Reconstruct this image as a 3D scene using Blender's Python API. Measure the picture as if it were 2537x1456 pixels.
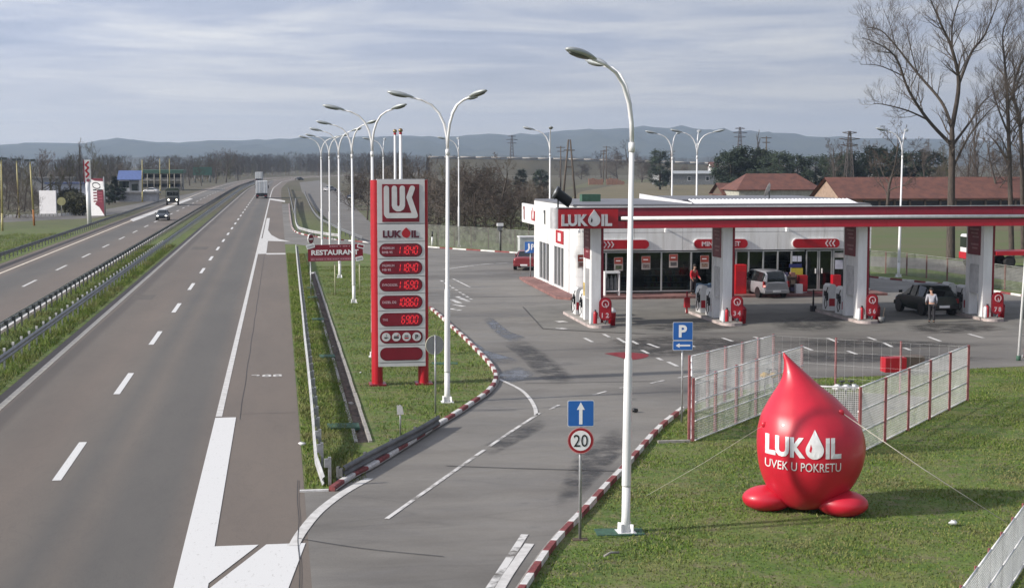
import bpy, bmesh, math, random
from mathutils import Vector, Matrix
import numpy as np
R = math.radians
rnd = random.Random(7)
scene = bpy.context.scene
col = scene.collection
for o in list(bpy.data.objects):
    bpy.data.objects.remove(o)

# ------------------------------------------------------------------ camera
# The photograph is 2537 x 1456 in the units used below; +Y runs along the motorway.
PW, PH, FOC, CAMH = 2537.0, 1456.0, 3800.0, 8.0
HORIZON, VPX = 400.0, 690.0
PITCH = math.atan((PH / 2 - HORIZON) / FOC)
YAW = math.atan((PW / 2 - VPX) / math.hypot(FOC, PH / 2 - HORIZON))
cam_d = bpy.data.cameras.new('camera')
cam = bpy.data.objects.new('camera', cam_d)
col.objects.link(cam)
cam.location = (0, 0, CAMH)
cam.rotation_euler = (math.pi / 2 - PITCH, 0, -YAW)
cam_d.sensor_width = 36.0
cam_d.lens = 36.0 * FOC / PW
cam_d.clip_start = 0.5
cam_d.clip_end = 20000
scene.camera = cam

# ------------------------------------------------------------------ sky, sun, exposure
SUN_EL, SUN_DIR = R(27), R(-90 - 8)      # the sun stands to the left of the view: shadows fall to the right
world = bpy.data.worlds.new('World')
scene.world = world
world.use_nodes = True
wn, wl = world.node_tree.nodes, world.node_tree.links
wn.clear()
w_out = wn.new('ShaderNodeOutputWorld')
w_bg = wn.new('ShaderNodeBackground')
w_bg.inputs['Strength'].default_value = 0.1
sky = wn.new('ShaderNodeTexSky')
sky.sky_type = 'NISHITA'
sky.sun_disc = False
sky.sun_elevation = SUN_EL
sky.sun_rotation = SUN_DIR
sky.air_density = 1.0
sky.dust_density = 2.0
w_tc = wn.new('ShaderNodeTexCoord')
w_sep = wn.new('ShaderNodeSeparateXYZ')
wl.new(w_tc.outputs['Generated'], w_sep.inputs[0])


def wmath(op, a, b=None, clamp=False):
    n = wn.new('ShaderNodeMath')
    n.operation = op
    n.use_clamp = clamp
    for i, v in enumerate((a, b)):
        if v is None:
            continue
        if isinstance(v, (int, float)):
            n.inputs[i].default_value = v
        else:
            wl.new(v, n.inputs[i])
    return n.outputs[0]


# a layer of stratus seen in perspective: direction projected on a plane overhead
zc = wmath('ADD', wmath('MAXIMUM', w_sep.outputs['Z'], 0.0), 0.03)
w_com = wn.new('ShaderNodeCombineXYZ')
wl.new(wmath('DIVIDE', w_sep.outputs['X'], zc), w_com.inputs[0])
wl.new(wmath('DIVIDE', w_sep.outputs['Y'], zc), w_com.inputs[1])


def wnoise(scale, detail, rough, dist, sx, sy, rot, off):
    m = wn.new('ShaderNodeMapping')
    m.inputs['Rotation'].default_value = (0, 0, R(rot))
    m.inputs['Scale'].default_value = (sx, sy, 1)
    m.inputs['Location'].default_value = (off, off * 0.7, 0)
    wl.new(w_com.outputs[0], m.inputs[0])
    n = wn.new('ShaderNodeTexNoise')
    n.inputs['Scale'].default_value = scale
    n.inputs['Detail'].default_value = detail
    n.inputs['Roughness'].default_value = rough
    n.inputs['Distortion'].default_value = dist
    wl.new(m.outputs[0], n.inputs['Vector'])
    return n.outputs['Fac']


c1 = wnoise(0.52, 7.0, 0.58, 0.7, 1.0, 1.0, 8, 3.1)
c2 = wnoise(0.11, 4.0, 0.55, 0.3, 1.0, 1.6, -5, 9.4)
c3 = wnoise(1.6, 5.0, 0.6, 0.3, 1.0, 1.0, 12, 5.0)
cl = wmath('ADD', wmath('ADD', wmath('MULTIPLY', c1, 0.58), wmath('MULTIPLY', c2, 0.32)), wmath('MULTIPLY', c3, 0.15))
w_ramp = wn.new('ShaderNodeValToRGB')
w_ramp.color_ramp.elements[0].position = 0.40
w_ramp.color_ramp.elements[0].color = (2.6, 3.0, 4.0, 1)
w_ramp.color_ramp.elements[1].position = 0.64
w_ramp.color_ramp.elements[1].color = (5.8, 5.8, 5.95, 1)
e = w_ramp.color_ramp.elements.new(0.51)
e.color = (3.55, 3.85, 4.75, 1)
wl.new(cl, w_ramp.inputs[0])
# paler and warmer low over the horizon, where the cloud layer thins
w_hz = wn.new('ShaderNodeMapRange')
w_hz.inputs['From Min'].default_value = 0.02
w_hz.inputs['From Max'].default_value = 0.075
w_hz.inputs['To Min'].default_value = 0.8
w_hz.inputs['To Max'].default_value = 0.0
wl.new(w_sep.outputs['Z'], w_hz.inputs['Value'])
w_mixh = wn.new('ShaderNodeMixRGB')
w_mixh.inputs[2].default_value = (5.0, 4.85, 4.72, 1)
wl.new(w_hz.outputs[0], w_mixh.inputs[0])
wl.new(w_ramp.outputs[0], w_mixh.inputs[1])
# brighter towards the sun's side
w_side = wn.new('ShaderNodeMapRange')
w_side.inputs['From Min'].default_value = -1.0
w_side.inputs['From Max'].default_value = 1.0
w_side.inputs['To Min'].default_value = 1.75
w_side.inputs['To Max'].default_value = 0.5
wl.new(w_sep.outputs['X'], w_side.inputs['Value'])
w_mul = wn.new('ShaderNodeVectorMath')
w_mul.operation = 'SCALE'
wl.new(w_mixh.outputs[0], w_mul.inputs[0])
wl.new(w_side.outputs[0], w_mul.inputs['Scale'])
w_mix = wn.new('ShaderNodeMixRGB')
w_mix.inputs[0].default_value = 0.92
wl.new(sky.outputs[0], w_mix.inputs[1])
wl.new(w_mul.outputs[0], w_mix.inputs[2])
wl.new(w_mix.outputs[0], w_bg.inputs[0])
wl.new(w_bg.outputs[0], w_out.inputs[0])

sun_d = bpy.data.lights.new('sun', 'SUN')
sun_d.energy = 4.2
sun_d.angle = R(2.2)
sun_d.color = (1.0, 0.93, 0.84)
sun = bpy.data.objects.new('sun', sun_d)
col.objects.link(sun)
to_sun = Vector((math.sin(SUN_DIR) * math.cos(SUN_EL), math.cos(SUN_DIR) * math.cos(SUN_EL), math.sin(SUN_EL)))
sun.rotation_euler = to_sun.to_track_quat('Z', 'Y').to_euler()
sun.location = (-60, 0, 60)

scene.view_settings.view_transform = 'Standard'
scene.view_settings.look = 'None'
scene.view_settings.gamma = 1.0
scene.view_settings.use_curve_mapping = False
scene.view_settings.exposure = 0.43
scene.render.engine = 'CYCLES'
scene.cycles.max_bounces = 6
scene.cycles.volume_bounces = 0
scene.cycles.transparent_max_bounces = 12
scene.cycles.use_denoising = True

# ------------------------------------------------------------------ picture point -> place on the ground
_cr = Vector((math.cos(YAW), -math.sin(YAW), 0))
_cf = Vector((math.sin(YAW) * math.cos(PITCH), math.cos(YAW) * math.cos(PITCH), -math.sin(PITCH)))
_cu = _cr.cross(_cf)
CAM = Vector((0, 0, CAMH))


def G(u, v, z=0.0):
    d = _cf + _cr * ((u - PW / 2) / FOC) - _cu * ((v - PH / 2) / FOC)
    t = (z - CAMH) / d.z
    return CAM + d * t


def hgt(p, v):
    """height above the point p (x, y) at which picture row v is met"""
    a = Vector((p[0], p[1], 0)) - CAM
    # (a + z k) . cu / (a + z k) . cf = -(v - H/2)/F
    s = -(v - PH / 2) / FOC
    return (s * a.dot(_cf) - a.dot(_cu)) / (_cu.z - s * _cf.z)


def at(u, v, y):
    """point met by the picture point on the plane at distance y along the motorway"""
    d = _cf + _cr * ((u - PW / 2) / FOC) - _cu * ((v - PH / 2) / FOC)
    return CAM + d * (y / d.y)


def pxm(p):
    return FOC / (Vector(p) - CAM).dot(_cf)


# ------------------------------------------------------------------ materials
MATS = {}


def mat(name, c, rough=0.6, metal=0.0, var=0.12, scale=2.0, bump=0.0, bscale=30.0, c2=None, spec=0.5,
        stretch=(1, 1, 1), detail=6.0, emit=None, coat=0.0, lo=0.38, hi=0.62):
    if name in MATS:
        return MATS[name]
    m = bpy.data.materials.new(name)
    m.use_nodes = True
    nt = m.node_tree
    b = nt.nodes['Principled BSDF']
    b.inputs['Roughness'].default_value = rough
    b.inputs['Metallic'].default_value = metal
    b.inputs['Specular IOR Level'].default_value = spec
    b.inputs['Coat Weight'].default_value = coat
    tc = nt.nodes.new('ShaderNodeTexCoord')
    mp = nt.nodes.new('ShaderNodeMapping')
    mp.inputs['Scale'].default_value = stretch
    nt.links.new(tc.outputs['Object'], mp.inputs[0])
    n = nt.nodes.new('ShaderNodeTexNoise')
    n.inputs['Scale'].default_value = scale
    n.inputs['Detail'].default_value = detail
    n.inputs['Roughness'].default_value = 0.6
    nt.links.new(mp.outputs[0], n.inputs['Vector'])
    r = nt.nodes.new('ShaderNodeValToRGB')
    r.color_ramp.elements[0].position = lo
    r.color_ramp.elements[1].position = hi
    d = c2 if c2 else tuple(x * (1 - 2 * var) for x in c)
    r.color_ramp.elements[0].color = (*d, 1)
    r.color_ramp.elements[1].color = (*c, 1)
    nt.links.new(n.outputs['Fac'], r.inputs[0])
    nt.links.new(r.outputs[0], b.inputs['Base Color'])
    if bump:
        n2 = nt.nodes.new('ShaderNodeTexNoise')
        n2.inputs['Scale'].default_value = bscale
        n2.inputs['Detail'].default_value = 4
        nt.links.new(tc.outputs['Object'], n2.inputs['Vector'])
        bp = nt.nodes.new('ShaderNodeBump')
        bp.inputs['Strength'].default_value = bump
        bp.inputs['Distance'].default_value = 0.02
        nt.links.new(n2.outputs['Fac'], bp.inputs['Height'])
        nt.links.new(bp.outputs[0], b.inputs['Normal'])
    if emit:
        b.inputs['Emission Color'].default_value = (*emit[0], 1)
        b.inputs['Emission Strength'].default_value = emit[1]
    MATS[name] = m
    return m


class NT:
    """small helper to wire node materials"""

    def __init__(self, name, rough=0.85):
        self.m = bpy.data.materials.new(name)
        self.m.use_nodes = True
        self.t = self.m.node_tree
        self.b = self.t.nodes['Principled BSDF']
        self.b.inputs['Roughness'].default_value = rough
        self.tc = self.t.nodes.new('ShaderNodeTexCoord').outputs['Object']

    def link(self, a, b):
        self.t.links.new(a, b)

    def noise(self, scale, detail=5, rough=0.6, stretch=(1, 1, 1), dist=0.0, loc=(0, 0, 0)):
        mp = self.t.nodes.new('ShaderNodeMapping')
        mp.inputs['Scale'].default_value = stretch
        mp.inputs['Location'].default_value = loc
        self.link(self.tc, mp.inputs[0])
        n = self.t.nodes.new('ShaderNodeTexNoise')
        n.inputs['Scale'].default_value = scale
        n.inputs['Detail'].default_value = detail
        n.inputs['Roughness'].default_value = rough
        n.inputs['Distortion'].default_value = dist
        self.link(mp.outputs[0], n.inputs['Vector'])
        return n.outputs['Fac']

    def ramp(self, f, stops):
        r = self.t.nodes.new('ShaderNodeValToRGB')
        els = r.color_ramp.elements
        els[0].position, els[0].color = stops[0][0], (*stops[0][1], 1) if len(stops[0][1]) == 3 else stops[0][1]
        els[1].position, els[1].color = stops[-1][0], (*stops[-1][1], 1)
        for p, c in stops[1:-1]:
            e = els.new(p)
            e.color = (*c, 1)
        self.link(f, r.inputs[0])
        return r.outputs[0]

    def fac(self, f, lo, hi):
        return self.ramp(f, [(lo, (0, 0, 0)), (hi, (1, 1, 1))])

    def mix(self, f, a, b, mode='MIX'):
        n = self.t.nodes.new('ShaderNodeMixRGB')
        n.blend_type = mode
        for i, v in enumerate((f, a, b)):
            if isinstance(v, (int, float)):
                n.inputs[i].default_value = v
            elif isinstance(v, tuple):
                n.inputs[i].default_value = (*v, 1)
            else:
                self.link(v, n.inputs[i])
        return n.outputs[0]

    def math(self, op, a, b):
        n = self.t.nodes.new('ShaderNodeMath')
        n.operation = op
        for i, v in enumerate((a, b)):
            if isinstance(v, (int, float)):
                n.inputs[i].default_value = v
            else:
                self.link(v, n.inputs[i])
        return n.outputs[0]

    def axis(self, k):
        s = self.t.nodes.new('ShaderNodeSeparateXYZ')
        self.link(self.tc, s.inputs[0])
        return s.outputs[k]

    def bump(self, h, strength, dist=0.02):
        bp = self.t.nodes.new('ShaderNodeBump')
        bp.inputs['Strength'].default_value = strength
        bp.inputs['Distance'].default_value = dist
        self.link(h, bp.inputs['Height'])
        self.link(bp.outputs[0], self.b.inputs['Normal'])

    def col(self, c):
        self.link(c, self.b.inputs['Base Color'])


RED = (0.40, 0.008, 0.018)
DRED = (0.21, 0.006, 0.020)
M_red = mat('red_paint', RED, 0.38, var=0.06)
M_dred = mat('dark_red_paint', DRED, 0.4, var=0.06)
M_white = mat('white_paint', (0.79, 0.79, 0.79), 0.4, var=0.07, scale=1.5, stretch=(2, 2, 0.4))
M_panel = mat('white_cladding', (0.75, 0.75, 0.74), 0.42, scale=1.6, c2=(0.62, 0.61, 0.585), stretch=(2.2, 2.2, 0.25), lo=0.3, hi=0.55)
M_galv = mat('galvanised_steel', (0.42, 0.43, 0.44), 0.45, metal=0.55, var=0.15, scale=6)
M_galvd = mat('weathered_steel', (0.20, 0.205, 0.21), 0.6, metal=0.4, var=0.2, scale=5)
M_pole = mat('white_pole_paint', (0.78, 0.78, 0.78), 0.38, var=0.08, scale=1.5, stretch=(3, 3, 0.4))
M_lum = mat('lamp_housing', (0.42, 0.45, 0.45), 0.4, metal=0.2, var=0.1)
M_lens = mat('lamp_lens', (0.10, 0.11, 0.10), 0.25, var=0.1)
M_black = mat('black_paint', (0.015, 0.016, 0.017), 0.4, var=0.1)
M_rubber = mat('black_rubber', (0.02, 0.02, 0.02), 0.8, var=0.1)
M_conc = mat('concrete', (0.36, 0.34, 0.31), 0.85, var=0.15, scale=4, bump=0.3)
M_greenc = mat('green_painted_concrete', (0.045, 0.115, 0.075), 0.8, var=0.15, scale=5, bump=0.2)
M_signblue = mat('blue_sign_sheeting', (0.016, 0.115, 0.40), 0.4, var=0.05)
M_signback = mat('grey_sign_back', (0.36, 0.37, 0.36), 0.5, metal=0.3, var=0.08)
M_wood = mat('weathered_wood', (0.13, 0.10, 0.075), 0.85, var=0.2, scale=8)
M_bark = mat('grey_brown_bark', (0.085, 0.068, 0.056), 0.9, var=0.25, scale=4, stretch=(3, 3, 0.6))
M_twig = mat('bare_twigs', (0.115, 0.094, 0.078), 0.9, var=0.2, scale=3)
M_yellow = mat('yellow_pole_paint', (0.44, 0.38, 0.16), 0.5, var=0.1)
M_brick = mat('pale_brick', (0.36, 0.20, 0.14), 0.85, var=0.15, scale=3)
M_tile = mat('red_roof_tile', (0.155, 0.062, 0.044), 0.85, scale=0.9, c2=(0.10, 0.043, 0.034), bump=0.5, bscale=5)
M_dark = mat('dark_opening', (0.02, 0.02, 0.022), 0.6, var=0.1)
M_tarp = mat('olive_tarpaulin', (0.06, 0.075, 0.05), 0.8, var=0.1)
M_kerbred = mat('red_kerb_paint', (0.24, 0.055, 0.055), 0.75, var=0.22, scale=6, bump=0.3)
M_kerbwhite = mat('white_kerb_paint', (0.66, 0.65, 0.63), 0.75, var=0.12, scale=6, bump=0.3)
M_chrome = mat('bare_metal', (0.55, 0.55, 0.56), 0.3, metal=0.9, var=0.1)


def glass(name, tint, rough=0.06):
    n = NT(name, rough)
    n.col(n.ramp(n.noise(0.6, 3), [(0.35, tuple(x * 0.6 for x in tint)), (0.65, tint)]))
    n.b.inputs['Specular IOR Level'].default_value = 0.6
    return n.m


M_glass = glass('dark_window_glass', (0.018, 0.026, 0.024))
M_carglass = glass('car_glass', (0.015, 0.02, 0.022), 0.04)


def shopglass():
    """thin clear pane: what stands behind it shows, the sky mirrors in it"""
    m = bpy.data.materials.new('shop_window_glass')
    m.use_nodes = True
    t = m.node_tree
    t.nodes.clear()
    o = t.nodes.new('ShaderNodeOutputMaterial')
    tr = t.nodes.new('ShaderNodeBsdfTransparent')
    tr.inputs[0].default_value = (0.55, 0.62, 0.58, 1)
    gl = t.nodes.new('ShaderNodeBsdfGlossy')
    gl.inputs['Roughness'].default_value = 0.03
    fr = t.nodes.new('ShaderNodeFresnel')
    fr.inputs[0].default_value = 1.5
    mx = t.nodes.new('ShaderNodeMixShader')
    t.links.new(fr.outputs[0], mx.inputs[0])
    t.links.new(tr.outputs[0], mx.inputs[1])
    t.links.new(gl.outputs[0], mx.inputs[2])
    t.links.new(mx.outputs[0], o.inputs[0])
    return m


M_shopglass = shopglass()


# ------------------------------------------------------------------ mesh builder
class MB:
    def __init__(self):
        self.bm = bmesh.new()
        self.mats = []

    def mi(self, m):
        if m not in self.mats:
            self.mats.append(m)
        return self.mats.index(m)

    def face(self, vs, m, smooth=False):
        try:
            f = self.bm.faces.new(vs)
        except ValueError:
            return None
        f.material_index = self.mi(m)
        f.smooth = smooth
        return f

    def poly(self, pts, m, smooth=False):
        return self.face([self.bm.verts.new(p) for p in pts], m, smooth)

    def box(self, x0, x1, y0, y1, z0, z1, m, M=None):
        P = [(x0, y0, z0), (x1, y0, z0), (x1, y1, z0), (x0, y1, z0), (x0, y0, z1), (x1, y0, z1), (x1, y1, z1), (x0, y1, z1)]
        vs = [self.bm.verts.new((M @ Vector(p)) if M else p) for p in P]
        for q in ((0, 3, 2, 1), (4, 5, 6, 7), (0, 1, 5, 4), (1, 2, 6, 5), (2, 3, 7, 6), (3, 0, 4, 7)):
            self.face([vs[i] for i in q], m)

    def tube(self, pts, rads, n, m, cap=True, smooth=True):
        pts = [Vector(p) for p in pts]
        if isinstance(rads, (int, float)):
            rads = [rads] * len(pts)
        rings = []
        ref = None
        for i, p in enumerate(pts):
            a = pts[max(i - 1, 0)]
            b = pts[min(i + 1, len(pts) - 1)]
            d = (b - a)
            if d.length < 1e-9:
                d = Vector((0, 0, 1))
            d.normalize()
            if ref is None:
                ref = Vector((1, 0, 0)) if abs(d.x) < 0.9 else Vector((0, 1, 0))
            s = ref - d * ref.dot(d)
            if s.length < 1e-6:
                s = d.orthogonal()
            s.normalize()
            ref = s
            t = d.cross(s)
            rings.append([self.bm.verts.new(p + (s * math.cos(2 * math.pi * k / n) + t * math.sin(2 * math.pi * k / n)) * rads[i]) for k in range(n)])
        for a, b in zip(rings, rings[1:]):
            for k in range(n):
                self.face([a[k], a[(k + 1) % n], b[(k + 1) % n], b[k]], m, smooth)
        if cap:
            self.face(rings[0][::-1], m)
            self.face(rings[-1], m)

    def lathe(self, prof, n, m, c=(0, 0, 0), smooth=True, M=None):
        rings = []
        for r, z in prof:
            ring = []
            for k in range(n):
                a = 2 * math.pi * k / n
                p = Vector((c[0] + r * math.cos(a), c[1] + r * math.sin(a), c[2] + z))
                ring.append(self.bm.verts.new(M @ p if M else p))
            rings.append(ring)
        for a, b in zip(rings, rings[1:]):
            for k in range(n):
                self.face([a[k], a[(k + 1) % n], b[(k + 1) % n], b[k]], m, smooth)
        if prof[0][0] > 1e-4:
            self.face(rings[0][::-1], m)
        if prof[-1][0] > 1e-4:
            self.face(rings[-1], m)

    def ellipsoid(self, c, r, m, nu=14, nv=8, M=None):
        prof = [(max(1e-5, math.sin(math.pi * i / nv)), -math.cos(math.pi * i / nv)) for i in range(nv + 1)]
        T = Matrix.Translation(c) @ (M if M else Matrix.Identity(4)) @ Matrix.Diagonal((r[0], r[1], r[2], 1))
        self.lathe(prof, nu, m, M=T)

    def prism(self, pts2, d0, d1, m, M, sides=None):
        """2-D outline (x, y) extruded from d0 to d1 along the plane normal of M"""
        ar = sum(a[0] * b[1] - b[0] * a[1] for a, b in zip(pts2, pts2[1:] + pts2[:1]))
        if ar < 0:
            pts2 = pts2[::-1]
        a = [self.bm.verts.new(M @ Vector((p[0], p[1], d0))) for p in pts2]
        b = [self.bm.verts.new(M @ Vector((p[0], p[1], d1))) for p in pts2]
        self.face(a[::-1], m)
        self.face(b, m)
        n = len(a)
        for k in range(n):
            self.face([a[k], a[(k + 1) % n], b[(k + 1) % n], b[k]], sides or m)

    def add_mesh(self, me, M, m, bend=None):
        k = self.mi(m)
        vs = []
        for v in me.vertices:
            p = v.co.copy()
            if bend:
                p = bend(p)
            vs.append(self.bm.verts.new(M @ p))
        for p in me.polygons:
            try:
                f = self.bm.faces.new([vs[i] for i in p.vertices])
                f.material_index = k
            except ValueError:
                pass

    def build(self, name, parent=None, loc=None, rotz=0.0, bevel=0.0, recalc=False, w=False):
        if w:                                   # drawn in world coordinates under an unturned root
            o0 = Vector(parent.location)
            if parent.parent:
                o0 += Vector(parent.parent.location)
            for v in self.bm.verts:
                v.co -= o0
        if recalc:
            bmesh.ops.recalc_face_normals(self.bm, faces=self.bm.faces[:])
        me = bpy.data.meshes.new(name)
        self.bm.to_mesh(me)
        self.bm.free()
        for m in self.mats:
            me.materials.append(m)
        o = bpy.data.objects.new(name, me)
        col.objects.link(o)
        if loc is not None:
            o.location = loc
        o.rotation_euler = (0, 0, rotz)
        if parent is not None:
            o.parent = parent
        if bevel:
            md = o.modifiers.new('bevel', 'BEVEL')
            md.width = bevel
            md.segments = 2
            md.limit_method = 'ANGLE'
        return o


def thing(name, label, cat, loc=(0, 0, 0), rotz=0.0, group=None):
    o = bpy.data.objects.new(name, None)
    col.objects.link(o)
    o.location = loc
    o.rotation_euler = (0, 0, rotz)
    o.empty_display_size = 0.3
    return tag(o, label, cat, group)


def tag(o, label=None, cat=None, group=None, kind=None):
    if label:
        o['label'] = label
    if cat:
        o['category'] = cat
    if group:
        o['group'] = group
    if kind:
        o['kind'] = kind
    return o


def inst(src, parent=None, loc=None, rotz=None, label=None):
    """a copy of one object sharing its mesh"""
    c = src.copy()
    col.objects.link(c)
    c.parent = parent
    if loc is not None:
        c.location = loc
    if rotz is not None:
        c.rotation_euler = (0, 0, rotz)
    if label:
        c['label'] = label
    return c


def copy_tree(o, parent=None, label=None):
    c = o.copy()
    col.objects.link(c)
    c.parent = parent
    if label:
        c['label'] = label
    for ch in list(o.children):
        copy_tree(ch, c)
    return c


def FRONT(x, y, z):
    """plane frame facing -Y: outline x -> X, outline y -> Z, depth towards the viewer"""
    return Matrix.Translation((x, y, z)) @ Matrix.Rotation(math.pi / 2, 4, 'X')


def LEFT(x, y, z):
    """plane frame facing -X: outline x runs towards -Y"""
    return Matrix.Translation((x, y, z)) @ Matrix.Rotation(-math.pi / 2, 4, 'Z') @ Matrix.Rotation(math.pi / 2, 4, 'X')


def BACK(x, y, z):
    return Matrix.Translation((x, y, z)) @ Matrix.Rotation(math.pi, 4, 'Z') @ Matrix.Rotation(math.pi / 2, 4, 'X')


_tc = {}


def text_mesh(s, bold=0.0, depth=0.0):
    key = (s, bold, depth)
    if key in _tc:
        return _tc[key]
    cu = bpy.data.curves.new('lettering', 'FONT')
    cu.body = s
    cu.size = 1
    cu.offset = bold
    cu.extrude = depth
    cu.resolution_u = 3
    o = bpy.data.objects.new('lettering', cu)
    col.objects.link(o)
    dg = bpy.context.evaluated_depsgraph_get()
    dg.update()
    me = bpy.data.meshes.new_from_object(o.evaluated_get(dg))
    bpy.data.objects.remove(o)
    xs = [v.co.x for v in me.vertices]
    ys = [v.co.y for v in me.vertices]
    _tc[key] = (me, min(xs), max(xs), min(ys), max(ys))
    return _tc[key]


def text(mb, s, M, m, w=None, h=None, x=0.0, y=0.0, bold=0.02, depth=0.006, z=0.0):
    """lettering fitted to a width and height, centred on (x, y) of the plane M"""
    me, x0, x1, y0, y1 = text_mesh(s, bold, 0.01)
    sx = (w / (x1 - x0)) if w else None
    sy = (h / (y1 - y0)) if h else sx
    if sx is None:
        sx = sy
    T = M @ Matrix.Translation((x - (x0 + x1) / 2 * sx, y - (y0 + y1) / 2 * sy, z + depth)) @ Matrix.Diagonal((sx, sy, depth / 0.01, 1))
    mb.add_mesh(me, T, m)


def rounded(w, h, r, n=6, cx=0.0, cy=0.0):
    pts = []
    for sx, sy, a0 in ((1, -1, -90), (1, 1, 0), (-1, 1, 90), (-1, -1, 180)):
        for k in range(n + 1):
            a = R(a0 + 90 * k / n)
            pts.append((cx + sx * (w / 2 - r) + r * math.cos(a), cy + sy * (h / 2 - r) + r * math.sin(a)))
    return pts


def circle(r, n=24, cx=0.0, cy=0.0):
    return [(cx + r * math.cos(2 * math.pi * k / n), cy + r * math.sin(2 * math.pi * k / n)) for k in range(n)]


def drop2d(w, h, cx=0.0, cy=0.0, n=22):
    """outline of an oil drop, h high in all, base at cy - h/2"""
    pts = []
    r = w / 2
    yc = cy - h / 2 + r
    top = cy + h / 2
    D = top - yc
    a0 = math.acos(min(1.0, r / D)) * 0.93
    for k in range(n + 1):
        a = math.pi / 2 + a0 + (2 * math.pi - 2 * a0) * k / n
        pts.append((cx + r * math.cos(a), yc + r * math.sin(a)))
    pts.append((cx, top))
    return pts


def stroke(mb, pts, w, M, m, d0, d1, caps=True):
    """polyline drawn with a wide pen, each piece a hair prouder than the last"""
    e = 0.0
    for a, b in zip(pts, pts[1:]):
        a, b = Vector(a), Vector(b)
        d = (b - a).normalized()
        nn = Vector((-d.y, d.x)) * w / 2
        mb.prism([tuple(a + nn), tuple(b + nn), tuple(b - nn), tuple(a - nn)], d0, d1 + e, m, M)
        e += 0.0007
    for k, p in enumerate(pts):
        if caps or 0 < k < len(pts) - 1:
            mb.prism(circle(w / 2, 12, p[0], p[1]), d0, d1 + e, m, M)
            e += 0.0007


def lukoil(mb, M, m, w, h, depth=0.02, dropm=None, dark=None):
    """the word with a drop for its O, fitted to w x h (h = letter height)"""
    text(mb, 'LUK', M, m, w=w * 0.52, h=h, x=-w * 0.24, bold=0.045, depth=depth / 2)
    text(mb, 'IL', M, m, w=w * 0.21, h=h, x=w * 0.395, bold=0.045, depth=depth / 2)
    dw = w * 0.24
    mb.prism(drop2d(dw, h * 1.42, w * 0.145, h * 0.19), 0, depth, dropm or m, M)
    if dark:
        mb.prism([(w * 0.145 - dw * 0.30, -h * 0.12), (w * 0.145 - dw * 0.22, h * 0.22), (w * 0.145 - dw * 0.14, h * 0.02), (w * 0.145 - dw * 0.2, -h * 0.2)], depth, depth + 0.004, dark, M)


SEG = {'0': 'abcdef', '1': 'bc', '2': 'abged', '3': 'abgcd', '4': 'fgbc', '5': 'afgcd', '6': 'afgedc', '7': 'abc', '8': 'abcdefg', '9': 'abcdfg'}


def led(mb, s, M, m, x0, y0, cw, ch, t, d0, d1):
    x = x0
    for c in s:
        if c == '.':
            mb.prism(circle(t * 0.6, 8, x - cw * 0.14, y0), d0, d1, m, M)
            continue
        w = cw * 0.68
        sl = 0.12

        def q(ax, ay, bx, by):
            P = []
            dx, dy = bx - ax, by - ay
            L = math.hypot(dx, dy)
            nx, ny = -dy / L * t / 2, dx / L * t / 2
            for px, py in ((ax + nx, ay + ny), (bx + nx, by + ny), (bx - nx, by - ny), (ax - nx, ay - ny)):
                P.append((x + px + sl * py, y0 + py))
            mb.prism(P, d0, d1, m, M)
        g = t * 0.6
        segs = {'a': (g, ch, w - g, ch), 'd': (g, 0, w - g, 0), 'g': (g, ch / 2, w - g, ch / 2), 'f': (0, ch / 2 + g, 0, ch - g), 'b': (w, ch / 2 + g, w, ch - g), 'e': (0, g, 0, ch / 2 - g), 'c': (w, g, w, ch / 2 - g)}
        for k in SEG[c]:
            q(*segs[k])
        x += cw


def resample(pts, L):
    pts = [Vector((p[0], p[1], 0)) for p in pts]
    out = [pts[0].copy()]
    need = L
    for a, b in zip(pts, pts[1:]):
        d = (b - a).length
        if d < 1e-6:
            continue
        pos = 0.0
        while d - pos >= need:
            pos += need
            out.append(a + (b - a) * (pos / d))
            need = L
        need -= d - pos
    return out


def smooth_path(pts, n=6):
    """Catmull-Rom through ground points"""
    P = [Vector(p) for p in pts]
    out = []
    for i in range(len(P) - 1):
        p0, p1, p2, p3 = P[max(i - 1, 0)], P[i], P[i + 1], P[min(i + 2, len(P) - 1)]
        for k in range(n):
            t = k / n
            out.append(0.5 * ((2 * p1) + (p2 - p0) * t + (2 * p0 - 5 * p1 + 4 * p2 - p3) * t * t + (3 * p1 - p0 - 3 * p2 + p3) * t ** 3))
    out.append(P[-1])
    return out


def GP(*uv):
    return [G(u, v) for u, v in uv]


def inside(poly, x, y):
    c = np.zeros(x.shape, bool)
    n = len(poly)
    for i in range(n):
        x0, y0 = poly[i][0], poly[i][1]
        x1, y1 = poly[(i + 1) % n][0], poly[(i + 1) % n][1]
        if y0 == y1:
            continue
        t = (y0 > y) != (y1 > y)
        c ^= t & (x < (x1 - x0) * (y - y0) / (y1 - y0) + x0)
    return c

# ================================================================== THE SETTING
def S(y):
    """sideways shift of the motorway where it bends to the right in the distance"""
    K = [(-100, 0), (400, 0), (470, 0.3), (608, 3), (700, 8), (760, 14), (850, 34), (950, 66), (1100, 135), (1300, 260)]
    for (a, s), (b, t) in zip(K, K[1:]):
        if y <= b:
            return s + (t - s) * (y - a) / (b - a)
    return K[-1][1]


def ysteps(y0, y1):
    ys = [y0]
    while ys[-1] < y1:
        y = ys[-1]
        ys.append(min(y1, y + (60 if y < 380 else 20)))
    return ys


def strip(mb, x0, x1, y0, y1, z, m):
    ys = ysteps(y0, y1)
    prev = None
    for y in ys:
        s = S(y)
        cur = (mb.bm.verts.new((x0 + s, y, z)), mb.bm.verts.new((x1 + s, y, z)))
        if prev:
            mb.face([prev[0], prev[1], cur[1], cur[0]], m)
        prev = cur


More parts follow.
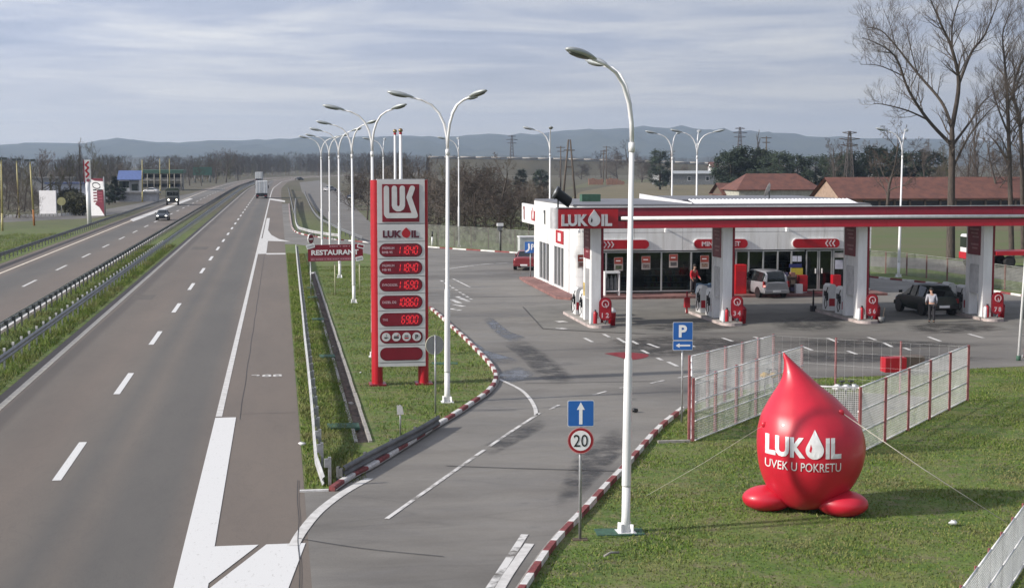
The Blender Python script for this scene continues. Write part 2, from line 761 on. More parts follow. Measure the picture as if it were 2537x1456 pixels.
# ---- ground
def ground_mat():
    n = NT('meadow_ground', 0.95)
    big = n.noise(0.05, 5, 0.6)
    mid = n.noise(0.45, 6, 0.65)
    fine = n.noise(6.0, 5, 0.7)
    near = n.ramp(mid, [(0.30, (0.050, 0.098, 0.011)), (0.49, (0.092, 0.152, 0.020)), (0.70, (0.155, 0.172, 0.048))])
    near = n.mix(n.fac(n.noise(1.7, 6, 0.7, loc=(5, 2, 0)), 0.47, 0.66), near, (0.175, 0.155, 0.080))
    far = n.ramp(big, [(0.36, (0.066, 0.060, 0.036)), (0.5, (0.098, 0.086, 0.052)), (0.62, (0.060, 0.070, 0.030))])
    far = n.mix(n.fac(n.noise(0.02, 4, stretch=(1, 3, 1)), 0.45, 0.6), far, (0.11, 0.094, 0.062))
    y = n.axis(1)
    f = n.math('ADD', n.math('MULTIPLY', n.math('SUBTRACT', y, 150.0), 1 / 120.0), n.math('MULTIPLY', n.math('SUBTRACT', big, 0.5), 1.2))
    c = n.mix(n.fac(f, 0.0, 1.0), near, far)
    c = n.mix(0.75, c, n.ramp(fine, [(0.3, (0.45, 0.45, 0.45)), (0.7, (1.25, 1.25, 1.2))]), 'MULTIPLY')
    n.col(c)
    n.bump(n.math('ADD', fine, n.math('MULTIPLY', mid, 1.5)), 0.6, 0.06)
    return n.m


M_ground = ground_mat()
DX0, DX1, DY0, DY1 = 2.10, 2.50, 43.5, 112.0      # the open drain is a gap in the ground
mb = MB()
xs = [-9000, -1500, -300, -60, DX0, DX1, 60, 300, 1500, 9000]
ys = [-300, -20, DY0, DY1, 300, 900, 2500, 12000]
V = {}
for i, x in enumerate(xs):
    for j, y in enumerate(ys):
        V[i, j] = mb.bm.verts.new((x, y, 0))
for i in range(len(xs) - 1):
    for j in range(len(ys) - 1):
        if xs[i] == DX0 and ys[j] == DY0:
            continue
        mb.face([V[i, j], V[i + 1, j], V[i + 1, j + 1], V[i, j + 1]], M_ground)
tag(mb.build('ground'), kind='structure')

# ---- the drain: concrete sides, stony bed
M_bed = mat('drain_bed', (0.13, 0.095, 0.075), 0.95, var=0.3, scale=5, bump=0.8, bscale=14)
mb = MB()
n_seg = 22
for k in range(n_seg):
    a = DY0 + (DY1 - DY0) * k / n_seg
    b = DY0 + (DY1 - DY0) * (k + 1) / n_seg - 0.03
    j = rnd.uniform(-0.02, 0.02)
    mb.box(DX0 - 0.05 + j, DX0 + 0.045, a, b, -0.45, 0.035 + j * 0.5, M_conc)
    mb.box(DX1 - 0.045, DX1 + 0.06 + j, a, b, -0.45, 0.045 - j * 0.5, M_conc)
dr = tag(mb.build('drain'), kind='structure')
mb = MB()
prev = None
for k in range(140):
    y = DY0 + (DY1 - DY0) * k / 139
    z = -0.10 + rnd.uniform(-0.03, 0.05)
    cur = [mb.bm.verts.new((DX0 + 0.04 + (DX1 - DX0 - 0.08) * i / 3, y, z + rnd.uniform(-0.04, 0.04))) for i in range(4)]
    if prev:
        for i in range(3):
            mb.face([prev[i], prev[i + 1], cur[i + 1], cur[i]], M_bed, True)
    prev = cur
mb.build('drain_bed', dr)
for y in (44, 50, 57, 66, 78, 93):                 # silt and bright litter caught in the bed
    mb = MB()
    mb.ellipsoid((DX0 + 0.2, y + 1.5, -0.13), (0.12, 0.35, 0.05), M_conc, 7, 4)
    mb.build('silt_lump', dr)


# ---- asphalt
def road_mat(name, prof, x_lo, x_hi, patch=0.5, seed=0.0):
    n = NT(name, 0.82)
    x = n.axis(0)
    f = n.math('DIVIDE', n.math('SUBTRACT', x, x_lo), x_hi - x_lo)
    wob = n.noise(0.15, 3, stretch=(1, 0.1, 1))
    f = n.math('ADD', f, n.math('MULTIPLY', n.math('SUBTRACT', wob, 0.5), 0.05))
    c = n.ramp(f, prof)
    big = n.noise(0.25, 6, 0.65, stretch=(1, 0.18, 1), loc=(seed, 0, 0))
    c = n.mix(0.8, c, n.ramp(big, [(0.3, (0.80, 0.80, 0.81)), (0.7, (1.14, 1.12, 1.09))]), 'MULTIPLY')
    grain = n.noise(35, 4, 0.7)
    c = n.mix(0.6, c, n.ramp(grain, [(0.3, (0.72, 0.72, 0.72)), (0.7, (1.22, 1.22, 1.22))]), 'MULTIPLY')
    crack = n.noise(0.8, 9, 0.75, stretch=(1, 0.35, 1), dist=1.2, loc=(2, seed, 0))
    c = n.mix(n.ramp(crack, [(0.492, (0, 0, 0)), (0.5, (0.35, 0.35, 0.35)), (0.508, (0, 0, 0))]), c, (0.05, 0.047, 0.044))
    n.col(c)
    n.bump(grain, 0.25, 0.01)
    return n.m


BR, GR, PL = (0.152, 0.127, 0.107), (0.110, 0.104, 0.095), (0.140, 0.123, 0.106)
M_right = road_mat('motorway_asphalt', [(0.0, BR), (0.066, BR), (0.08, (0.092, 0.082, 0.074)), (0.115, (0.098, 0.086, 0.076)), (0.14, PL), (0.2, (0.140, 0.120, 0.102)), (0.30, BR), (0.40, PL), (0.46, GR), (0.52, PL), (0.58, GR), (0.68, GR), (0.75, BR), (1.0, (0.148, 0.124, 0.104))], -9.6, 0.6, seed=0.0)
M_left = road_mat('motorway_asphalt_left', [(0.0, BR), (0.25, BR), (0.32, GR), (0.5, GR), (0.62, PL), (0.75, BR), (1.0, BR)], -21.6, -12.8, seed=4.0)
mb = MB()
strip(mb, -9.55, 0.52, -60, 1300, 0.004, M_right)
rr = tag(mb.build('motorway_carriageway'), kind='structure')
mb = MB()
strip(mb, -21.7, -12.85, -60, 1300, 0.004, M_left)
lr = tag(mb.build('motorway_carriageway'), kind='structure')


def lot_mat():
    n = NT('forecourt_asphalt', 0.8)
    big = n.noise(0.10, 6, 0.62, stretch=(0.55, 1.1, 1), loc=(3, 7, 0))
    mid = n.noise(0.5, 7, 0.66, stretch=(0.6, 1.0, 1), dist=0.6, loc=(1, 4, 0))
    grain = n.noise(30, 4, 0.7)
    c = n.ramp(big, [(0.32, (0.090, 0.084, 0.075)), (0.43, (0.140, 0.131, 0.118)), (0.54, (0.195, 0.183, 0.164)), (0.66, (0.152, 0.144, 0.131))])
    st = n.fac(mid, 0.60, 0.70)
    c = n.mix(n.mix(0.55, (0, 0, 0), st), c, (0.042, 0.040, 0.038))
    c = n.mix(0.6, c, n.ramp(grain, [(0.3, (0.74, 0.74, 0.74)), (0.7, (1.2, 1.2, 1.2))]), 'MULTIPLY')
    cr = n.noise(0.22, 3, 0.5, stretch=(0.25, 1.0, 1), dist=0.4, loc=(9, 0, 0))
    c = n.mix(n.ramp(cr, [(0.494, (0, 0, 0)), (0.5, (0.16, 0.16, 0.16)), (0.506, (0, 0, 0))]), c, (0.035, 0.033, 0.031))
    fc = n.noise(0.7, 8, 0.75, dist=1.0, loc=(2, 12, 0))
    c = n.mix(n.ramp(fc, [(0.493, (0, 0, 0)), (0.5, (0.22, 0.22, 0.22)), (0.507, (0, 0, 0))]), c, (0.045, 0.043, 0.04))
    n.col(c)
    rg = n.ramp(mid, [(0.4, (0.85, 0.85, 0.85)), (0.62, (0.6, 0.6, 0.6))])
    n.link(rg, n.b.inputs['Roughness'])
    n.bump(grain, 0.25, 0.01)
    return n.m


M_lot = lot_mat()
KERB_L = smooth_path(GP((822, 1217), (862, 1189), (914, 1162), (958, 1136), (1001, 1109), (1042, 1084), (1079, 1059), (1128, 1030), (1165, 1005),
                        (1200, 981), (1222, 958), (1229, 936), (1220, 912), (1200, 888), (1180, 868), (1150, 838), (1120, 812), (1090, 784), (1063, 762)), 5)
NEAR_EDGE = GP((1052, 738), (1042, 700), (1015, 665), (960, 642), (905, 628), (830, 617), (770, 610), (728, 605))
KERB_F = smooth_path(GP((716, 505), (720, 545), (726, 568), (745, 580), (800, 590), (870, 598), (960, 605), (1060, 613), (1130, 618), (1210, 623), (1300, 629), (1390, 637)), 5)
KERB_B = smooth_path(GP((2010, 668), (2160, 688), (2270, 699), (2400, 714), (2537, 735), (2700, 760)), 4)
GRASS_EDGE = GP((2760, 893), (2537, 907), (2397, 914), (2190, 931), (2000, 938), (1880, 955), (1770, 983), (1700, 1012))
KERB_R = smooth_path(GP((1690, 1017), (1668, 1034), (1640, 1057), (1610, 1088), (1575, 1129), (1536, 1173), (1509, 1201), (1478, 1235), (1446, 1270), (1409, 1309),
                        (1372, 1349), (1335, 1400), (1303, 1450), (1262, 1515), (1215, 1600)), 5)
xe = 0.52
lot = [Vector((xe, 18, 0))] + [Vector((xe, G(737, 1217).y, 0))] + KERB_L + NEAR_EDGE + [Vector((xe, G(728, 605).y, 0)), Vector((xe, G(716, 505).y, 0))] + KERB_F
lot += GP((1600, 640), (1800, 655)) + KERB_B + GP((2760, 800)) + GRASS_EDGE + KERB_R + [Vector((G(1215, 1600).x - 0.4, 18, 0))]
mb = MB()
mb.poly([(p.x, p.y, 0.008) for p in lot], M_lot)
bmesh.ops.triangulate(mb.bm, faces=mb.bm.faces[:])
lo = tag(mb.build('forecourt'), kind='structure')

# concrete slab under the pumps, lighter than the asphalt round it
M_slab = mat('forecourt_concrete', (0.185, 0.178, 0.160), 0.8, var=0.16, scale=0.5, c2=(0.115, 0.110, 0.101), bump=0.15, lo=0.3, hi=0.6)
slab = GP((1530, 748), (1300, 762), (1345, 815), (1598, 828), (2000, 822), (2537, 815), (2760, 810), (2760, 748))
mb = MB()
mb.poly([(p.x, p.y, 0.012) for p in slab], M_slab)
mb.build('concrete_slab', lo)


def wet(name, pts, m, z=0.0155):
    """a patch that thins out to nothing at its rim"""
    mb = MB()
    P = smooth_path([G(*p) for p in pts] + [G(*pts[0])], 6)[:-1]
    c = sum(P, Vector()) / len(P)
    rim = [mb.bm.verts.new((p.x, p.y, z)) for p in P]
    mid = [mb.bm.verts.new((c.x + (p.x - c.x) * .6, c.y + (p.y - c.y) * .6, z)) for p in P]
    cc = mb.bm.verts.new((c.x, c.y, z))
    n = len(P)
    for i in range(n):
        mb.face([rim[i], rim[(i + 1) % n], mid[(i + 1) % n], mid[i]], m)
        mb.face([mid[i], mid[(i + 1) % n], cc], m)
    ob = mb.build(name, lo)
    at_ = ob.data.color_attributes.new('cover', 'FLOAT_COLOR', 'POINT')
    for i in range(len(ob.data.vertices)):
        v = 0.0 if i < n else 1.0
        at_.data[i].color = (v, v, v, 1)
    return ob


def film(name, c, rough, amt, rim=False):
    """a worn film: noise decides where it covers, bare ground shows elsewhere"""
    m = bpy.data.materials.new(name)
    m.use_nodes = True
    t = m.node_tree
    b = t.nodes['Principled BSDF']
    b.inputs['Base Color'].default_value = (*c, 1)
    b.inputs['Roughness'].default_value = rough
    tc = t.nodes.new('ShaderNodeTexCoord')
    n = t.nodes.new('ShaderNodeTexNoise')
    n.inputs['Scale'].default_value = 1.3
    n.inputs['Detail'].default_value = 7
    n.inputs['Roughness'].default_value = 0.65
    t.links.new(tc.outputs['Object'], n.inputs['Vector'])
    r = t.nodes.new('ShaderNodeValToRGB')
    r.color_ramp.elements[0].position = amt[0]
    r.color_ramp.elements[1].position = amt[1]
    t.links.new(n.outputs['Fac'], r.inputs[0])
    if rim:
        va = t.nodes.new('ShaderNodeVertexColor')
        va.layer_name = 'cover'
        mu = t.nodes.new('ShaderNodeMath')
        mu.operation = 'MULTIPLY'
        t.links.new(r.outputs[0], mu.inputs[0])
        t.links.new(va.outputs[0], mu.inputs[1])
        t.links.new(mu.outputs[0], b.inputs['Alpha'])
    else:
        t.links.new(r.outputs[0], b.inputs['Alpha'])
    return m


M_wet = film('wet_asphalt', (0.062, 0.060, 0.060), 0.24, (0.36, 0.56), True)
M_oil = film('oil_stain', (0.040, 0.038, 0.036), 0.5, (0.34, 0.72), True)
M_redfilm = film('spilt_red_paint', (0.20, 0.012, 0.018), 0.6, (0.28, 0.42))
wet('puddle', [(1222, 925), (1290, 908), (1330, 930), (1280, 948), (1236, 947)], M_wet)
wet('puddle', [(1195, 792), (1215, 785), (1265, 822), (1305, 838), (1262, 846), (1222, 822)], M_wet)
wet('puddle', [(1150, 838), (1180, 850), (1215, 872), (1290, 895), (1220, 900), (1172, 862)], M_wet)
wet('oil_patch', [(1500, 842), (1600, 828), (1760, 832), (1900, 850), (1800, 872), (1640, 890), (1530, 880)], M_oil)
wet('oil_patch', [(1590, 806), (1700, 798), (1800, 800), (1830, 812), (1700, 822), (1600, 820)], M_oil)
wet('oil_patch', [(1900, 790), (2050, 780), (2100, 800), (2060, 822), (1930, 818)], M_oil)
wet('oil_patch', [(2240, 800), (2420, 800), (2500, 815), (2380, 828), (2250, 822)], M_oil)
wet('oil_patch', [(1420, 1130), (1520, 1060), (1560, 1100), (1500, 1170), (1430, 1240), (1370, 1250)], M_oil)
wet('oil_patch', [(1180, 1110), (1330, 1040), (1350, 1060), (1260, 1110), (1210, 1130)], M_oil)
wet('oil_patch', [(1760, 884), (1900, 872), (2150, 876), (2420, 884), (2500, 892), (2200, 900), (1900, 896)], M_oil, 0.017)
wet('oil_patch', [(1920, 845), (2120, 838), (2380, 850), (2420, 860), (2150, 862), (1960, 858)], M_oil, 0.0175)
wet('oil_patch', [(1240, 850), (1300, 842), (1420, 930), (1400, 955), (1340, 940), (1290, 890)], M_oil, 0.018)
wet('red_paint_spill', [(1497, 876), (1545, 873), (1602, 878), (1600, 886), (1560, 892), (1530, 884)], M_redfilm, 0.019)

# ---- painted lines
M_line = mat('road_line_paint', (0.62, 0.61, 0.59), 0.75, var=0.12, scale=3, c2=(0.48, 0.47, 0.45))
M_linefresh = mat('bright_line_paint', (0.64, 0.64, 0.63), 0.75, scale=16, c2=(0.40, 0.39, 0.37), stretch=(1, 0.3, 1), lo=0.24, hi=0.40, detail=9)
M_linecream = mat('cream_line_paint', (0.74, 0.66, 0.54), 0.75, var=0.12, scale=3)
M_worn = film('worn_line_paint', (0.60, 0.59, 0.57), 0.75, (0.36, 0.52))
Z1 = 0.0125
mb = MB()
strip(mb, -9.22, -8.98, -60, 1100, Z1, M_linecream)
strip(mb, -2.06, -1.86, 48.6, 1100, Z1, M_line)
for k in range(58):
    y0 = 39.35 - 14.53 + 14.53 * k
    strip(mb, -5.74, -5.52, y0, y0 + 5.35, Z1, M_linefresh)
mb.build('lane_marking', rr)
# the wide painted nose at the exit
mb = MB()
yA, yB = G(500, 1355).y, G(550, 1035).y
mb.poly([(-2.06, yB, Z1 + .003), (-2.06, 18, Z1 + .003), (-1.42, 18, Z1 + .003), (-1.42, yB, Z1 + .003)], M_linefresh)
p0, p1 = G(512, 1456), G(650, 1357)
d = (p1 - p0).normalized()
w = 0.08
# the area is divided by a bare diagonal strip
la = p1.y + d.y * (-1.42 + w - p1.x) / d.x
lb = p1.y + d.y * (-1.42 - w - p1.x) / d.x
qa = [(-1.42, yA), (-1.42, la), (p1.x - w, yA)]
qb = [(p1.x + w, yA), (-1.42, lb), (-1.42, 18), (G(690, 1560).x, 18), (G(715, 1456).x, G(715, 1456).y), (0.46, yA)]
for q in (qa, qb):
    mb.poly([(x, y, Z1 + .003) for x, y in q], M_linefresh)
mb.build('exit_nose_marking', rr)
mb = MB()
yE = G(680, 629).y
strip(mb, -1.95, -1.15, yE, yE + 27, Z1 + .003, M_line)
strip(mb, -1.75, -1.30, yE + 27, yE + 85, Z1 + .003, M_line)
mb.poly([(-1.15, yE - 1.0, Z1 + .0035), (0.5, yE - 1.0, Z1 + .0035), (0.5, yE + 1.0, Z1 + .0035), (-1.15, yE + 1.0, Z1 + .0035)], M_line)
tri = GP((660, 597), (720, 599), (690, 592), (672, 582), (661, 566))
mb.poly([(p.x, p.y, Z1 + .0035) for p in tri], M_line)
q = GP((667, 495), (667, 491), (706, 497), (706, 501))
mb.poly([(p.x, p.y, Z1 + .0035) for p in q], M_line)
c = G(661, 931)
T = Matrix.Translation((c.x, c.y, Z1 + .002))
text(mb, '288', T, M_worn, w=1.15, h=0.62, bold=0.01, depth=0.001)
mb.build('slip_marking', rr)
mb = MB()
strip(mb, -19.95, -19.75, -60, 1100, Z1, M_linecream)
strip(mb, -13.3, -13.1, -60, 1100, Z1, M_line)
y0 = 104.4
for k in range(-3, 50):
    strip(mb, -16.42, -16.22, y0 + 15.1 * k - 2.8, y0 + 15.1 * k + 2.8, Z1, M_line)
q = GP((330, 549), (322, 544), (470, 491), (478, 493))
mb.poly([(p.x, p.y, Z1 + .002) for p in q], M_line)
mb.build('lane_marking', lr)


def ribbon(mb, uv, w, m, z=0.0215, n=6):
    P = smooth_path([G(*p) for p in uv], n)
    prev = None
    for i, p in enumerate(P):
        d = (P[min(i + 1, len(P) - 1)] - P[max(i - 1, 0)]).normalized()
        nn = Vector((-d.y, d.x, 0)) * (w / 2)
        cur = (mb.bm.verts.new((p.x + nn.x, p.y + nn.y, z)), mb.bm.verts.new((p.x - nn.x, p.y - nn.y, z)))
        if prev:
            mb.face([prev[0], cur[0], cur[1], prev[1]], m)
        prev = cur


mb = MB()
ribbon(mb, [(728, 1352), (748, 1318), (790, 1268), (850, 1222), (915, 1186)], 0.23, M_line)
ribbon(mb, [(958, 1286), (1085, 1196), (1180, 1129), (1260, 1074), (1337, 1024)], 0.11, M_worn)
ribbon(mb, [(1328, 1029), (1325, 1010), (1310, 985), (1285, 963), (1235, 939)], 0.13, M_line)
for a, b in (((1361, 1016), (1385, 1004)), ((1470, 979), (1502, 970)), ((1535, 962), (1566, 957)), ((1612, 950), (1645, 943)), ((1680, 937), (1712, 931)), ((1745, 925), (1790, 917)), ((2210, 888), (2260, 882)), ((2290, 903), (2330, 895))):
    ribbon(mb, [a, b], 0.11, M_worn)
for a, b in (((1448, 838), (1468, 848)), ((1530, 838), (1550, 850)), ((1605, 852), (1632, 862)), ((1655, 897), (1678, 908)), ((1565, 845), (1580, 853)), ((1590, 868), (1606, 876)), ((1628, 887), (1640, 893)),
             ((1700, 850), (1720, 860)), ((1790, 838), (1815, 846)), ((1868, 835), (1890, 842)), ((2050, 838), (2074, 848)), ((2190, 850), (2210, 860)), ((2300, 835), (2330, 846)), ((2400, 828), (2436, 838)), ((2240, 862), (2255, 868)),
             ((1990, 860), (2012, 868)), ((2100, 870), (2122, 878)), ((1495, 828), (1510, 836)), ((2150, 836), (2170, 843))):
    ribbon(mb, [a, b], 0.16, M_line)
ribbon(mb, [(1100, 668), (1200, 655), (1260, 652)], 0.22, M_worn)
ribbon(mb, [(1120, 690), (1165, 712)], 0.12, M_worn)
for k in range(9):
    ribbon(mb, [(1092 + 9 * k, 695 + 5.6 * k), (1097 + 9 * k, 698 + 5.6 * k)], 0.16, M_worn)
for uv in (((1117, 742), (1140, 752)), ((1125, 755), (1150, 760)), ((1115, 765), (1140, 770)), ((1132, 735), (1160, 748))):
    ribbon(mb, uv, 0.3, M_worn)
ribbon(mb, [(1380, 798), (1402, 797)], 0.7, M_worn)
ribbon(mb, [(1382, 815), (1400, 814)], 0.6, M_worn)
ribbon(mb, [(1205, 1470), (1245, 1410), (1300, 1325)], 0.16, M_worn)
ribbon(mb, [(1232, 1470), (1262, 1420), (1312, 1348)], 0.2, M_line)
for u in (1240, 1180, 1160):
    ribbon(mb, [(u + 180, 665), (u + 235, 664)], 0.14, M_worn)
mb.build('forecourt_marking', lo)
# tar joints
M_tar = mat('tar_joint', (0.028, 0.027, 0.026), 0.6, var=0.1)
mb = MB()
ribbon(mb, [(738, 1190), (737, 1240), (741, 1290), (738, 1340), (743, 1400), (742, 1470)], 0.018, M_tar, 0.0255)
ribbon(mb, [(1105, 1155), (1250, 1160), (1420, 1165), (1530, 1168)], 0.05, M_tar, 0.0255)
ribbon(mb, [(1300, 950), (1450, 948), (1620, 945)], 0.05, M_tar, 0.0255)
ribbon(mb, [(1345, 815), (1470, 822), (1600, 828)], 0.10, M_tar, 0.0255)
ribbon(mb, [(740, 1335), (900, 1360), (1100, 1380)], 0.03, M_tar, 0.0255)
ribbon(mb, [(1295, 760), (1345, 815)], 0.05, M_tar, 0.0255)
mb.build('tar_joint', lo)

# seams and repairs on the motorway
mb = MB()
def seam(x, y0, y1, w, m, z=0.0105):
    prev = None
    y = y0
    while y < y1:
        xx = x + 0.012 * math.sin(y * 0.7)
        cur = (mb.bm.verts.new((xx - w / 2, y, z)), mb.bm.verts.new((xx + w / 2, y, z)))
        if prev:
            mb.face([prev[0], prev[1], cur[1], cur[0]], m)
        prev = cur
        y += 0.5
seam(-1.30, 48, 150, 0.018, M_tar)
for y in (49.0, 83.5):
    mb.poly([(-1.3, y, 0.0108), (0.45, y + .04, 0.0108), (0.45, y + .06, 0.0108), (-1.3, y + .02, 0.0108)], M_tar)
mb.build('tar_seam', rr)
M_patch = mat('asphalt_repair', (0.118, 0.105, 0.092), 0.85, var=0.1, scale=2, bump=0.2)
mb = MB()
for x0, x1, y0, y1 in ((-8.6, -7.4, 91, 94.2), (-8.0, -6.6, 142, 147)):
    mb.poly([(x0, y0, 0.009), (x1, y0 + .08, 0.009), (x1 + .04, y1, 0.009), (x0 - .05, y1 - .06, 0.009)], M_patch)
mb.build('repair_patch', rr)

# ---- kerbs: every painted stone is its own piece
def kerb_src(m, name):
    mb = MB()
    prof = [(-0.075, -0.02), (0.075, -0.02), (0.075, 0.10), (0.05, 0.13), (-0.075, 0.13)]
    M = Matrix(((0, 0, 1, 0), (1, 0, 0, 0), (0, 1, 0, 0), (0, 0, 0, 1)))     # outline in YZ, run along X
    mb.prism(prof, -0.5, 0.5, m, M)
    o = mb.build(name)
    return o


def kerb(path, L, flip=False, first=0, plain=False, dmat=None):
    P = resample(path, L)
    mb = MB()
    prev = None
    for i, p in enumerate(P):
        d = (P[min(i + 1, len(P) - 1)] - P[max(i - 1, 0)]).normalized()
        nn = Vector((-d.y, d.x, 0)) * (-0.14 if flip else 0.14)
        cur = (mb.bm.verts.new((p.x, p.y, 0.03)), mb.bm.verts.new((p.x + nn.x, p.y + nn.y, 0.05)))
        if prev:
            mb.face([prev[0], cur[0], cur[1], prev[1]], M_conc)
        prev = cur
    bed = tag(mb.build('kerb'), kind='structure')
    srcs = []
    for i, (a, b) in enumerate(zip(P, P[1:])):
        m = (i + first) % 2
        if len(srcs) < 2:
            o = kerb_src(M_kerbwhite if m else M_kerbred, 'kerb_stone')
            srcs.append((m, o))
            o.parent = bed
        else:
            src = [s for k, s in srcs if k == m][0]
            o = inst(src, bed)
        mid = (a + b) / 2
        d = b - a
        o.location = (mid.x, mid.y, rnd.uniform(-0.006, 0.006))
        o.rotation_euler = (0, 0, math.atan2(d.y, d.x) + (math.pi if flip else 0) + rnd.uniform(-0.008, 0.008))
        o.scale = (d.length * 0.985, 1, 1)
    return bed


kerb(KERB_L, 0.86, flip=True)
kerb(KERB_R, 0.86, flip=True, first=1)
kerb(KERB_F, 1.9, flip=False)
kerb(KERB_B, 1.15, flip=False, first=1)
# the short unpainted edge at the tip of the verge
mb = MB()
p0, p1 = G(742, 1208), G(822, 1216)
mb.box(p0.x, p1.x - 0.08, p1.y - 0.05, p1.y + 0.07, -0.02, 0.05, M_kerbwhite)
tag(mb.build('kerb'), kind='structure')

# ---- the road that leaves the rest area, and the far lane behind the station
M_service = mat('worn_side_road', (0.165, 0.155, 0.142), 0.85, var=0.15, scale=0.3, bump=0.1)
mb = MB()
sv = GP((905, 606), (830, 560), (780, 515), (748, 475), (742, 452), (790, 447), (840, 470), (870, 505), (915, 548), (960, 590))
mb.poly([(p.x, p.y, 0.006) for p in sv], M_service)
bmesh.ops.triangulate(mb.bm, faces=mb.bm.faces[:])
tag(mb.build('side_road'), kind='structure')
mb = MB()
fr = GP((2080, 655), (2300, 668), (2537, 700), (2760, 733), (2760, 680), (2537, 660), (2300, 640), (2080, 632))
mb.poly([(p.x, p.y, 0.006) for p in fr], M_service)
bmesh.ops.triangulate(mb.bm, faces=mb.bm.faces[:])
tag(mb.build('side_road'), kind='structure')
# paved strip before the garage on the far side of the motorway
mb = MB()
lf = GP((-80, 556), (120, 545), (230, 541), (340, 520), (480, 492), (560, 472), (545, 466), (460, 482), (330, 506), (220, 527), (110, 532), (-80, 540))
mb.poly([(p.x, p.y, 0.006) for p in lf], M_service)
bmesh.ops.triangulate(mb.bm, faces=mb.bm.faces[:])
tag(mb.build('side_road'), kind='structure')


# ---- fields
def field(pts, c, c2, name, z):
    m = mat(name, c, 0.95, scale=0.09, c2=c2, bump=0.5, bscale=1.5, stretch=(0.7, 1.6, 1))
    mb = MB()
    P = GP(*pts)
    mb.poly([(p.x, p.y, z) for p in P], m)
    bmesh.ops.triangulate(mb.bm, faces=mb.bm.faces[:])
    tag(mb.build('field'), kind='structure')


field([(1370, 520), (1440, 475), (1560, 452), (1900, 452), (2080, 470), (2080, 520), (1700, 560)], (0.165, 0.130, 0.075), (0.105, 0.095, 0.045), 'dry_stubble_field', 0.012)
field([(1380, 472), (1480, 446), (2000, 440), (2200, 446), (1900, 451), (1560, 451)], (0.115, 0.105, 0.05), (0.08, 0.09, 0.035), 'rough_pasture', 0.010)
field([(2060, 628), (2300, 636), (2537, 652), (2760, 672), (2760, 590), (2537, 575), (2060, 560)], (0.075, 0.105, 0.026), (0.105, 0.098, 0.045), 'green_meadow', 0.012)
field([(2060, 559), (2537, 574), (2760, 589), (2760, 520), (2060, 520)], (0.135, 0.10, 0.055), (0.09, 0.085, 0.036), 'tan_meadow', 0.012)

# ---- hills
def hills():
    def ridge(y, z_at, m, depth, seed):
        mb = MB()
        rows = []
        nx = 150
        for j in range(9):
            f = j / 8.0
            row = []
            for i in range(nx + 1):
                u = -700 + (PW + 1400) * i / nx
                base = at(u, HORIZON, y)
                h = z_at(u)
                nz = 1 + 0.16 * math.sin(i * 0.9 + j * 1.7 + seed) + 0.10 * math.sin(i * 2.3 - j * 2.1) + 0.08 * math.sin(i * 0.37 + j)
                z = -6 + (h + 6) * math.sin(f * math.pi / 2) * (1 + (nz - 1) * (1 - f) * 1.5)
                row.append(mb.bm.verts.new((base.x, y - depth * (1 - f), z)))
            rows.append(row)
        for a, b in zip(rows, rows[1:]):
            for i in range(nx):
                mb.face([a[i], a[i + 1], b[i + 1], b[i]], m, True)
        # far side
        back = [mb.bm.verts.new((v.co.x, v.co.y + 900, -6)) for v in rows[-1]]
        for i in range(nx):
            mb.face([rows[-1][i], rows[-1][i + 1], back[i + 1], back[i]], m, True)
        return mb

    K = [(-700, 372), (0, 358), (100, 357), (200, 356), (300, 349), (420, 353), (560, 350), (700, 347), (760, 343), (900, 340), (1060, 340), (1150, 338), (1300, 336), (1400, 325), (1500, 319), (1600, 321), (1700, 324),
         (1800, 331), (1900, 340), (2000, 343), (2100, 346), (2200, 349), (2300, 354), (2537, 362), (3300, 370)]

    def prof(u):
        for (a, s), (b, t) in zip(K, K[1:]):
            if u <= b:
                f = (u - a) / (b - a)
                f = f * f * (3 - 2 * f)
                v = s + (t - s) * f
                break
        else:
            v = K[-1][1]
        v += 1.3 * math.sin(u * 0.031) + 0.8 * math.sin(u * 0.083 + 1) + 0.5 * math.sin(u * 0.21)
        return v

    y = 5200.0
    m = mat('wooded_hillside', (0.060, 0.068, 0.045), 0.95, scale=0.012, c2=(0.035, 0.045, 0.034), bump=0.0, detail=8)
    o = ridge(y, lambda u: at(u, prof(u), y).z, m, 1700, 0.3).build('hills')
    tag(o, kind='structure')
    y2 = 3000.0

    def low(u):
        v = 388 + 5 * math.sin(u * 0.004 + 1) + 2.5 * math.sin(u * 0.013) + 1.2 * math.sin(u * 0.06)
        return at(u, v, y2).z
    o = ridge(y2, low, mat('low_wooded_rise', (0.055, 0.056, 0.040), 0.95, scale=0.02, c2=(0.040, 0.045, 0.034), detail=8), 500, 2.0).build('hills')
    tag(o, kind='structure')


hills()

# ---- grass: blades on the lawns near the camera
def grass_mat():
    n = NT('grass_blades', 0.8)
    gi = n.t.nodes.new('ShaderNodeNewGeometry')
    c = n.ramp(gi.outputs['Random Per Island'], [(0.0, (0.058, 0.115, 0.009)), (0.45, (0.112, 0.172, 0.024)), (0.8, (0.158, 0.195, 0.042)), (1.0, (0.26, 0.235, 0.10))])
    big = n.noise(0.35, 5)
    c = n.mix(n.mix(0.85, (0, 0, 0), n.fac(big, 0.48, 0.66)), c, (0.190, 0.175, 0.078))
    n.col(c)
    n.b.inputs['Specular IOR Level'].default_value = 0.25
    return n.m


M_blade = grass_mat()
_g = np.random.default_rng(5)


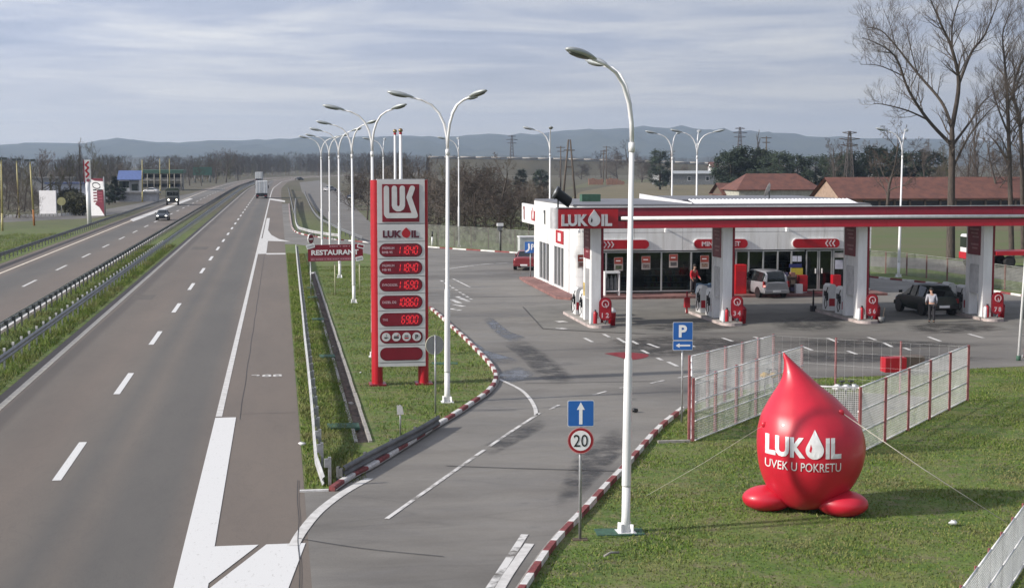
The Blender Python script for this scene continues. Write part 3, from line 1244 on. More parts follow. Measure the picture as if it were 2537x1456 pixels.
def grass(poly, dens, h0, h1, name, clump=0.5):
    P = np.array([(p[0], p[1]) for p in poly])
    x0, y0 = P.min(0)
    x1, y1 = P.max(0)
    n = int((x1 - x0) * (y1 - y0) * dens)
    x = _g.uniform(x0, x1, n)
    y = _g.uniform(y0, y1, n)
    k = inside([tuple(p) for p in P], x, y)
    x, y = x[k], y[k]
    # patches: thinner where a slow wave is low
    f = 0.5 + 0.25 * np.sin(x * 1.7 + 1.3 * np.sin(y * 0.9)) + 0.25 * np.sin(y * 1.3 + 1.1 * np.sin(x * 1.1 + 2))
    k = _g.uniform(0, 1, len(x)) < (1 - clump) + clump * f
    x, y, f = x[k], y[k], f[k]
    n = len(x)
    h = _g.uniform(h0, h1, n) * (0.6 + 0.8 * f)
    a = _g.uniform(0, 2 * np.pi, n)
    w = _g.uniform(0.008, 0.018, n)
    lx, ly = _g.normal(0, 0.5, n) * h, _g.normal(0, 0.5, n) * h
    v = np.zeros((n, 3, 3))
    v[:, 0] = np.stack([x - w * np.cos(a), y - w * np.sin(a), np.zeros(n)], 1)
    v[:, 1] = np.stack([x + w * np.cos(a), y + w * np.sin(a), np.zeros(n)], 1)
    v[:, 2] = np.stack([x + lx, y + ly, h], 1)
    me = bpy.data.meshes.new(name)
    me.vertices.add(n * 3)
    me.vertices.foreach_set('co', v.reshape(-1))
    me.loops.add(n * 3)
    me.loops.foreach_set('vertex_index', np.arange(n * 3, dtype=np.int32))
    me.polygons.add(n)
    me.polygons.foreach_set('loop_start', np.arange(0, n * 3, 3, dtype=np.int32))
    me.update()
    me.materials.append(M_blade)
    o = bpy.data.objects.new(name, me)
    col.objects.link(o)
    return o


lawn = [p for p in KERB_R[::-1]] + GP((1770, 983), (1880, 955), (2000, 938), (2190, 931), (2397, 914), (2700, 900), (2900, 1200), (2620, 1600))
lawn = [Vector((p.x + 0.12, p.y, 0)) for p in lawn]
tag(grass(lawn, 420, 0.02, 0.058, 'lawn_grass', 0.6), 'short mown green lawn grass around the red inflatable drop', 'grass', kind='stuff')
vg = [Vector((0.56, G(737, 1212).y, 0)), Vector((0.62, 135, 0)), Vector((2.15, 135, 0)), Vector((2.15, 46, 0)), Vector((2.1, G(840, 1190).y, 0)), G(818, 1208)]
tag(grass(vg, 420, 0.04, 0.12, 'verge_grass', 0.35), 'rough grass of the narrow verge between slip lane and open drain', 'grass', kind='stuff')
pl = [Vector((p.x - 0.1, p.y + 0.1, 0)) for p in KERB_L[14:]] + [Vector((9.0, 95, 0)), Vector((7.6, 118, 0)), Vector((2.75, 118, 0)), Vector((2.75, 45, 0))]
tag(grass(pl, 170, 0.03, 0.09, 'island_grass'), 'green grass of the island under the price sign', 'grass', kind='stuff')
md = [Vector((-9.75, 28, 0)), Vector((-9.75, 150, 0)), Vector((-12.75, 150, 0)), Vector((-12.75, 28, 0))]
tag(grass(md, 170, 0.06, 0.30, 'median_grass', 0.75), 'tall bright grass of the motorway median between two guardrails', 'grass', kind='stuff')
lv = [Vector((-22.4, 58, 0)), Vector((-22.4, 175, 0)), Vector((-29, 175, 0)), Vector((-44, 125, 0)), Vector((-36, 90, 0)), Vector((-28, 58, 0))]
tag(grass(lv, 45, 0.08, 0.32, 'roadside_grass', 0.9), 'rough tufted grass left of the motorway before the yellow poles', 'grass', kind='stuff')

# ================================================================== THE STATION
# ---- canopy: roof, fascia, columns
CX0, CX1, CY0, CY1, CZ0, CZ1 = 12.88, 40.5, 72.1, 81.4, 4.78, 5.78
can = thing('canopy', 'long red and white fuel station canopy on four white pillars', 'canopy', (CX0, CY0, 0))
M_roofgrey = mat('canopy_roof_sheet', (0.20, 0.20, 0.215), 0.5, metal=0.2, var=0.12, scale=0.6)
M_soffit = mat('canopy_soffit', (0.55, 0.55, 0.55), 0.6, var=0.05)
mb = MB()
mb.box(CX0 + 0.13, CX1, CY0 + 0.17, CY1 - 0.05, CZ1 - 0.55, CZ1 - 0.45, M_roofgrey)
for k in range(56):
    x = CX0 + 0.3 + k * 0.49
    mb.box(x, x + 0.05, CY0 + 0.18, CY1 - 0.1, CZ1 - 0.448, CZ1 - 0.41, M_roofgrey)
mb.build('roof', can, w=True)
mb = MB()
x = CX0 + 0.1
while x < CX1:
    mb.box(x, min(x + 0.97, CX1), CY0 + 0.1, CY1 - 0.1, CZ0 + 0.08, CZ0 + 0.11, M_soffit)
    x += 1.0
mb.build('soffit', can, w=True)
# front fascia: dark upper board, white light strip, brighter lower board, in lengths
M_fred = mat('fascia_red', (0.36, 0.006, 0.018), 0.35, var=0.05)
x = CX0 + 0.28
k = 0
while x < CX1 - 0.1:
    x2 = min(x + 3.3, CX1)
    mb = MB()
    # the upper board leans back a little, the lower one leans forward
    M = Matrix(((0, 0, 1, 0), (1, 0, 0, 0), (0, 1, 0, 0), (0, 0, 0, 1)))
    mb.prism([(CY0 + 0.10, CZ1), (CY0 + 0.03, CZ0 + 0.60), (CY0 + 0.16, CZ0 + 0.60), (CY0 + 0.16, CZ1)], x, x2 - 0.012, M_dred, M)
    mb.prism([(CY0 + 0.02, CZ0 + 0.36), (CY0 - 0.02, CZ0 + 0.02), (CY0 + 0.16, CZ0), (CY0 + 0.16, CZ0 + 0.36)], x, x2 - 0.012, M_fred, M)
    mb.build('fascia_board', can, w=True)
    x = x2
mb = MB()
mb.box(CX0 + 0.28, CX1, CY0 + 0.05, CY0 + 0.16, CZ0 + 0.365, CZ0 + 0.595, M_dark)
mb.build('fascia_recess', can, w=True)
mb = MB()
mb.tube([(CX0 + 3.35, CY0 + 0.0, CZ0 + 0.5), (CX1, CY0 + 0.0, CZ0 + 0.5)], 0.085, 12, M_white)
mb.build('light_strip', can, w=True)
mb = MB()
mb.box(CX0 + 0.2, CX1, CY0 + 0.02, CY0 + 0.22, CZ1 + 0.006, CZ1 + 0.035, mat('edge_trim', (0.5, 0.5, 0.52), 0.4, metal=0.3))
mb.build('edge_trim', can, w=True)
# left end: rounded grey corner and white side boards with the worn marks
mb = MB()
M = Matrix(((1, 0, 0, 0), (0, 1, 0, 0), (0, 0, 1, 0), (0, 0, 0, 1)))
pts = [(CX0 + 0.28, CY0 + 0.0)] + [(CX0 + 0.28 - 0.28 * math.sin(R(a)), CY0 + 0.28 - 0.28 * math.cos(R(a))) for a in range(10, 91, 10)] + [(CX0, CY0 + 0.6), (CX0 + 0.12, CY0 + 0.6), (CX0 + 0.28, CY0 + 0.4)]
mb.prism(pts, CZ0, CZ1, mat('corner_panel', (0.55, 0.55, 0.56), 0.35, metal=0.3), M)
mb.build('corner_panel', can, w=True)
y = CY0 + 0.6
while y < CY1 - 0.2:
    y2 = min(y + 2.66, CY1)
    mb = MB()
    mb.box(CX0, CX0 + 0.12, y, y2 - 0.012, CZ0, CZ1, M_panel)
    mb.build('side_board', can, w=True)
    y = y2
mb = MB()
for yy, w, mm in ((74.2, 0.55, M_black), (80.6, 0.55, M_dred)):
    mb.prism([(-0.17, 0.34), (0.17, 0.34), (0.17, -0.36), (-0.02, -0.30), (-0.02, 0.2), (-0.17, 0.2)], 0.0, 0.03, mm, LEFT(CX0, yy, (CZ0 + CZ1) / 2))
mb.prism([(-0.5, -0.28), (0.5, -0.30), (0.5, 0.2), (-0.5, 0.2)], 0.0, 0.03, M_red, LEFT(CX0, 77.6, (CZ0 + CZ1) / 2))
mb.prism(drop2d(0.4, 0.55, 0.1, 0.05), 0.03, 0.045, M_white, LEFT(CX0, 77.6, (CZ0 + CZ1) / 2))
mb.prism([(-0.3, 0.2), (-0.1, 0.35), (0.0, 0.2)], 0.0, 0.03, M_red, LEFT(CX0, 77.6, (CZ0 + CZ1) / 2))
mb.build('side_emblem', can, w=True)
mb = MB()
Lx = (CX0 + 0.33, CX0 + 2.75)
mb.box(CX0 + 0.282, CX0 + 3.2, CY0 - 0.06, CY0 - 0.025, CZ0 + 0.03, CZ1 - 0.06, M_red)
mb.build('name_board', can, w=True)
mb = MB()
lukoil(mb, FRONT(CX0 + 1.66, CY0 - 0.06, CZ0 + 0.42), mat('silver_lettering', (0.62, 0.62, 0.64), 0.35, metal=0.2), 2.45, 0.56, 0.09, dark=M_black)
mb.build('lettering', can, w=True)

COLX = [15.25, 21.86, 28.82, 35.47]
M_grey = mat('grey_panel', (0.42, 0.42, 0.43), 0.5, var=0.06)
M_banner = mat('dark_red_banner', (0.17, 0.012, 0.022), 0.5, var=0.15, scale=2)
for k, cx in enumerate(COLX):
    mb = MB()
    y0, y1 = 73.0, 75.0
    mb.box(cx - 0.27, cx + 0.20, y0, y0 + 0.5, 0.15, CZ0 + 0.075, M_white)
    mb.box(cx - 0.27, cx + 0.20, y1 - 0.45, y1, 0.15, CZ0 + 0.075, M_white)
    mb.box(cx - 0.21, cx + 0.15, y0 + 0.5, y1 - 0.45, 1.25, CZ0 + 0.07, M_white)
    c = mb.build('column', can, w=True)
    mb = MB()
    mb.box(cx + 0.205, cx + 0.33, y0 + 0.02, y0 + 0.32, 0.16, CZ0 + 0.072, M_dred)
    mb.build('corner_strip', c, w=True)
    mb = MB()
    mb.box(cx - 0.30, cx - 0.272, y0 + 0.35, y1 - 0.2, 3.25, CZ0 + 0.07, M_banner)
    for j in range(6):
        zz = 4.5 - j * 0.19
        if j == 3:
            continue
        mb.box(cx - 0.304, cx - 0.300, y0 + 0.55 + 0.1 * (j % 2), y1 - 0.45 - 0.15 * (j % 3), zz, zz + 0.09, mat('faded_print', (0.34, 0.16, 0.17), 0.6))
    mb.build('banner', c, w=True)
    mb = MB()
    if k == 0:
        M_rec = mat('recess_board', (0.30, 0.30, 0.31), 0.5)
    else:
        M_rec = mat('pale_recess_board', (0.55, 0.55, 0.56), 0.5)
    mb.box(cx - 0.275, cx - 0.222, y0 + 0.56, y1 - 0.5, 1.3, 2.75, M_rec)
    mb.build('side_board', c, w=True)
    if k == 0:
        mb = MB()
        mb.box(cx - 0.285, cx - 0.273, y1 - 0.4, y1 - 0.05, 1.35, 2.0, mat('yellow_notice', (0.62, 0.45, 0.12), 0.6))
        mb.box(cx - 0.288, cx - 0.285, y1 - 0.3, y1 - 0.2, 1.55, 1.85, M_black)
        mb.build('notice', c, w=True)

# ---- pump islands, pumps and what stands on them
PUMPN = ['1 2', '3 4', '5 6', '7 8']
place = ['at the leftmost canopy pillar', 'at the second canopy pillar', 'at the third canopy pillar', 'at the rightmost canopy pillar']
M_pumpw = mat('pump_white', (0.72, 0.72, 0.72), 0.35, var=0.05)


def pump(name_label, x, y, group):
    t = thing('fuel_pump', name_label, 'fuel pump', (x, y, 0.15), 0, group)
    mb = MB()
    prof = [(-0.24, 0.0), (0.24, 0.0), (0.24, 1.05), (0.2, 1.28), (0.1, 1.4), (-0.1, 1.4), (-0.2, 1.28), (-0.24, 1.05)]
    mb.prism(prof, -0.45, 0.45, M_pumpw, FRONT(0, 0, 0))
    mb.build('body', t, bevel=0.02)
    for s in (-1, 1):
        mb = MB()
        mb.box(s * 0.242, s * 0.25, -0.25, 0.25, 0.75, 1.02, M_dark) if s > 0 else mb.box(-0.25, -0.242, -0.25, 0.25, 0.75, 1.02, M_dark)
        mb.build('display', t)
        mb = MB()
        a = s * 0.25
        mb.box(min(a, a + s * 0.08), max(a, a + s * 0.08), -0.43, -0.30, 0.55, 0.95, M_black)
        mb.tube([(a + s * 0.06, -0.36, 0.9), (a + s * 0.16, -0.40, 0.78), (a + s * 0.13, -0.42, 0.66)], 0.03, 6, M_black)
        mb.build('nozzle', t)
        mb = MB()
        mb.tube([(a, -0.36, 1.25), (a + s * 0.13, -0.40, 0.9), (a + s * 0.2, -0.43, 0.4), (a + s * 0.14, -0.42, 0.12), (a + s * 0.05, -0.40, 0.3), (a + s * 0.08, -0.37, 0.6)], 0.022, 6, M_rubber)
        mb.build('hose', t)
    mb = MB()
    mb.box(-0.2, 0.2, -0.455, -0.452, 0.25, 0.65, M_red)
    mb.build('front_label', t)
    return t


for k, cx in enumerate(COLX):
    y0, y1 = 71.9, 79.3
    isl = thing('pump_island', 'raised concrete pump island ' + place[k], 'pump island', (cx, 75, 0), 0, 'pump islands under the canopy')
    mb = MB()
    pts = [(0.55 * math.sin(R(a)), -2.6 - 0.55 * math.cos(R(a))) for a in range(90, -91, -15)]
    pts += [(-0.55, 4.0), (-0.4, 4.3), (0.4, 4.3), (0.55, 4.0)]
    mb.prism(pts, 0.0, 0.15, M_conc, Matrix.Identity(4), mat('island_kerb', (0.5, 0.42, 0.40), 0.7, var=0.2))
    mb.build('kerb_slab', isl)
    pump('nearer white fuel pump with black hoses ' + place[k], cx, 75.75, 'pumps under the canopy')
    pump('farther white fuel pump with black hoses ' + place[k], cx, 77.6, 'pumps under the canopy')
    pn = thing('number_plaque', 'red rounded plaque numbered %s ' % PUMPN[k].replace(' ', ' and ') + place[k], 'sign', (cx + 0.33, 72.55, 0.15), 0, 'pump number plaques')
    mb = MB()
    out = rounded(0.62, 1.15, 0.30, 6, 0, 0.72)
    mb.prism(out, -0.03, 0.03, M_dred, FRONT(0, 0, 0))
    mb.prism(rounded(0.54, 1.07, 0.26, 6, 0, 0.72), 0.03, 0.036, M_red, FRONT(0, 0, 0))
    mb.build('plate', pn)
    mb = MB()
    mw = mat('plaque_print', (0.70, 0.52, 0.54), 0.5)
    ring = [(0.16 * math.cos(R(a)), 0.98 + 0.16 * math.sin(R(a))) for a in range(-60, 265, 18)]
    stroke(mb, ring, 0.045, FRONT(0, 0, 0), mw, 0.036, 0.042)
    stroke(mb, [(0.0, 0.98), (0.05, 0.80)], 0.05, FRONT(0, 0, 0), mw, 0.036, 0.05)
    mb.build('ring_mark', pn)
    mb = MB()
    text(mb, PUMPN[k], FRONT(0, -0.036, 0.42), mw, w=0.36, h=0.24, bold=0.03, depth=0.004)
    mb.build('number', pn)
    mb = MB()
    mb.tube([(0, 0.0, 0.0), (0, 0.0, 0.2)], 0.04, 8, M_galv)
    mb.build('foot', pn)

    def extinguisher(x, y, lab):
        t = thing('fire_extinguisher', lab, 'fire extinguisher', (x, y, 0.15), 0, 'extinguishers on the islands')
        mb = MB()
        mb.lathe([(0.09, 0), (0.1, 0.03), (0.1, 0.48), (0.07, 0.58), (0.03, 0.61)], 10, M_red)
        mb.build('cylinder', t)
        mb = MB()
        mb.box(-0.03, 0.03, -0.09, 0.06, 0.61, 0.68, M_black)
        mb.tube([(0, -0.08, 0.63), (0.1, -0.1, 0.5), (0.12, -0.08, 0.25)], 0.018, 6, M_rubber)
        mb.build('valve', t)
    extinguisher(cx - 0.12, 72.75, 'red fire extinguisher before the pillar ' + place[k])
    t = thing('litter_bin', ('red litter bin with a pale lid ' if k == 0 else 'plain red litter bin ') + place[k], 'bin', (cx + 0.78, 73.1, 0.15 if False else 0.012), 0, 'bins by the islands')
    mb = MB()
    mb.lathe([(0.17, 0), (0.2, 0.62), (0.21, 0.64)], 12, M_red)
    mb.build('bucket', t)
    mb = MB()
    mb.lathe([(0.21, 0.64), (0.2, 0.74), (0.12, 0.84), (0.02, 0.88)], 12, M_white if k == 0 else M_dred)
    mb.build('lid', t)
    t = tag((lambda b: (b.lathe([(0.07, 0), (0.09, 0.1), (0.085, 0.55), (0.03, 0.6)], 10, M_white), b.build('bollard', loc=(cx - 0.42, 72.35, 0.15)))[1])(MB()), 'short white bollard at the island tip ' + place[k], 'bollard', 'island bollards')
    if k in (1, 2):
        t = thing('washing_stand', 'slim %s windscreen washing stand behind the pumps ' % ('red' if k == 1 else 'black') + place[k], 'stand', (cx - 0.62, 78.4, 0.02))
        mm = M_red if k == 1 else M_black
        mb = MB()
        mb.tube([(0, 0, 0), (0, 0, 1.15)], 0.05, 8, mm)
        mb.build('post', t)
        mb = MB()
        mb.box(-0.14, 0.14, -0.12, 0.12, 0.3 if k == 1 else 0.0, 0.85 if k == 1 else 0.3, mm)
        mb.build('tray', t)
    if k == 2:
        t = thing('bucket', 'grey bucket with a brush standing by the foot of the third pillar', 'bucket', (cx + 0.75, 72.3, 0.012))
        mb = MB()
        mb.lathe([(0.14, 0), (0.18, 0.3)], 12, M_galvd)
        mb.build('pail', t)
        mb = MB()
        mb.tube([(0.05, 0, 0.1), (0.16, 0.05, 0.75)], 0.018, 6, M_wood)
        mb.build('handle', t)
t = tag((lambda b: (b.box(-0.45, 0.45, -0.3, 0.3, 0, 1.35, M_pumpw), b.box(-0.35, 0.35, -0.31, -0.301, 0.85, 1.1, M_grey), b.build('service_cabinet', loc=(34.0, 75.9, 0.02), bevel=0.06))[2])(MB()), 'rounded white service cabinet left of the rightmost pillar', 'cabinet')

# searchlight on the canopy roof
p = at(1388, 505, 75)
t = thing('searchlight', 'black searchlight tilted to the sky on the left end of the canopy roof', 'searchlight', (p.x, 74.2, CZ1 - 0.45))
mb = MB()
mb.box(-0.35, 0.35, -0.35, 0.35, 0, 0.28, M_black)
mb.build('base', t)
t.scale = (.95, .95, 1.12)
mb = MB()
for s in (-1, 1):
    mb.box(s * 0.27 - 0.03, s * 0.27 + 0.03, -0.08, 0.08, 0.28, 0.85, M_black)
mb.build('fork', t)
mb = MB()
T = Matrix.Translation((0, 0, 0.80)) @ Matrix.Rotation(R(-58), 4, 'Y')
mb.lathe([(0.15, -0.45), (0.24, -0.4), (0.24, 0.3), (0.30, 0.34), (0.30, 0.5)], 14, M_black, M=T)
hd = mb.build('lamp_barrel', t)
mb = MB()
mb.lathe([(0.26, 0.505), (0.01, 0.53)], 14, M_galv, M=T)
mb.build('lens', hd)

# ---- shop building
SY0, SY1, SX0, SX1, SZ = 88.9, 103.0, 17.15, 35.6, 5.35
shop = thing('shop_building', 'low white station shop with dark glass front and red sign bars behind the pumps', 'building', (SX0, SY0, 0))
def sx(u, y=SY0):
    return at(u, 690, y).x


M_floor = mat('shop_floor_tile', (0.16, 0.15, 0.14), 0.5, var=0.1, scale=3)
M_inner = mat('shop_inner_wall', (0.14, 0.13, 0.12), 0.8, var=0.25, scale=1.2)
WZ0, WZ1 = 0.26, 2.66
mb = MB()
# upper front wall, split into cladding panels with open joints
xj = SX0 + 0.75
panels = []
while xj < SX1:
    x2 = min(xj + 2.95, SX1)
    for z0, z1 in ((2.72, 3.78), (3.80, 4.86), (4.88, SZ)):
        m2 = MB()
        m2.box(xj, x2 - 0.02, SY0, SY0 + 0.18, z0, z1, M_panel)
        m2.build('cladding_panel', shop, w=True)
    xj = x2
mb.box(SX0 + 0.75, SX1, SY0 + 0.185, SY0 + 0.30, 2.70, SZ - 0.02, M_grey)
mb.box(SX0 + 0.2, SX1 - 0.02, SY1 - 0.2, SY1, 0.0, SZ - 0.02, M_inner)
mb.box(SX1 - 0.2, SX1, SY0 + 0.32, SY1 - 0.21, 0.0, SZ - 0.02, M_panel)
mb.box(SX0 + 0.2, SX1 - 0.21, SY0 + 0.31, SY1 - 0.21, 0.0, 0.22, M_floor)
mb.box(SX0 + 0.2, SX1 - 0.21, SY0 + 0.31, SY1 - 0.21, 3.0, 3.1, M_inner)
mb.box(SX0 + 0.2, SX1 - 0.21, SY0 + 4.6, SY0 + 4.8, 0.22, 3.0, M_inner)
mb.build('wall', shop, w=True)
# rounded corner in stacked drums
for k in range(9):
    m2 = MB()
    z0 = 0.02 + k * 0.595
    pts = [(SX0 + 0.75, SY0)] + [(SX0 + 0.75 - 0.75 * math.sin(R(a)), SY0 + 0.75 - 0.75 * math.cos(R(a))) for a in range(9, 91, 9)] + [(SX0 + 0.2, SY0 + 0.75), (SX0 + 0.75, SY0 + 0.22)]
    m2.prism(pts, z0, min(z0 + 0.585, SZ), M_panel, Matrix.Identity(4))
    m2.build('corner_drum', shop, w=True)
# left wall with three window bays; piers between
bays = [(1373, 1395), (1343, 1365)]
piers = []


def sy(u):
    # y on the left wall met by column u
    d = _cf + _cr * ((u - PW / 2) / FOC)
    return SX0 * d.y / d.x


b1 = (sy(1396), sy(1371))
b2 = (sy(1360), sy(1335))
for y0, y1 in ((SY0 + 0.76, b1[0]), (b1[1], b2[0]), (b2[1], SY1)):
    m2 = MB()
    m2.box(SX0, SX0 + 0.2, y0, y1, 0.0, 2.7, M_panel)
    m2.build('pier', shop, w=True)
m2 = MB()
m2.box(SX0, SX0 + 0.2, SY0 + 0.76, SY1, 2.705, SZ, M_panel)
m2.build('upper_wall', shop, w=True)
for y0, y1 in (b1, b2):
    m2 = MB()
    for i in range(4):
        yy = y0 + (y1 - y0 - 0.08) * i / 3
        m2.box(SX0 + 0.02, SX0 + 0.10, yy, yy + 0.08, 0.28, 2.7, M_white)
    m2.box(SX0 + 0.01, SX0 + 0.12, y0, y1, 0.2, 0.279, M_white)
    f = m2.build('side_window', shop, w=True)
    m2 = MB()
    m2.box(SX0 + 0.105, SX0 + 0.13, y0, y1, 0.28, 2.7, M_glass)
    m2.build('pane', f, w=True)
    m2 = MB()
    m2.box(SX0 + 0.02, SX0 + 0.2, y0, y1, 0.0, 0.195, M_panel)
    m2.build('sill', f, w=True)
# sign on the left wall
yy = (sy(1385))
m2 = MB()
m2.box(SX0 - 0.06, SX0 - 0.003, yy - 1.55, yy + 0.9, 2.95, 3.75, M_red)
m2.box(SX0 - 0.066, SX0 - 0.06, yy - 0.85, yy + 0.15, 3.1, 3.6, M_white)
m2.build('side_sign', shop, w=True)
# front frames and panes
us = [1426, 1500, 1560, 1637, 1711, 1775]
M_frame = mat('aluminium_frame', (0.46, 0.47, 0.47), 0.4, metal=0.4, var=0.06)
fx = [sx(u) for u in us]
fx[0] = SX0 + 0.76
for a, b in zip(fx, fx[1:]):
    m2 = MB()
    m2.box(a, a + 0.09, SY0 + 0.02, SY0 + 0.14, WZ0, WZ1, M_frame)
    m2.box(a + 0.09, b, SY0 + 0.02, SY0 + 0.14, WZ1 - 0.06, WZ1, M_frame)
    m2.box(a + 0.09, b, SY0 + 0.02, SY0 + 0.14, WZ0, WZ0 + 0.07, M_frame)
    f = m2.build('window', shop, w=True)
    m2 = MB()
    m2.box(a + 0.092, b - 0.002, SY0 + 0.07, SY0 + 0.085, WZ0 + 0.071, WZ1 - 0.061, M_shopglass)
    m2.build('pane', f, w=True)
wx = [sx(u) for u in (1778, 1822, 1853, 1889, 1925, 1959, 1993)]
for a, b in zip(wx, wx[1:]):
    m2 = MB()
    m2.box(a, a + 0.09, SY0 + 0.02, SY0 + 0.14, 1.1, WZ1, M_frame)
    m2.box(a + 0.09, b, SY0 + 0.02, SY0 + 0.14, WZ1 - 0.06, WZ1, M_frame)
    m2.box(a + 0.09, b, SY0 + 0.02, SY0 + 0.14, 1.1, 1.18, M_frame)
    f = m2.build('window', shop, w=True)
    m2 = MB()
    m2.box(a + 0.092, b - 0.002, SY0 + 0.07, SY0 + 0.085, 1.181, WZ1 - 0.061, M_shopglass)
    m2.build('pane', f, w=True)
m2 = MB()
m2.box(wx[0], wx[-1], SY0 + 0.02, SY0 + 0.2, 0.2, 1.095, mat('dark_base_board', (0.05, 0.035, 0.033), 0.5))
m2.build('base_board', shop, w=True)
dx = [sx(u) for u in (1996, 2028, 2062)]
for i in range(2):
    m2 = MB()
    a, b = dx[i] + 0.02, dx[i + 1] - 0.02
    m2.box(a, a + 0.07, SY0 + 0.03, SY0 + 0.09, 0.2, WZ1, M_frame)
    m2.box(b - 0.07, b, SY0 + 0.03, SY0 + 0.09, 0.2, WZ1, M_frame)
    m2.box(a + 0.07, b - 0.07, SY0 + 0.03, SY0 + 0.09, WZ1 - 0.07, WZ1, M_frame)
    m2.box(a + 0.07, b - 0.07, SY0 + 0.03, SY0 + 0.09, 0.2, 0.29, M_frame)
    f = m2.build('door', shop, w=True)
    m2 = MB()
    m2.box(a + 0.072, b - 0.072, SY0 + 0.05, SY0 + 0.06, 0.292, WZ1 - 0.072, M_shopglass)
    m2.build('pane', f, w=True)
    m2 = MB()
    hx = b - 0.2 if i == 0 else a + 0.16
    m2.box(hx, hx + 0.06, SY0 - 0.02, SY0 + 0.045, 1.25, 1.55, M_white)
    m2.build('handle', f, w=True)
m2 = MB()
a, b = dx[2] + 0.02, SX1 - 0.02
m2.box(a, a + 0.10, SY0 + 0.02, SY0 + 0.14, 0.2, WZ1, M_frame)
m2.box(a + 0.1, b, SY0 + 0.02, SY0 + 0.14, 0.2, 0.3, M_frame)
m2.box(a + 0.1, b, SY0 + 0.02, SY0 + 0.14, WZ1 - 0.06, WZ1, M_frame)
f = m2.build('window', shop, w=True)
m2 = MB()
m2.box(a + 0.102, b - 0.002, SY0 + 0.07, SY0 + 0.085, 0.302, WZ1 - 0.062, M_shopglass)
m2.build('pane', f, w=True)
# shelves and a counter seen through the glass
for i, (x0, w, d, h) in enumerate(((19.0, 2.2, 2.4, 1.6), (22.2, 2.6, 2.8, 1.5), (26.0, 2.2, 2.2, 1.1), (29.6, 2.4, 2.6, 1.7))):
    m2 = MB()
    cols = [mat('goods_%d' % j, c, 0.6) for j, c in enumerate(((0.22, 0.05, 0.04), (0.05, 0.10, 0.12), (0.25, 0.2, 0.06), (0.08, 0.14, 0.05), (0.22, 0.2, 0.18)))]
    y = SY0 + d
    m2.box(x0, x0 + w, y, y + 0.5, 0.22, 0.3, M_grey)
    for lv in range(int(h / 0.4)):
        m2.box(x0, x0 + w, y, y + 0.5, 0.6 + lv * 0.4, 0.63 + lv * 0.4, M_grey)
        xx = x0
        while xx < x0 + w - 0.2:
            ww = rnd.uniform(0.08, 0.22)
            m2.box(xx, xx + ww, y + 0.03, y + 0.4, 0.31 + lv * 0.4 if lv == 0 else 0.235 + lv * 0.4, 0.31 + lv * 0.4 + rnd.uniform(0.12, 0.26), rnd.choice(cols))
            xx += ww + 0.03
    m2.build('goods_shelf', shop, w=True)
# posters on the glass
for u, v0, v1, k in ((1532, 636, 672, 0), (1600, 634, 668, 1), (1668, 628, 664, 2), (1745, 632, 666, 3), (1442, 634, 660, 4)):
    x = sx(u)
    zc = hgt((x, SY0), (v0 + v1) / 2)
    m2 = MB()
    m2.box(x - 0.27, x + 0.27, SY0 - 0.012, SY0 - 0.004, zc - 0.40, zc + 0.40, mat('poster_paper', (0.42, 0.38, 0.35), 0.6))
    m2.box(x - 0.25, x + 0.25, SY0 - 0.016, SY0 - 0.012, zc + 0.0, zc + 0.38, mat('poster_red', (0.33, 0.06, 0.04), 0.6))
    m2.box(x - 0.18, x + 0.2, SY0 - 0.016, SY0 - 0.012, zc - 0.3, zc - 0.08, mat('poster_picture_%d' % k, ((0.12, 0.14, 0.07), (0.3, 0.22, 0.2), (0.13, 0.12, 0.12), (0.3, 0.2, 0.14), (0.2, 0.1, 0.08))[k], 0.6, var=0.3, scale=9))
    m2.box(x - 0.16, x + 0.12, SY0 - 0.0165, SY0 - 0.0162, zc + 0.16, zc + 0.22, M_white)
    m2.build('poster', shop, w=True)
for u, v, w, h, c in ((1968, 641, 0.28, 0.34, (0.6, 0.62, 0.7)), (1980, 641, 0.25, 0.34, (0.6, 0.62, 0.7)), (1974, 672, 0.75, 0.4, (0.55, 0.45, 0.05)), (1970, 658, 0.8, 0.22, (0.03, 0.04, 0.16)), (2078, 655, 0.5, 0.55, (0.52, 0.54, 0.62)), (2078, 632, 0.6, 0.3, (0.5, 0.48, 0.45))):
    x = sx(u)
    zc = hgt((x, SY0), v)
    m2 = MB()
    m2.box(x - w / 2, x + w / 2, SY0 - 0.012, SY0 - 0.005, zc - h / 2, zc + h / 2, mat('notice_%d_%d' % (u, v), c, 0.6))
    m2.build('notice', shop, w=True)
# red sign bars
def bar(u0, u1, v0, v1, name):
    x0, x1 = sx(u0), sx(u1)
    z1, z0 = hgt((x0, SY0), v0), hgt((x0, SY0), v1)
    m2 = MB()
    h = z1 - z0
    m2.prism(rounded(x1 - x0 + 0.1, h + 0.1, (h + 0.1) / 2 - 0.01, 8), 0.0, 0.09, M_white, FRONT((x0 + x1) / 2, SY0 - 0.002, (z0 + z1) / 2))
    m2.prism(rounded(x1 - x0, h, h / 2 - 0.01, 8), 0.09, 0.13, M_red, FRONT((x0 + x1) / 2, SY0 - 0.002, (z0 + z1) / 2))
    s = m2.build(name, shop, w=True)
    return s, (x0 + x1) / 2, (z0 + z1) / 2, x1 - x0, h


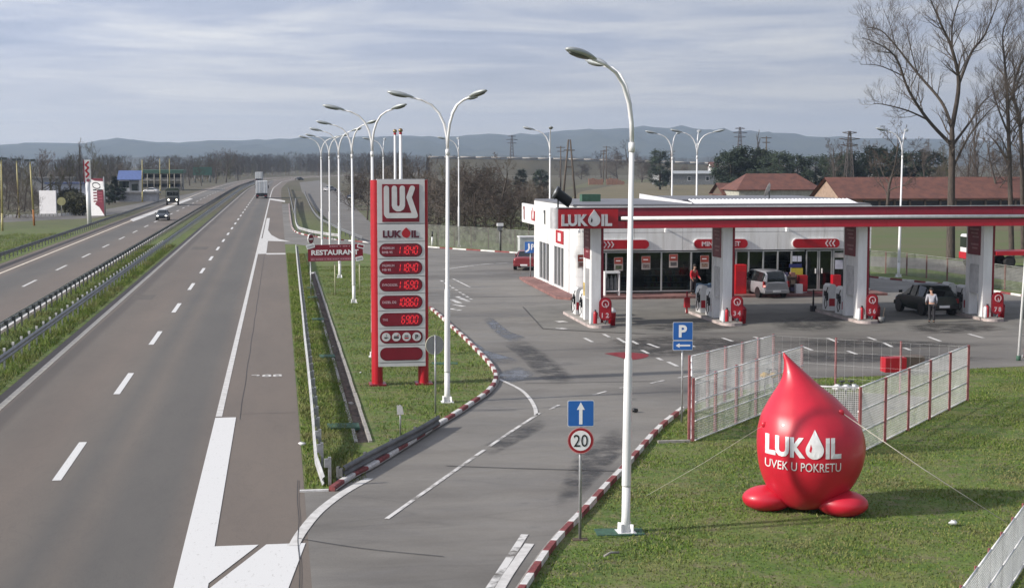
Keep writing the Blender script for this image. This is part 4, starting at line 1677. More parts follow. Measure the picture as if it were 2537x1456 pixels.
M_signw = mat('sign_print_pink', (0.72, 0.58, 0.60), 0.5)
for u0, u1, v0, v1, kind in ((1480, 1606, 595, 617, '>'), (1718, 1850, 593, 615, 't'), (1962, 2077, 592, 614, '<')):
    s, xc, zc, w, h = bar(u0, u1, v0, v1, 'sign_bar')
    m2 = MB()
    F_ = FRONT(xc, SY0 - 0.132, zc)
    if kind == 't':
        text(m2, 'MINI MARKET', F_, M_signw, w=w * 0.72, h=h * 0.52, bold=0.03, depth=0.01)
    else:
        sgn = 1 if kind == '>' else -1
        x0 = {'>': sx(1497) - xc, '<': sx(2046) - xc}[kind]
        for i in range(3):
            xx = x0 + i * 0.22
            stroke(m2, [(xx - 0.05 * sgn, h * 0.36), (xx + 0.09 * sgn, 0), (xx - 0.05 * sgn, -h * 0.36)], 0.07, F_, M_signw, 0, 0.012, caps=False)
    m2.build('print', s, w=True)
# cctv / spot lamps under the canopy on the wall
for u in (1432, 1646, 1944):
    x = sx(u)
    m2 = MB()
    m2.box(x - 0.04, x + 0.04, SY0 - 0.4, SY0 - 0.003, 4.0, 4.06, M_white)
    m2.box(x - 0.12, x + 0.02, SY0 - 0.6, SY0 - 0.3, 3.82, 4.0, M_white)
    m2.build('spot_lamp', shop, w=True)
# roof: flat deck, raised part with a white wedge end and a corrugated edge
M_corr = mat('corrugated_white_sheet', (0.78, 0.78, 0.80), 0.35, metal=0.1, var=0.06)
m2 = MB()
m2.box(SX0 + 0.02, SX1 - 0.02, SY0 + 0.2, SY1 - 0.02, SZ + 0.003, SZ + 0.12, M_roofgrey)
m2.build('roof', shop, w=True)
RX0, RX1, RZ = 24.4, SX1 - 0.3, 5.66
NC = 44
m2 = MB()
for k in range(NC):                       # corrugated sheet sloping up from the front edge
    xs_ = [RX0 + 0.4 + (RX1 - 0.6 - RX0) * (k + f) / NC for f in (0, .25, .5, .75, 1)]
    hs_ = [0, .06, .06, 0, 0]
    for i in range(4):
        m2.poly([(xs_[i], SY0 + .2, SZ + .0 + hs_[i]), (xs_[i + 1], SY0 + .2, SZ + hs_[i + 1]), (xs_[i + 1], SY0 + 2.6, RZ + hs_[i + 1]), (xs_[i], SY0 + 2.6, RZ + hs_[i])], M_corr)
m2.build('corrugated_edge', shop, w=True)
m2 = MB()
m2.box(RX0 + .05, RX1, SY0 + 2.65, SY1 - .4, SZ + .125, RZ, M_roofgrey)
m2.build('raised_roof', shop, w=True)
m2 = MB()
m2.poly([(RX0, SY0 + .3, SZ + .125), (RX0, SY1 - .3, SZ + .125), (RX0, SY1 - .3, RZ + .14), (RX0, SY0 + .3, SZ + .2)][::-1], M_corr)
m2.poly([(RX0 + .045, SY0 + .3, SZ + .125), (RX0 + .045, SY1 - .3, SZ + .125), (RX0 + .045, SY1 - .3, RZ + .14), (RX0 + .045, SY0 + .3, SZ + .2)], M_corr)
m2.poly([(RX0, SY0 + .3, SZ + .2), (RX0, SY1 - .3, RZ + .14), (RX0 + .045, SY1 - .3, RZ + .14), (RX0 + .045, SY0 + .3, SZ + .2)], M_corr)
m2.poly([(RX0, SY0 + .3, SZ + .125), (RX0, SY0 + .3, SZ + .2), (RX0 + .045, SY0 + .3, SZ + .2), (RX0 + .045, SY0 + .3, SZ + .125)], M_corr)
m2.poly([(RX0, SY1 - .3, SZ + .125), (RX0, SY1 - .3, RZ + .14), (RX0 + .045, SY1 - .3, RZ + .14), (RX0 + .045, SY1 - .3, SZ + .125)], M_corr)
m2.build('roof_wedge', shop, w=True)
# paved step round the shop
m2 = MB()
M_step = mat('red_paving', (0.26, 0.13, 0.115), 0.85, var=0.2, scale=3, bump=0.2)
st = [G(1298, 699), G(1378, 741), Vector((16.6, 86.9, 0)), Vector((SX1 + 0.4, 87.2, 0)), Vector((SX1 + 0.4, SY1 + 0.5, 0)), Vector((16.2, SY1 + 0.5, 0))]
m2.prism([(p.x, p.y) for p in st], 0.0, 0.15, M_step, Matrix.Identity(4))
m2.build('paved_step', shop, w=True)

# satellite dish on the shop roof
p = at(1906, 480, 94)
t = thing('satellite_dish', 'round white satellite dish with rusty rim on the shop roof', 'satellite dish', (p.x, 94, RZ))
m2 = MB()
m2.tube([(0, 0, 0), (0, 0, 0.45)], 0.04, 8, M_galvd)
m2.build('mast', t)
m2 = MB()
T = Matrix.Translation((0, 0, 0.5)) @ Matrix.Rotation(R(60), 4, 'Z') @ Matrix.Rotation(R(-70), 4, 'X')
m2.lathe([(0.02, 0), (0.2, 0.02), (0.38, 0.09), (0.45, 0.14), (0.46, 0.15), (0.44, 0.145), (0.36, 0.08), (0.02, -0.015)], 20, mat('dish_white', (0.66, 0.62, 0.56), 0.5, var=0.15, scale=4), M=T)
m2.build('reflector', t)
t = tag((lambda b: (b.box(-0.6, 0.6, -0.4, 0.4, 0, 0.45, M_greenc), b.build('roof_unit', loc=(at(1462, 500, 96).x, 96, SZ + 0.125)))[1])(MB()), 'dark green ventilation unit on the shop roof behind the name board', 'roof unit')

# things along the shop front
def on_step(u, y=88.0):
    return (at(u, 700, y).x, y, 0.15)


t = thing('gas_bottle_rack', 'white steel rack of grey gas bottles on the shop front', 'rack', (on_step(1516)[0], 88.1, 0.15))
m2 = MB()
for x in (-0.42, 0.42):
    m2.box(x - 0.03, x + 0.03, -0.25, 0.25, 0, 1.3, M_white)
m2.box(-0.45, 0.45, -0.28, 0.28, 1.31, 1.42, M_white)
m2.box(-0.39, 0.39, -0.24, 0.24, 0.25, 0.29, M_white)
m2.build('frame', t)
for x in (-0.24, 0.0, 0.24):
    m2 = MB()
    m2.lathe([(0.09, 0.3), (0.11, 0.34), (0.11, 0.95), (0.05, 1.08), (0.03, 1.18)], 10, M_galvd, c=(x, 0, 0))
    m2.build('gas_bottle', t)
t = thing('goods_bin', 'blue and white boxed goods stacked right of the red clad person', 'goods', (on_step(1745)[0] + 0.42, 88.2, 0.15))
for k in range(4):
    m2 = MB()
    m2.box(-0.9 + k * 0.42, -0.9 + k * 0.42 + 0.4, -0.2, 0.25, 0, 0.62 - 0.05 * (k % 2), mat('blue_pack', (0.10, 0.17, 0.26), 0.6) if k < 3 else M_white)
    m2.build('pack', t)
t = thing('display_stand', 'tall bright red drinks cooler left of the silver people carrier', 'cooler', (on_step(1833)[0], 88.1, 0.15))
m2 = MB()
m2.box(-0.36, 0.36, -0.3, 0.3, 0, 1.75, mat('cooler_red', (0.55, 0.01, 0.015), 0.35))
m2.build('cabinet', t, bevel=0.03)
m2 = MB()
m2.box(-0.28, 0.28, -0.312, -0.303, 0.5, 1.35, M_red)
m2.build('door', t)
t = thing('flower_stand', 'dark shelf of small goods and plants right of the silver people carrier', 'stand', (on_step(1965)[0] - 0.4, 88.2, 0.15))
m2 = MB()
for z in (0.05, 0.5, 0.95):
    m2.box(-0.7, 0.7, -0.2, 0.25, z, z + 0.04, M_wood)
m2.build('shelf', t)
for k in range(9):
    m2 = MB()
    m2.box(-0.62 + 0.45 * (k % 3), -0.35 + 0.45 * (k % 3), -0.15, 0.15, 0.095 + 0.45 * (k // 3), 0.33 + 0.45 * (k // 3), rnd.choice((mat('pack_a', (0.25, 0.12, 0.10), 0.6), mat('pack_b', (0.30, 0.22, 0.15), 0.6), mat('pack_c', (0.08, 0.07, 0.14), 0.6))))
    m2.build('pack', t)
t = thing('planter', 'white square planter left of the shop door', 'planter', (on_step(1977)[0], 87.9, 0.15))
m2 = MB()
m2.box(-0.2, 0.2, -0.2, 0.2, 0, 0.55, M_white)
m2.build('pot', t)
for k in range(2):
    u = (1992, 2075)[k]
    t = thing('litter_bin', ('tall red bin on the left of the shop door', 'tall red bin on the right of the shop door')[k], 'bin', (on_step(u)[0], 88.3, 0.15), 0, 'bins at the shop door')
    m2 = MB()
    m2.box(-0.25, 0.25, -0.22, 0.22, 0.08, 1.05, M_red)
    m2.build('box', t)
    m2 = MB()
    m2.box(-0.22, 0.22, -0.2, 0.2, 0.0, 0.078, M_kerbwhite)
    m2.build('foot', t)
tag((lambda b: (b.box(-0.9, 0.9, -0.5, 0.5, 0, 0.02, M_banner), b.build('door_mat', loc=(on_step(2030)[0], 87.9, 0.151)))[1])(MB()), 'dark red mat before the shop door', 'mat')

# ---- the price sign
b0, b1 = G(932, 953), G(1048, 951)
py = 54.8
ps = thing('price_sign', 'tall red and white fuel price sign with five lit prices on the grass island', 'sign', ((b0.x + b1.x) / 2, py, 0))
pm = pxm((4.2, py, 3))
def px2(u):
    return at(u, 700, py).x - ps.location.x


def pz(v):
    return hgt((4.2, py), v)


for u0, u1 in ((920, 947), (1036, 1061)):
    mb = MB()
    x0, x1 = px2(u0), px2(u1)
    xc = (x0 + x1) / 2
    rr_ = (x1 - x0) / 2
    pts = [(xc + rr_ * math.cos(R(a)), -0.05 + rr_ * math.sin(R(a))) for a in range(0, 360, 20)]
    pts = [(x0, 0.28)] + [(xc - rr_ * math.cos(R(a)), 0.02 - 0.22 * math.sin(R(a))) for a in range(0, 181, 15)] + [(x1, 0.28)]
    mb.prism(pts, 0.02, pz(446), M_red, Matrix.Identity(4))
    pl_ = mb.build('pillar', ps)
    mb = MB()
    mb.box(xc - 0.3, xc + 0.3, -0.35, 0.42, 0, 0.06, M_dred)
    mb.build('foot_plate', pl_)
M_face = mat('sign_face', (0.60, 0.60, 0.60), 0.4, var=0.04)
fx0, fx1 = px2(935), px2(1052)
fw = fx1 - fx0
fc = (fx0 + fx1) / 2
mb = MB()
mb.box(fx0, fx1, -0.20, 0.22, pz(905), pz(444), M_grey)
mb.build('case', ps)


def tile(v0, v1, name):
    mb = MB()
    mb.box(fx0 + 0.005, fx1 - 0.005, -0.262, -0.203, pz(v1) + 0.012, pz(v0) - 0.012, M_face)
    return mb.build(name, ps), pz(v0), pz(v1)


F0 = -0.2625
t, z0, z1 = tile(445, 553, 'logo_panel')
mb = MB()
mb.box(px2(947), px2(1038), F0 - 0.02, F0 - 0.0005, pz(549), pz(456), M_dred)
mb.build('logo_ground', t)
mb = MB()
Fm = FRONT(0, F0 - 0.021, 0)
def Lp(u, v):
    return (px2((1100 + u / 6.067) * 0.8457), pz((520 + v / 6.067) * 0.8457))


sw = px2(948) - px2(948 - 13)
stroke(mb, [Lp(195, 190), Lp(195, 640), Lp(215, 672), Lp(690, 672)], sw, Fm, M_face, 0, 0.03)
stroke(mb, [Lp(335, 190), Lp(335, 490), Lp(350, 530), Lp(385, 552), Lp(425, 552), Lp(460, 530), Lp(475, 490), Lp(475, 190)], sw, Fm, M_face, 0, 0.03)
stroke(mb, [Lp(650, 190), Lp(592, 350), Lp(700, 672)], sw, Fm, M_face, 0, 0.036)
mb.build('logo', t)
t, z0, z1 = tile(554, 597, 'name_panel')
mb = MB()
lukoil(mb, FRONT((px2(948) + px2(1037)) / 2, F0 - 0.001, pz(579)), mat('name_print', (0.10, 0.012, 0.03), 0.5), px2(1037) - px2(948), pz(569) - pz(587), 0.02, dropm=M_red)
mb.build('lettering', t)
M_led = mat('red_led', (0.25, 0.01, 0.012), 0.5, emit=((1.0, 0.03, 0.045), 0.6))
M_leddim = mat('dim_led', (0.28, 0.10, 0.10), 0.5)
M_pill = mat('price_ground', (0.19, 0.004, 0.018), 0.35, var=0.06)
M_pillrim = mat('price_rim', (0.09, 0.006, 0.014), 0.4)
M_lab = mat('price_label', (0.62, 0.42, 0.46), 0.5)
rows = [(597, 640, ['PREMIUM', 'BMB 95'], '118.40'), (640, 683, ['PREMIUM', 'MB 95'], '118.40'), (683, 725, ['EVRODIZEL'], '116.90'), (725, 768, ['DIZEL D2'], '108.60'), (768, 811, ['TNG'], '69.00'), (811, 853, None, None), (853, 895, None, '')]
for v0, v1, labs, price in rows:
    t, z0, z1 = tile(v0, v1, 'price_panel' if price else ('service_panel' if price is None else 'blank_panel'))
    w = px2(1045) - px2(939)
    h = pz(v0 + 5) - pz(v1 - 5)
    zc = (pz(v0 + 5) + pz(v1 - 5)) / 2
    xc = (px2(1045) + px2(939)) / 2
    mb = MB()
    Fm = FRONT(xc, F0 - 0.001, zc)
    mb.prism(rounded(w, h, h / 2 - 0.005, 8), 0, 0.008, M_pillrim, Fm)
    mb.prism(rounded(w - 0.05, h - 0.05, h / 2 - 0.03, 8), 0.008, 0.014, M_pill, Fm)
    pill = mb.build('price_board', t)
    if labs:
        mb = MB()
        for i, s in enumerate(labs):
            yy = 0 if len(labs) == 1 else (0.075 if i == 0 else -0.075)
            wid = 0.062 * len(s)
            text(mb, s, FRONT(xc - w / 2 + 0.10 + wid / 2, F0 - 0.0152, zc + yy), M_lab, w=wid, h=0.085, bold=0.02, depth=0.003)
        mb.build('print', pill)
        mb = MB()
        cw = 0.155
        n = len(price.replace('.', ''))
        led(mb, price, Fm, M_led, w / 2 - 0.14 - cw * n, -0.135, cw, 0.27, 0.028, 0.0145, 0.018)
        mb.build('digits', pill)
    elif price is None:
        for i in range(4):
            mb = MB()
            cx = (i - 1.5) * 0.365
            Fi = FRONT(xc + cx, F0 - 0.0155, zc)
            mb.prism(circle(0.155, 22), 0, 0.006, M_face, Fi)
            ic = mb.build('icon', pill)
            mb = MB()
            ink = mat('icon_ink', (0.07, 0.06, 0.065), 0.5)
            if i == 0:
                mb.prism([(-0.075, 0.0), (-0.05, -0.06), (0.03, -0.06), (0.06, 0.0)], 0.006, 0.009, ink, Fi)
                stroke(mb, [(0.0, 0.03), (0.02, 0.06), (0.0, 0.09)], 0.015, Fi, ink, 0.006, 0.009)
                stroke(mb, [(0.06, -0.01), (0.085, -0.02), (0.05, -0.045)], 0.012, Fi, ink, 0.006, 0.009)
            elif i == 1:
                mb.prism([(-0.09, -0.06), (0.09, -0.06), (0.09, 0.01), (-0.09, 0.01)], 0.006, 0.009, ink, Fi)
                for k in range(3):
                    mb.prism([(-0.07 + k * 0.05, 0.012), (-0.04 + k * 0.05, 0.012), (-0.04 + k * 0.05, 0.05), (-0.07 + k * 0.05, 0.05)], 0.006, 0.009, ink, Fi)
                stroke(mb, [(0.05, 0.03), (0.07, 0.08)], 0.03, Fi, M_red, 0.006, 0.0105)
            elif i == 2:
                mb.prism([(-0.085, -0.03), (0.085, -0.03), (0.06, -0.075), (-0.06, -0.075)], 0.006, 0.009, M_red, Fi)
                mb.prism([(-0.07, 0.02), (0.07, 0.02), (0.06, 0.06), (-0.06, 0.06)], 0.006, 0.009, ink, Fi)
                mb.prism([(-0.08, -0.022), (0.08, -0.022), (0.08, -0.004), (-0.08, -0.004)], 0.006, 0.009, ink, Fi)
            else:
                text(mb, 'P', Fi, ink, h=0.16, bold=0.04, depth=0.004, z=0.006)
            mb.build('symbol', ic)
mb = MB()
mb.box(fx0, fx1, -0.25, -0.203, pz(905), pz(896), M_face)
mb.build('bottom_trim', ps)

# ---- tall lamp posts
M_flange = M_galv


def lamp_post(p, arms, label, tilt=(0, 0), sc=1.0, green=False):
    t = thing('lamp_post', label, 'lamp post', (p[0], p[1], 0.0), 0, 'tall white lamp posts')
    t.rotation_euler = (tilt[1], tilt[0], 0)
    t.scale = (1, 1, sc)
    if not LP:
        mb = MB()
        mb.tube([(0, 0, 0.03), (0, 0, 0.35), (0, 0, 1.02)], [0.115, 0.096, 0.093], 14, M_pole)
        mb.tube([(0, 0, 1.02), (0, 0, 1.05), (0, 0, 3.75), (0, 0, 3.82), (0, 0, 8.25)], [0.102, 0.102, 0.092, 0.066, 0.056], 14, M_pole)
        mb.tube([(0, 0, 8.2), (0, 0, 8.4)], [0.07, 0.07], 12, M_pole)
        LP['pole'] = mb.build('pole', t)
        mb = MB()
        mb.box(-0.2, 0.2, -0.2, 0.2, 0.0, 0.03, M_pole)
        for a in (45, 135, 225, 315):
            c = Matrix.Rotation(R(a), 4, 'Z')
            mb.box(0.1, 0.2, -0.012, 0.012, 0.03, 0.2, M_pole, c)
        LP['base_plate'] = mb.build('base_plate', t)
        mb = MB()
        pts = [(0, 0, 8.38), (0.02, 0, 8.8), (0.11, 0, 9.22), (0.28, 0, 9.58), (0.52, 0, 9.84), (0.85, 0, 10.0), (1.22, 0, 10.08)]
        mb.tube(pts, [0.048, 0.047, 0.045, 0.041, 0.037, 0.033, 0.03], 10, M_pole)
        LP['arm'] = mb.build('arm', t)
        mb = MB()
        T = Matrix.Translation((1.55, 0, 10.17)) @ Matrix.Rotation(R(-11), 4, 'Y')
        mb.ellipsoid((0, 0, 0), (0.46, 0.17, 0.10), M_lum, 16, 8, None)
        for v in mb.bm.verts:
            # narrower at the arm, flat below
            f = 0.62 + 0.38 * min(1, (v.co.x + 0.46) / 0.5)
            v.co.y *= f
            v.co.z = v.co.z * f if v.co.z > 0 else v.co.z * 0.55
            v.co = T @ v.co
        LP['lamp_head'] = mb.build('lamp_head', LP['arm'])
        mb = MB()
        mb.ellipsoid((0.06, 0, -0.045), (0.30, 0.12, 0.045), M_lens, 12, 6)
        for v in mb.bm.verts:
            v.co = T @ v.co
        mb.build('lens', LP['lamp_head']) if False else LP.__setitem__('lens', mb.build('lens', LP['arm']))
        LP['arm'].rotation_euler = (0, 0, R(arms[0]))
        rest = arms[1:]
    else:
        inst(LP['pole'], t)
        inst(LP['base_plate'], t)
        rest = arms
    for a in rest:
        ar = inst(LP['arm'], t, rotz=R(a))
        inst(LP['lamp_head'], ar)
        inst(LP['lens'], ar)
    return t


LP = {}
lamp_post(G(1550, 1318), (214, 108), 'nearest and tallest looking white lamp post, on the lawn right of the slip road', tilt=(R(0.55), 0))
lamp_post(G(1108, 996), (178, -58, 52), 'three armed white lamp post on the grass right of the price sign', tilt=(R(0.3), 0))
lamp_post(G(926, 884), (178, -50), 'white lamp post rising from directly behind the left red pillar of the price sign')
lamp_post(G(877, 750), (180, -48), 'white lamp post standing in front of the right end of the restaurant sign', tilt=(R(-0.3), 0))
lamp_post(G(842, 688), (180, -40), 'white lamp post behind the middle of the restaurant sign')
lamp_post(G(818, 636), (180, -35), 'second farthest white lamp post of the row behind the restaurant sign')
lamp_post(G(798, 620), (180, -30), 'farthest white lamp post of the row behind the restaurant sign')
lamp_post(G(951, 606), (178, 80), 'small distant white lamp post between price sign and its left pole, beside the kerb')
lamp_post(G(1137, 612), (178, 85), 'distant white lamp post just right of the three armed one, before the mesh fence')
lamp_post(G(1362, 672), (178, 262), 'white lamp post behind the left end of the canopy roof', sc=1.02)
lamp_post(G(1663, 676), (178, 60), 'left one of two white lamp posts behind the shop roof', sc=0.99)
lamp_post(G(1724, 676), (180, 70, -5), 'right one of two white lamp posts behind the shop roof, three armed', sc=1.0)
lamp_post(G(2226, 686), (180, 60), 'white lamp post on the far kerb between third and last canopy pillars', tilt=(R(0.6), 0), sc=1.0)
for c, lab in (((1550, 1322), 'green painted concrete footing under the nearest lamp post'), ((1108, 900), 'green painted footing strip in the grass right of the price sign')):
    p = G(*c)
    tag((lambda b: (b.box(-0.62, 0.42, -0.3, 0.3, -0.05, 0.022, M_greenc), b.build('footing', loc=(p.x, p.y + (0.15 if c[0] > 1500 else 0), 0), rotz=-0.08))[1])(MB()), lab, 'footing')
# flag poles behind the price sign
for u, v, lab in ((981, 716, 'thinner left flagpole with a ball top behind the price sign'), (995, 742, 'thicker right flagpole with a ball top behind the price sign')):
    p = G(u, v)
    h = hgt(p, 322 if u < 990 else 320)
    t = thing('flagpole', lab, 'flagpole', (p.x, p.y, 0), 0, 'flagpoles behind the price sign')
    mb = MB()
    mb.tube([(0, 0, 0), (0, 0, 4), (0, 0, h - 0.3)], [0.14, 0.115, 0.085] if u > 990 else [0.11, 0.09, 0.07], 12, M_pole)
    mb.build('mast', t)
    mb = MB()
    mb.ellipsoid((0, 0, h - 0.08), (0.13, 0.13, 0.13), mat('brass_ball', (0.3, 0.22, 0.12), 0.35, metal=0.6), 12, 8)
    mb.tube([(0, 0, h - 0.3), (0, 0, h - 0.2)], 0.09, 10, M_red)
    mb.build('finial', t)

# ================================================================== SIGNS
def post(t, h, r=0.03, m=None, x=0.0, y=0.0):
    mb = MB()
    mb.tube([(x, y, -0.02), (x, y, h)], r, 10, m or M_galv)
    return mb.build('post', t)


M_signw2 = mat('sign_white_sheeting', (0.78, 0.78, 0.78), 0.4, var=0.03)
M_rim = mat('sign_rim', (0.62, 0.64, 0.66), 0.4)
face = -YAW * 0.6

p = G(1437, 1336)
zt = lambda v: hgt(p, v)
t = thing('road_sign', 'post with a blue square one way arrow sign over a round 20 speed limit sign', 'road sign', (p.x, p.y, 0), face)
post(t, zt(992), 0.032)
w = 66 / pxm((p.x, p.y, 2))
zc = (zt(989) + zt(1056)) / 2
mb = MB()
mb.prism(rounded(w, w, 0.04), 0.045, 0.06, M_rim, FRONT(0, 0, zc), M_signback)
mb.prism(rounded(w - 0.03, w - 0.03, 0.03), 0.06, 0.0625, M_signblue, FRONT(0, 0, zc))
s = mb.build('arrow_plate', t)
mb = MB()
mb.prism([(-0.035, -0.23), (0.035, -0.23), (0.035, 0.08), (0.085, 0.08), (0, 0.24), (-0.085, 0.08), (-0.035, 0.08)], 0.0625, 0.066, M_signw2, FRONT(0, 0, zc))
mb.build('arrow', s)
zc = (zt(1058) + zt(1121)) / 2
mb = MB()
r = 33 / pxm((p.x, p.y, 2))
mb.prism(circle(r, 36), 0.045, 0.06, mat('pink_rim', (0.55, 0.25, 0.25), 0.45), FRONT(0, 0, zc), M_signback)
mb.prism(circle(r - 0.018, 36), 0.06, 0.0625, mat('limit_red', (0.30, 0.012, 0.02), 0.45), FRONT(0, 0, zc))
mb.prism(circle(r - 0.068, 36), 0.0625, 0.065, M_signw2, FRONT(0, 0, zc))
s = mb.build('limit_plate', t)
mb = MB()
text(mb, '20', FRONT(0, -0.065, zc), M_black, w=0.30, h=0.26, bold=-0.0, depth=0.003)
mb.build('number', s)
mb = MB()
mb.box(-0.16, 0.16, -0.12, 0.12, -0.02, 0.02, mat('brown_soil_patch', (0.10, 0.075, 0.05), 0.9))
mb.build('base_plate', t)

p = G(1689, 1046)
t = thing('road_sign', 'blue parking sign P over a small left arrow plate on a thin post', 'road sign', (p.x, p.y, 0), face)
post(t, zt(802), 0.03)
w = 50 / pxm((p.x, p.y, 2))
z1, z0 = zt(797), zt(842)
zc = (z0 + z1) / 2
mb = MB()
mb.prism(rounded(w, z1 - z0, 0.03), 0.04, 0.055, M_rim, FRONT(0, 0, zc), M_signback)
mb.prism(rounded(w - 0.03, z1 - z0 - 0.03, 0.02), 0.055, 0.0575, M_signblue, FRONT(0, 0, zc))
s = mb.build('parking_plate', t)
mb = MB()
text(mb, 'P', FRONT(0, -0.0575, zc), M_signw2, w=0.25, h=0.38, bold=0.035, depth=0.003)
mb.build('letter', s)
z1, z0 = zt(843), zt(867)
zc = (z0 + z1) / 2
mb = MB()
mb.prism(rounded(w, z1 - z0, 0.03), 0.04, 0.055, M_rim, FRONT(0, 0, zc), M_signback)
mb.prism(rounded(w - 0.03, z1 - z0 - 0.03, 0.02), 0.055, 0.0575, M_signblue, FRONT(0, 0, zc))
s = mb.build('arrow_plate', t)
mb = MB()
mb.prism([(0.23, -0.025), (0.23, 0.025), (-0.1, 0.025), (-0.1, 0.07), (-0.22, 0), (-0.1, -0.07), (-0.1, -0.025)], 0.0575, 0.061, M_signw2, FRONT(0, 0, zc))
mb.build('arrow', s)

p = G(1079, 1023)
t = thing('road_sign', 'round sign seen from its grey back on a post right of the price sign', 'road sign', (p.x, p.y, 0), 0.25)
post(t, zt(830), 0.03)
zc = (zt(827) + zt(882)) / 2
mb = MB()
mb.prism(circle(0.31, 32), -0.05, -0.035, M_signback, FRONT(0, 0, zc))
ring = [(0.31 * math.cos(R(a)), 0.31 * math.sin(R(a))) for a in range(0, 361, 12)]
for a, b in zip(ring, ring[1:]):
    pass
mb.build('plate', t)
mb = MB()
mb.tube([(0.305 * math.cos(R(a)), 0.035, zc + 0.305 * math.sin(R(a))) for a in range(0, 361, 12)], 0.014, 5, mat('yellowed_rim', (0.55, 0.55, 0.42), 0.5))
mb.build('rim', t)

# restaurant board on three posts
p = G(770, 733)
xr = at(891, 733, p.y).x
t = thing('board_sign', 'long dark red restaurant board on three thin posts beside the drain', 'sign', (p.x, p.y, 0), 0)
for u in (770, 830, 891):
    post(t, hgt(p, 650), 0.035, M_galv if u == 770 else mat('yellowish_post', (0.42, 0.41, 0.27), 0.6), at(u, 700, p.y).x - p.x)
x0, x1 = at(763, 640, p.y).x - p.x, at(899, 640, p.y).x - p.x
z0, z1 = hgt(p, 647), hgt(p, 606)
xc, zc, w, h = (x0 + x1) / 2, (z0 + z1) / 2, x1 - x0, z1 - z0
Fm = FRONT(xc, -0.04, zc) @ Matrix.Rotation(R(0.6), 4, 'Z')
mb = MB()
mb.prism([(-w / 2, -h / 2), (w / 2, -h / 2), (w / 2, h / 2), (-w / 2, h / 2)], 0, 0.05, M_dred, Fm)
bd = mb.build('board', t)
mb = MB()
mb.prism([(-w / 2 + 0.14, -h / 2 + 0.02), (w / 2 - 0.5, -h / 2 + 0.02), (w / 2 - 0.5, -h / 2 + 0.24), (-w / 2 + 0.14, -h / 2 + 0.24)], 0.05, 0.054, mat('faded_pink_band', (0.30, 0.07, 0.10), 0.5), Fm)
mb.build('band', bd)
mb = MB()
text(mb, 'RESTAURANT', Fm @ Matrix.Translation((-0.03, 0.03, 0.05)), M_signw2, w=w * 0.86, h=0.31, bold=0.035, depth=0.006)
mb.build('lettering', bd)
mb = MB()
for row, yy, xa, xb in ((0, h / 2 - 0.11, -0.35, 1.05), (1, -h / 2 + 0.12, -1.45, 0.9)):
    xx = xa
    while xx < xb:
        ww = rnd.uniform(0.06, 0.13)
        mb.prism([(xx, yy - 0.03), (xx + ww, yy - 0.03), (xx + ww, yy + 0.035), (xx, yy + 0.035)], 0.05, 0.0575, mat('small_print', (0.50, 0.26, 0.30), 0.6), Fm)
        xx += ww + rnd.choice((0.03, 0.03, 0.09))
mb.build('small_print', bd)
for sx_, sy_, rot, a in ((-w / 2 + 0.16, h / 2 - 0.08, 15, 0.5), (w / 2 - 0.22, -h / 2 + 0.12, 12, 0.45), (w / 2 - 0.12, h / 2 - 0.12, -14, 0.42)):
    mb = MB()
    Q = Fm @ Matrix.Translation((sx_, sy_, 0)) @ Matrix.Rotation(R(rot), 4, 'Z')
    mb.prism(rounded(a, 0.26, 0.05), 0.05, 0.066, M_signw2, Q)
    mb.prism(rounded(a - 0.1, 0.15, 0.03), 0.066, 0.07, M_grey if rot > 0 else M_dred, Q)
    mb.build('corner_sticker', bd)

p = G(769, 664)
t = thing('road_sign', 'small red round sign seen almost edge on above the restaurant board', 'road sign', (p.x, p.y, 0), R(55))
post(t, hgt(p, 580), 0.04, M_white)
zc = (hgt(p, 578) + hgt(p, 606)) / 2
mb = MB()
mb.prism(circle(0.40, 28), 0.04, 0.09, M_signw2, FRONT(0, 0, zc))
mb.prism(circle(0.34, 28), 0.09, 0.095, M_dred, FRONT(0, 0, zc))
mb.prism([(-0.24, -0.06), (0.24, -0.06), (0.24, 0.06), (-0.24, 0.06)], 0.095, 0.10, M_signw2, FRONT(0, 0, zc))
mb.build('plate', t)

p = G(1071, 609)
t = thing('marker_post', 'short white marker post with a black top right of the price sign', 'marker post', (p.x, p.y, 0))
mb = MB()
mb.tube([(0, 0, 0), (0, 0, 0.85)], 0.09, 10, M_white)
mb.build('post', t)
mb = MB()
mb.tube([(0, 0, 0.85), (0, 0, 1.35)], 0.07, 10, M_black)
mb.build('top', t)

p = G(1239, 621)
t = thing('meter_box', 'small box with a white top on a post before the mesh fence', 'box', (p.x, p.y, 0))
post(t, hgt(p, 568), 0.06, M_galvd)
mb = MB()
mb.box(-0.24, 0.24, -0.15, 0.15, hgt(p, 571), hgt(p, 560), M_galvd)
mb.build('case', t)
mb = MB()
mb.box(-0.28, 0.28, -0.2, 0.2, hgt(p, 560) + 0.003, hgt(p, 553), M_white)
mb.build('lid', t)

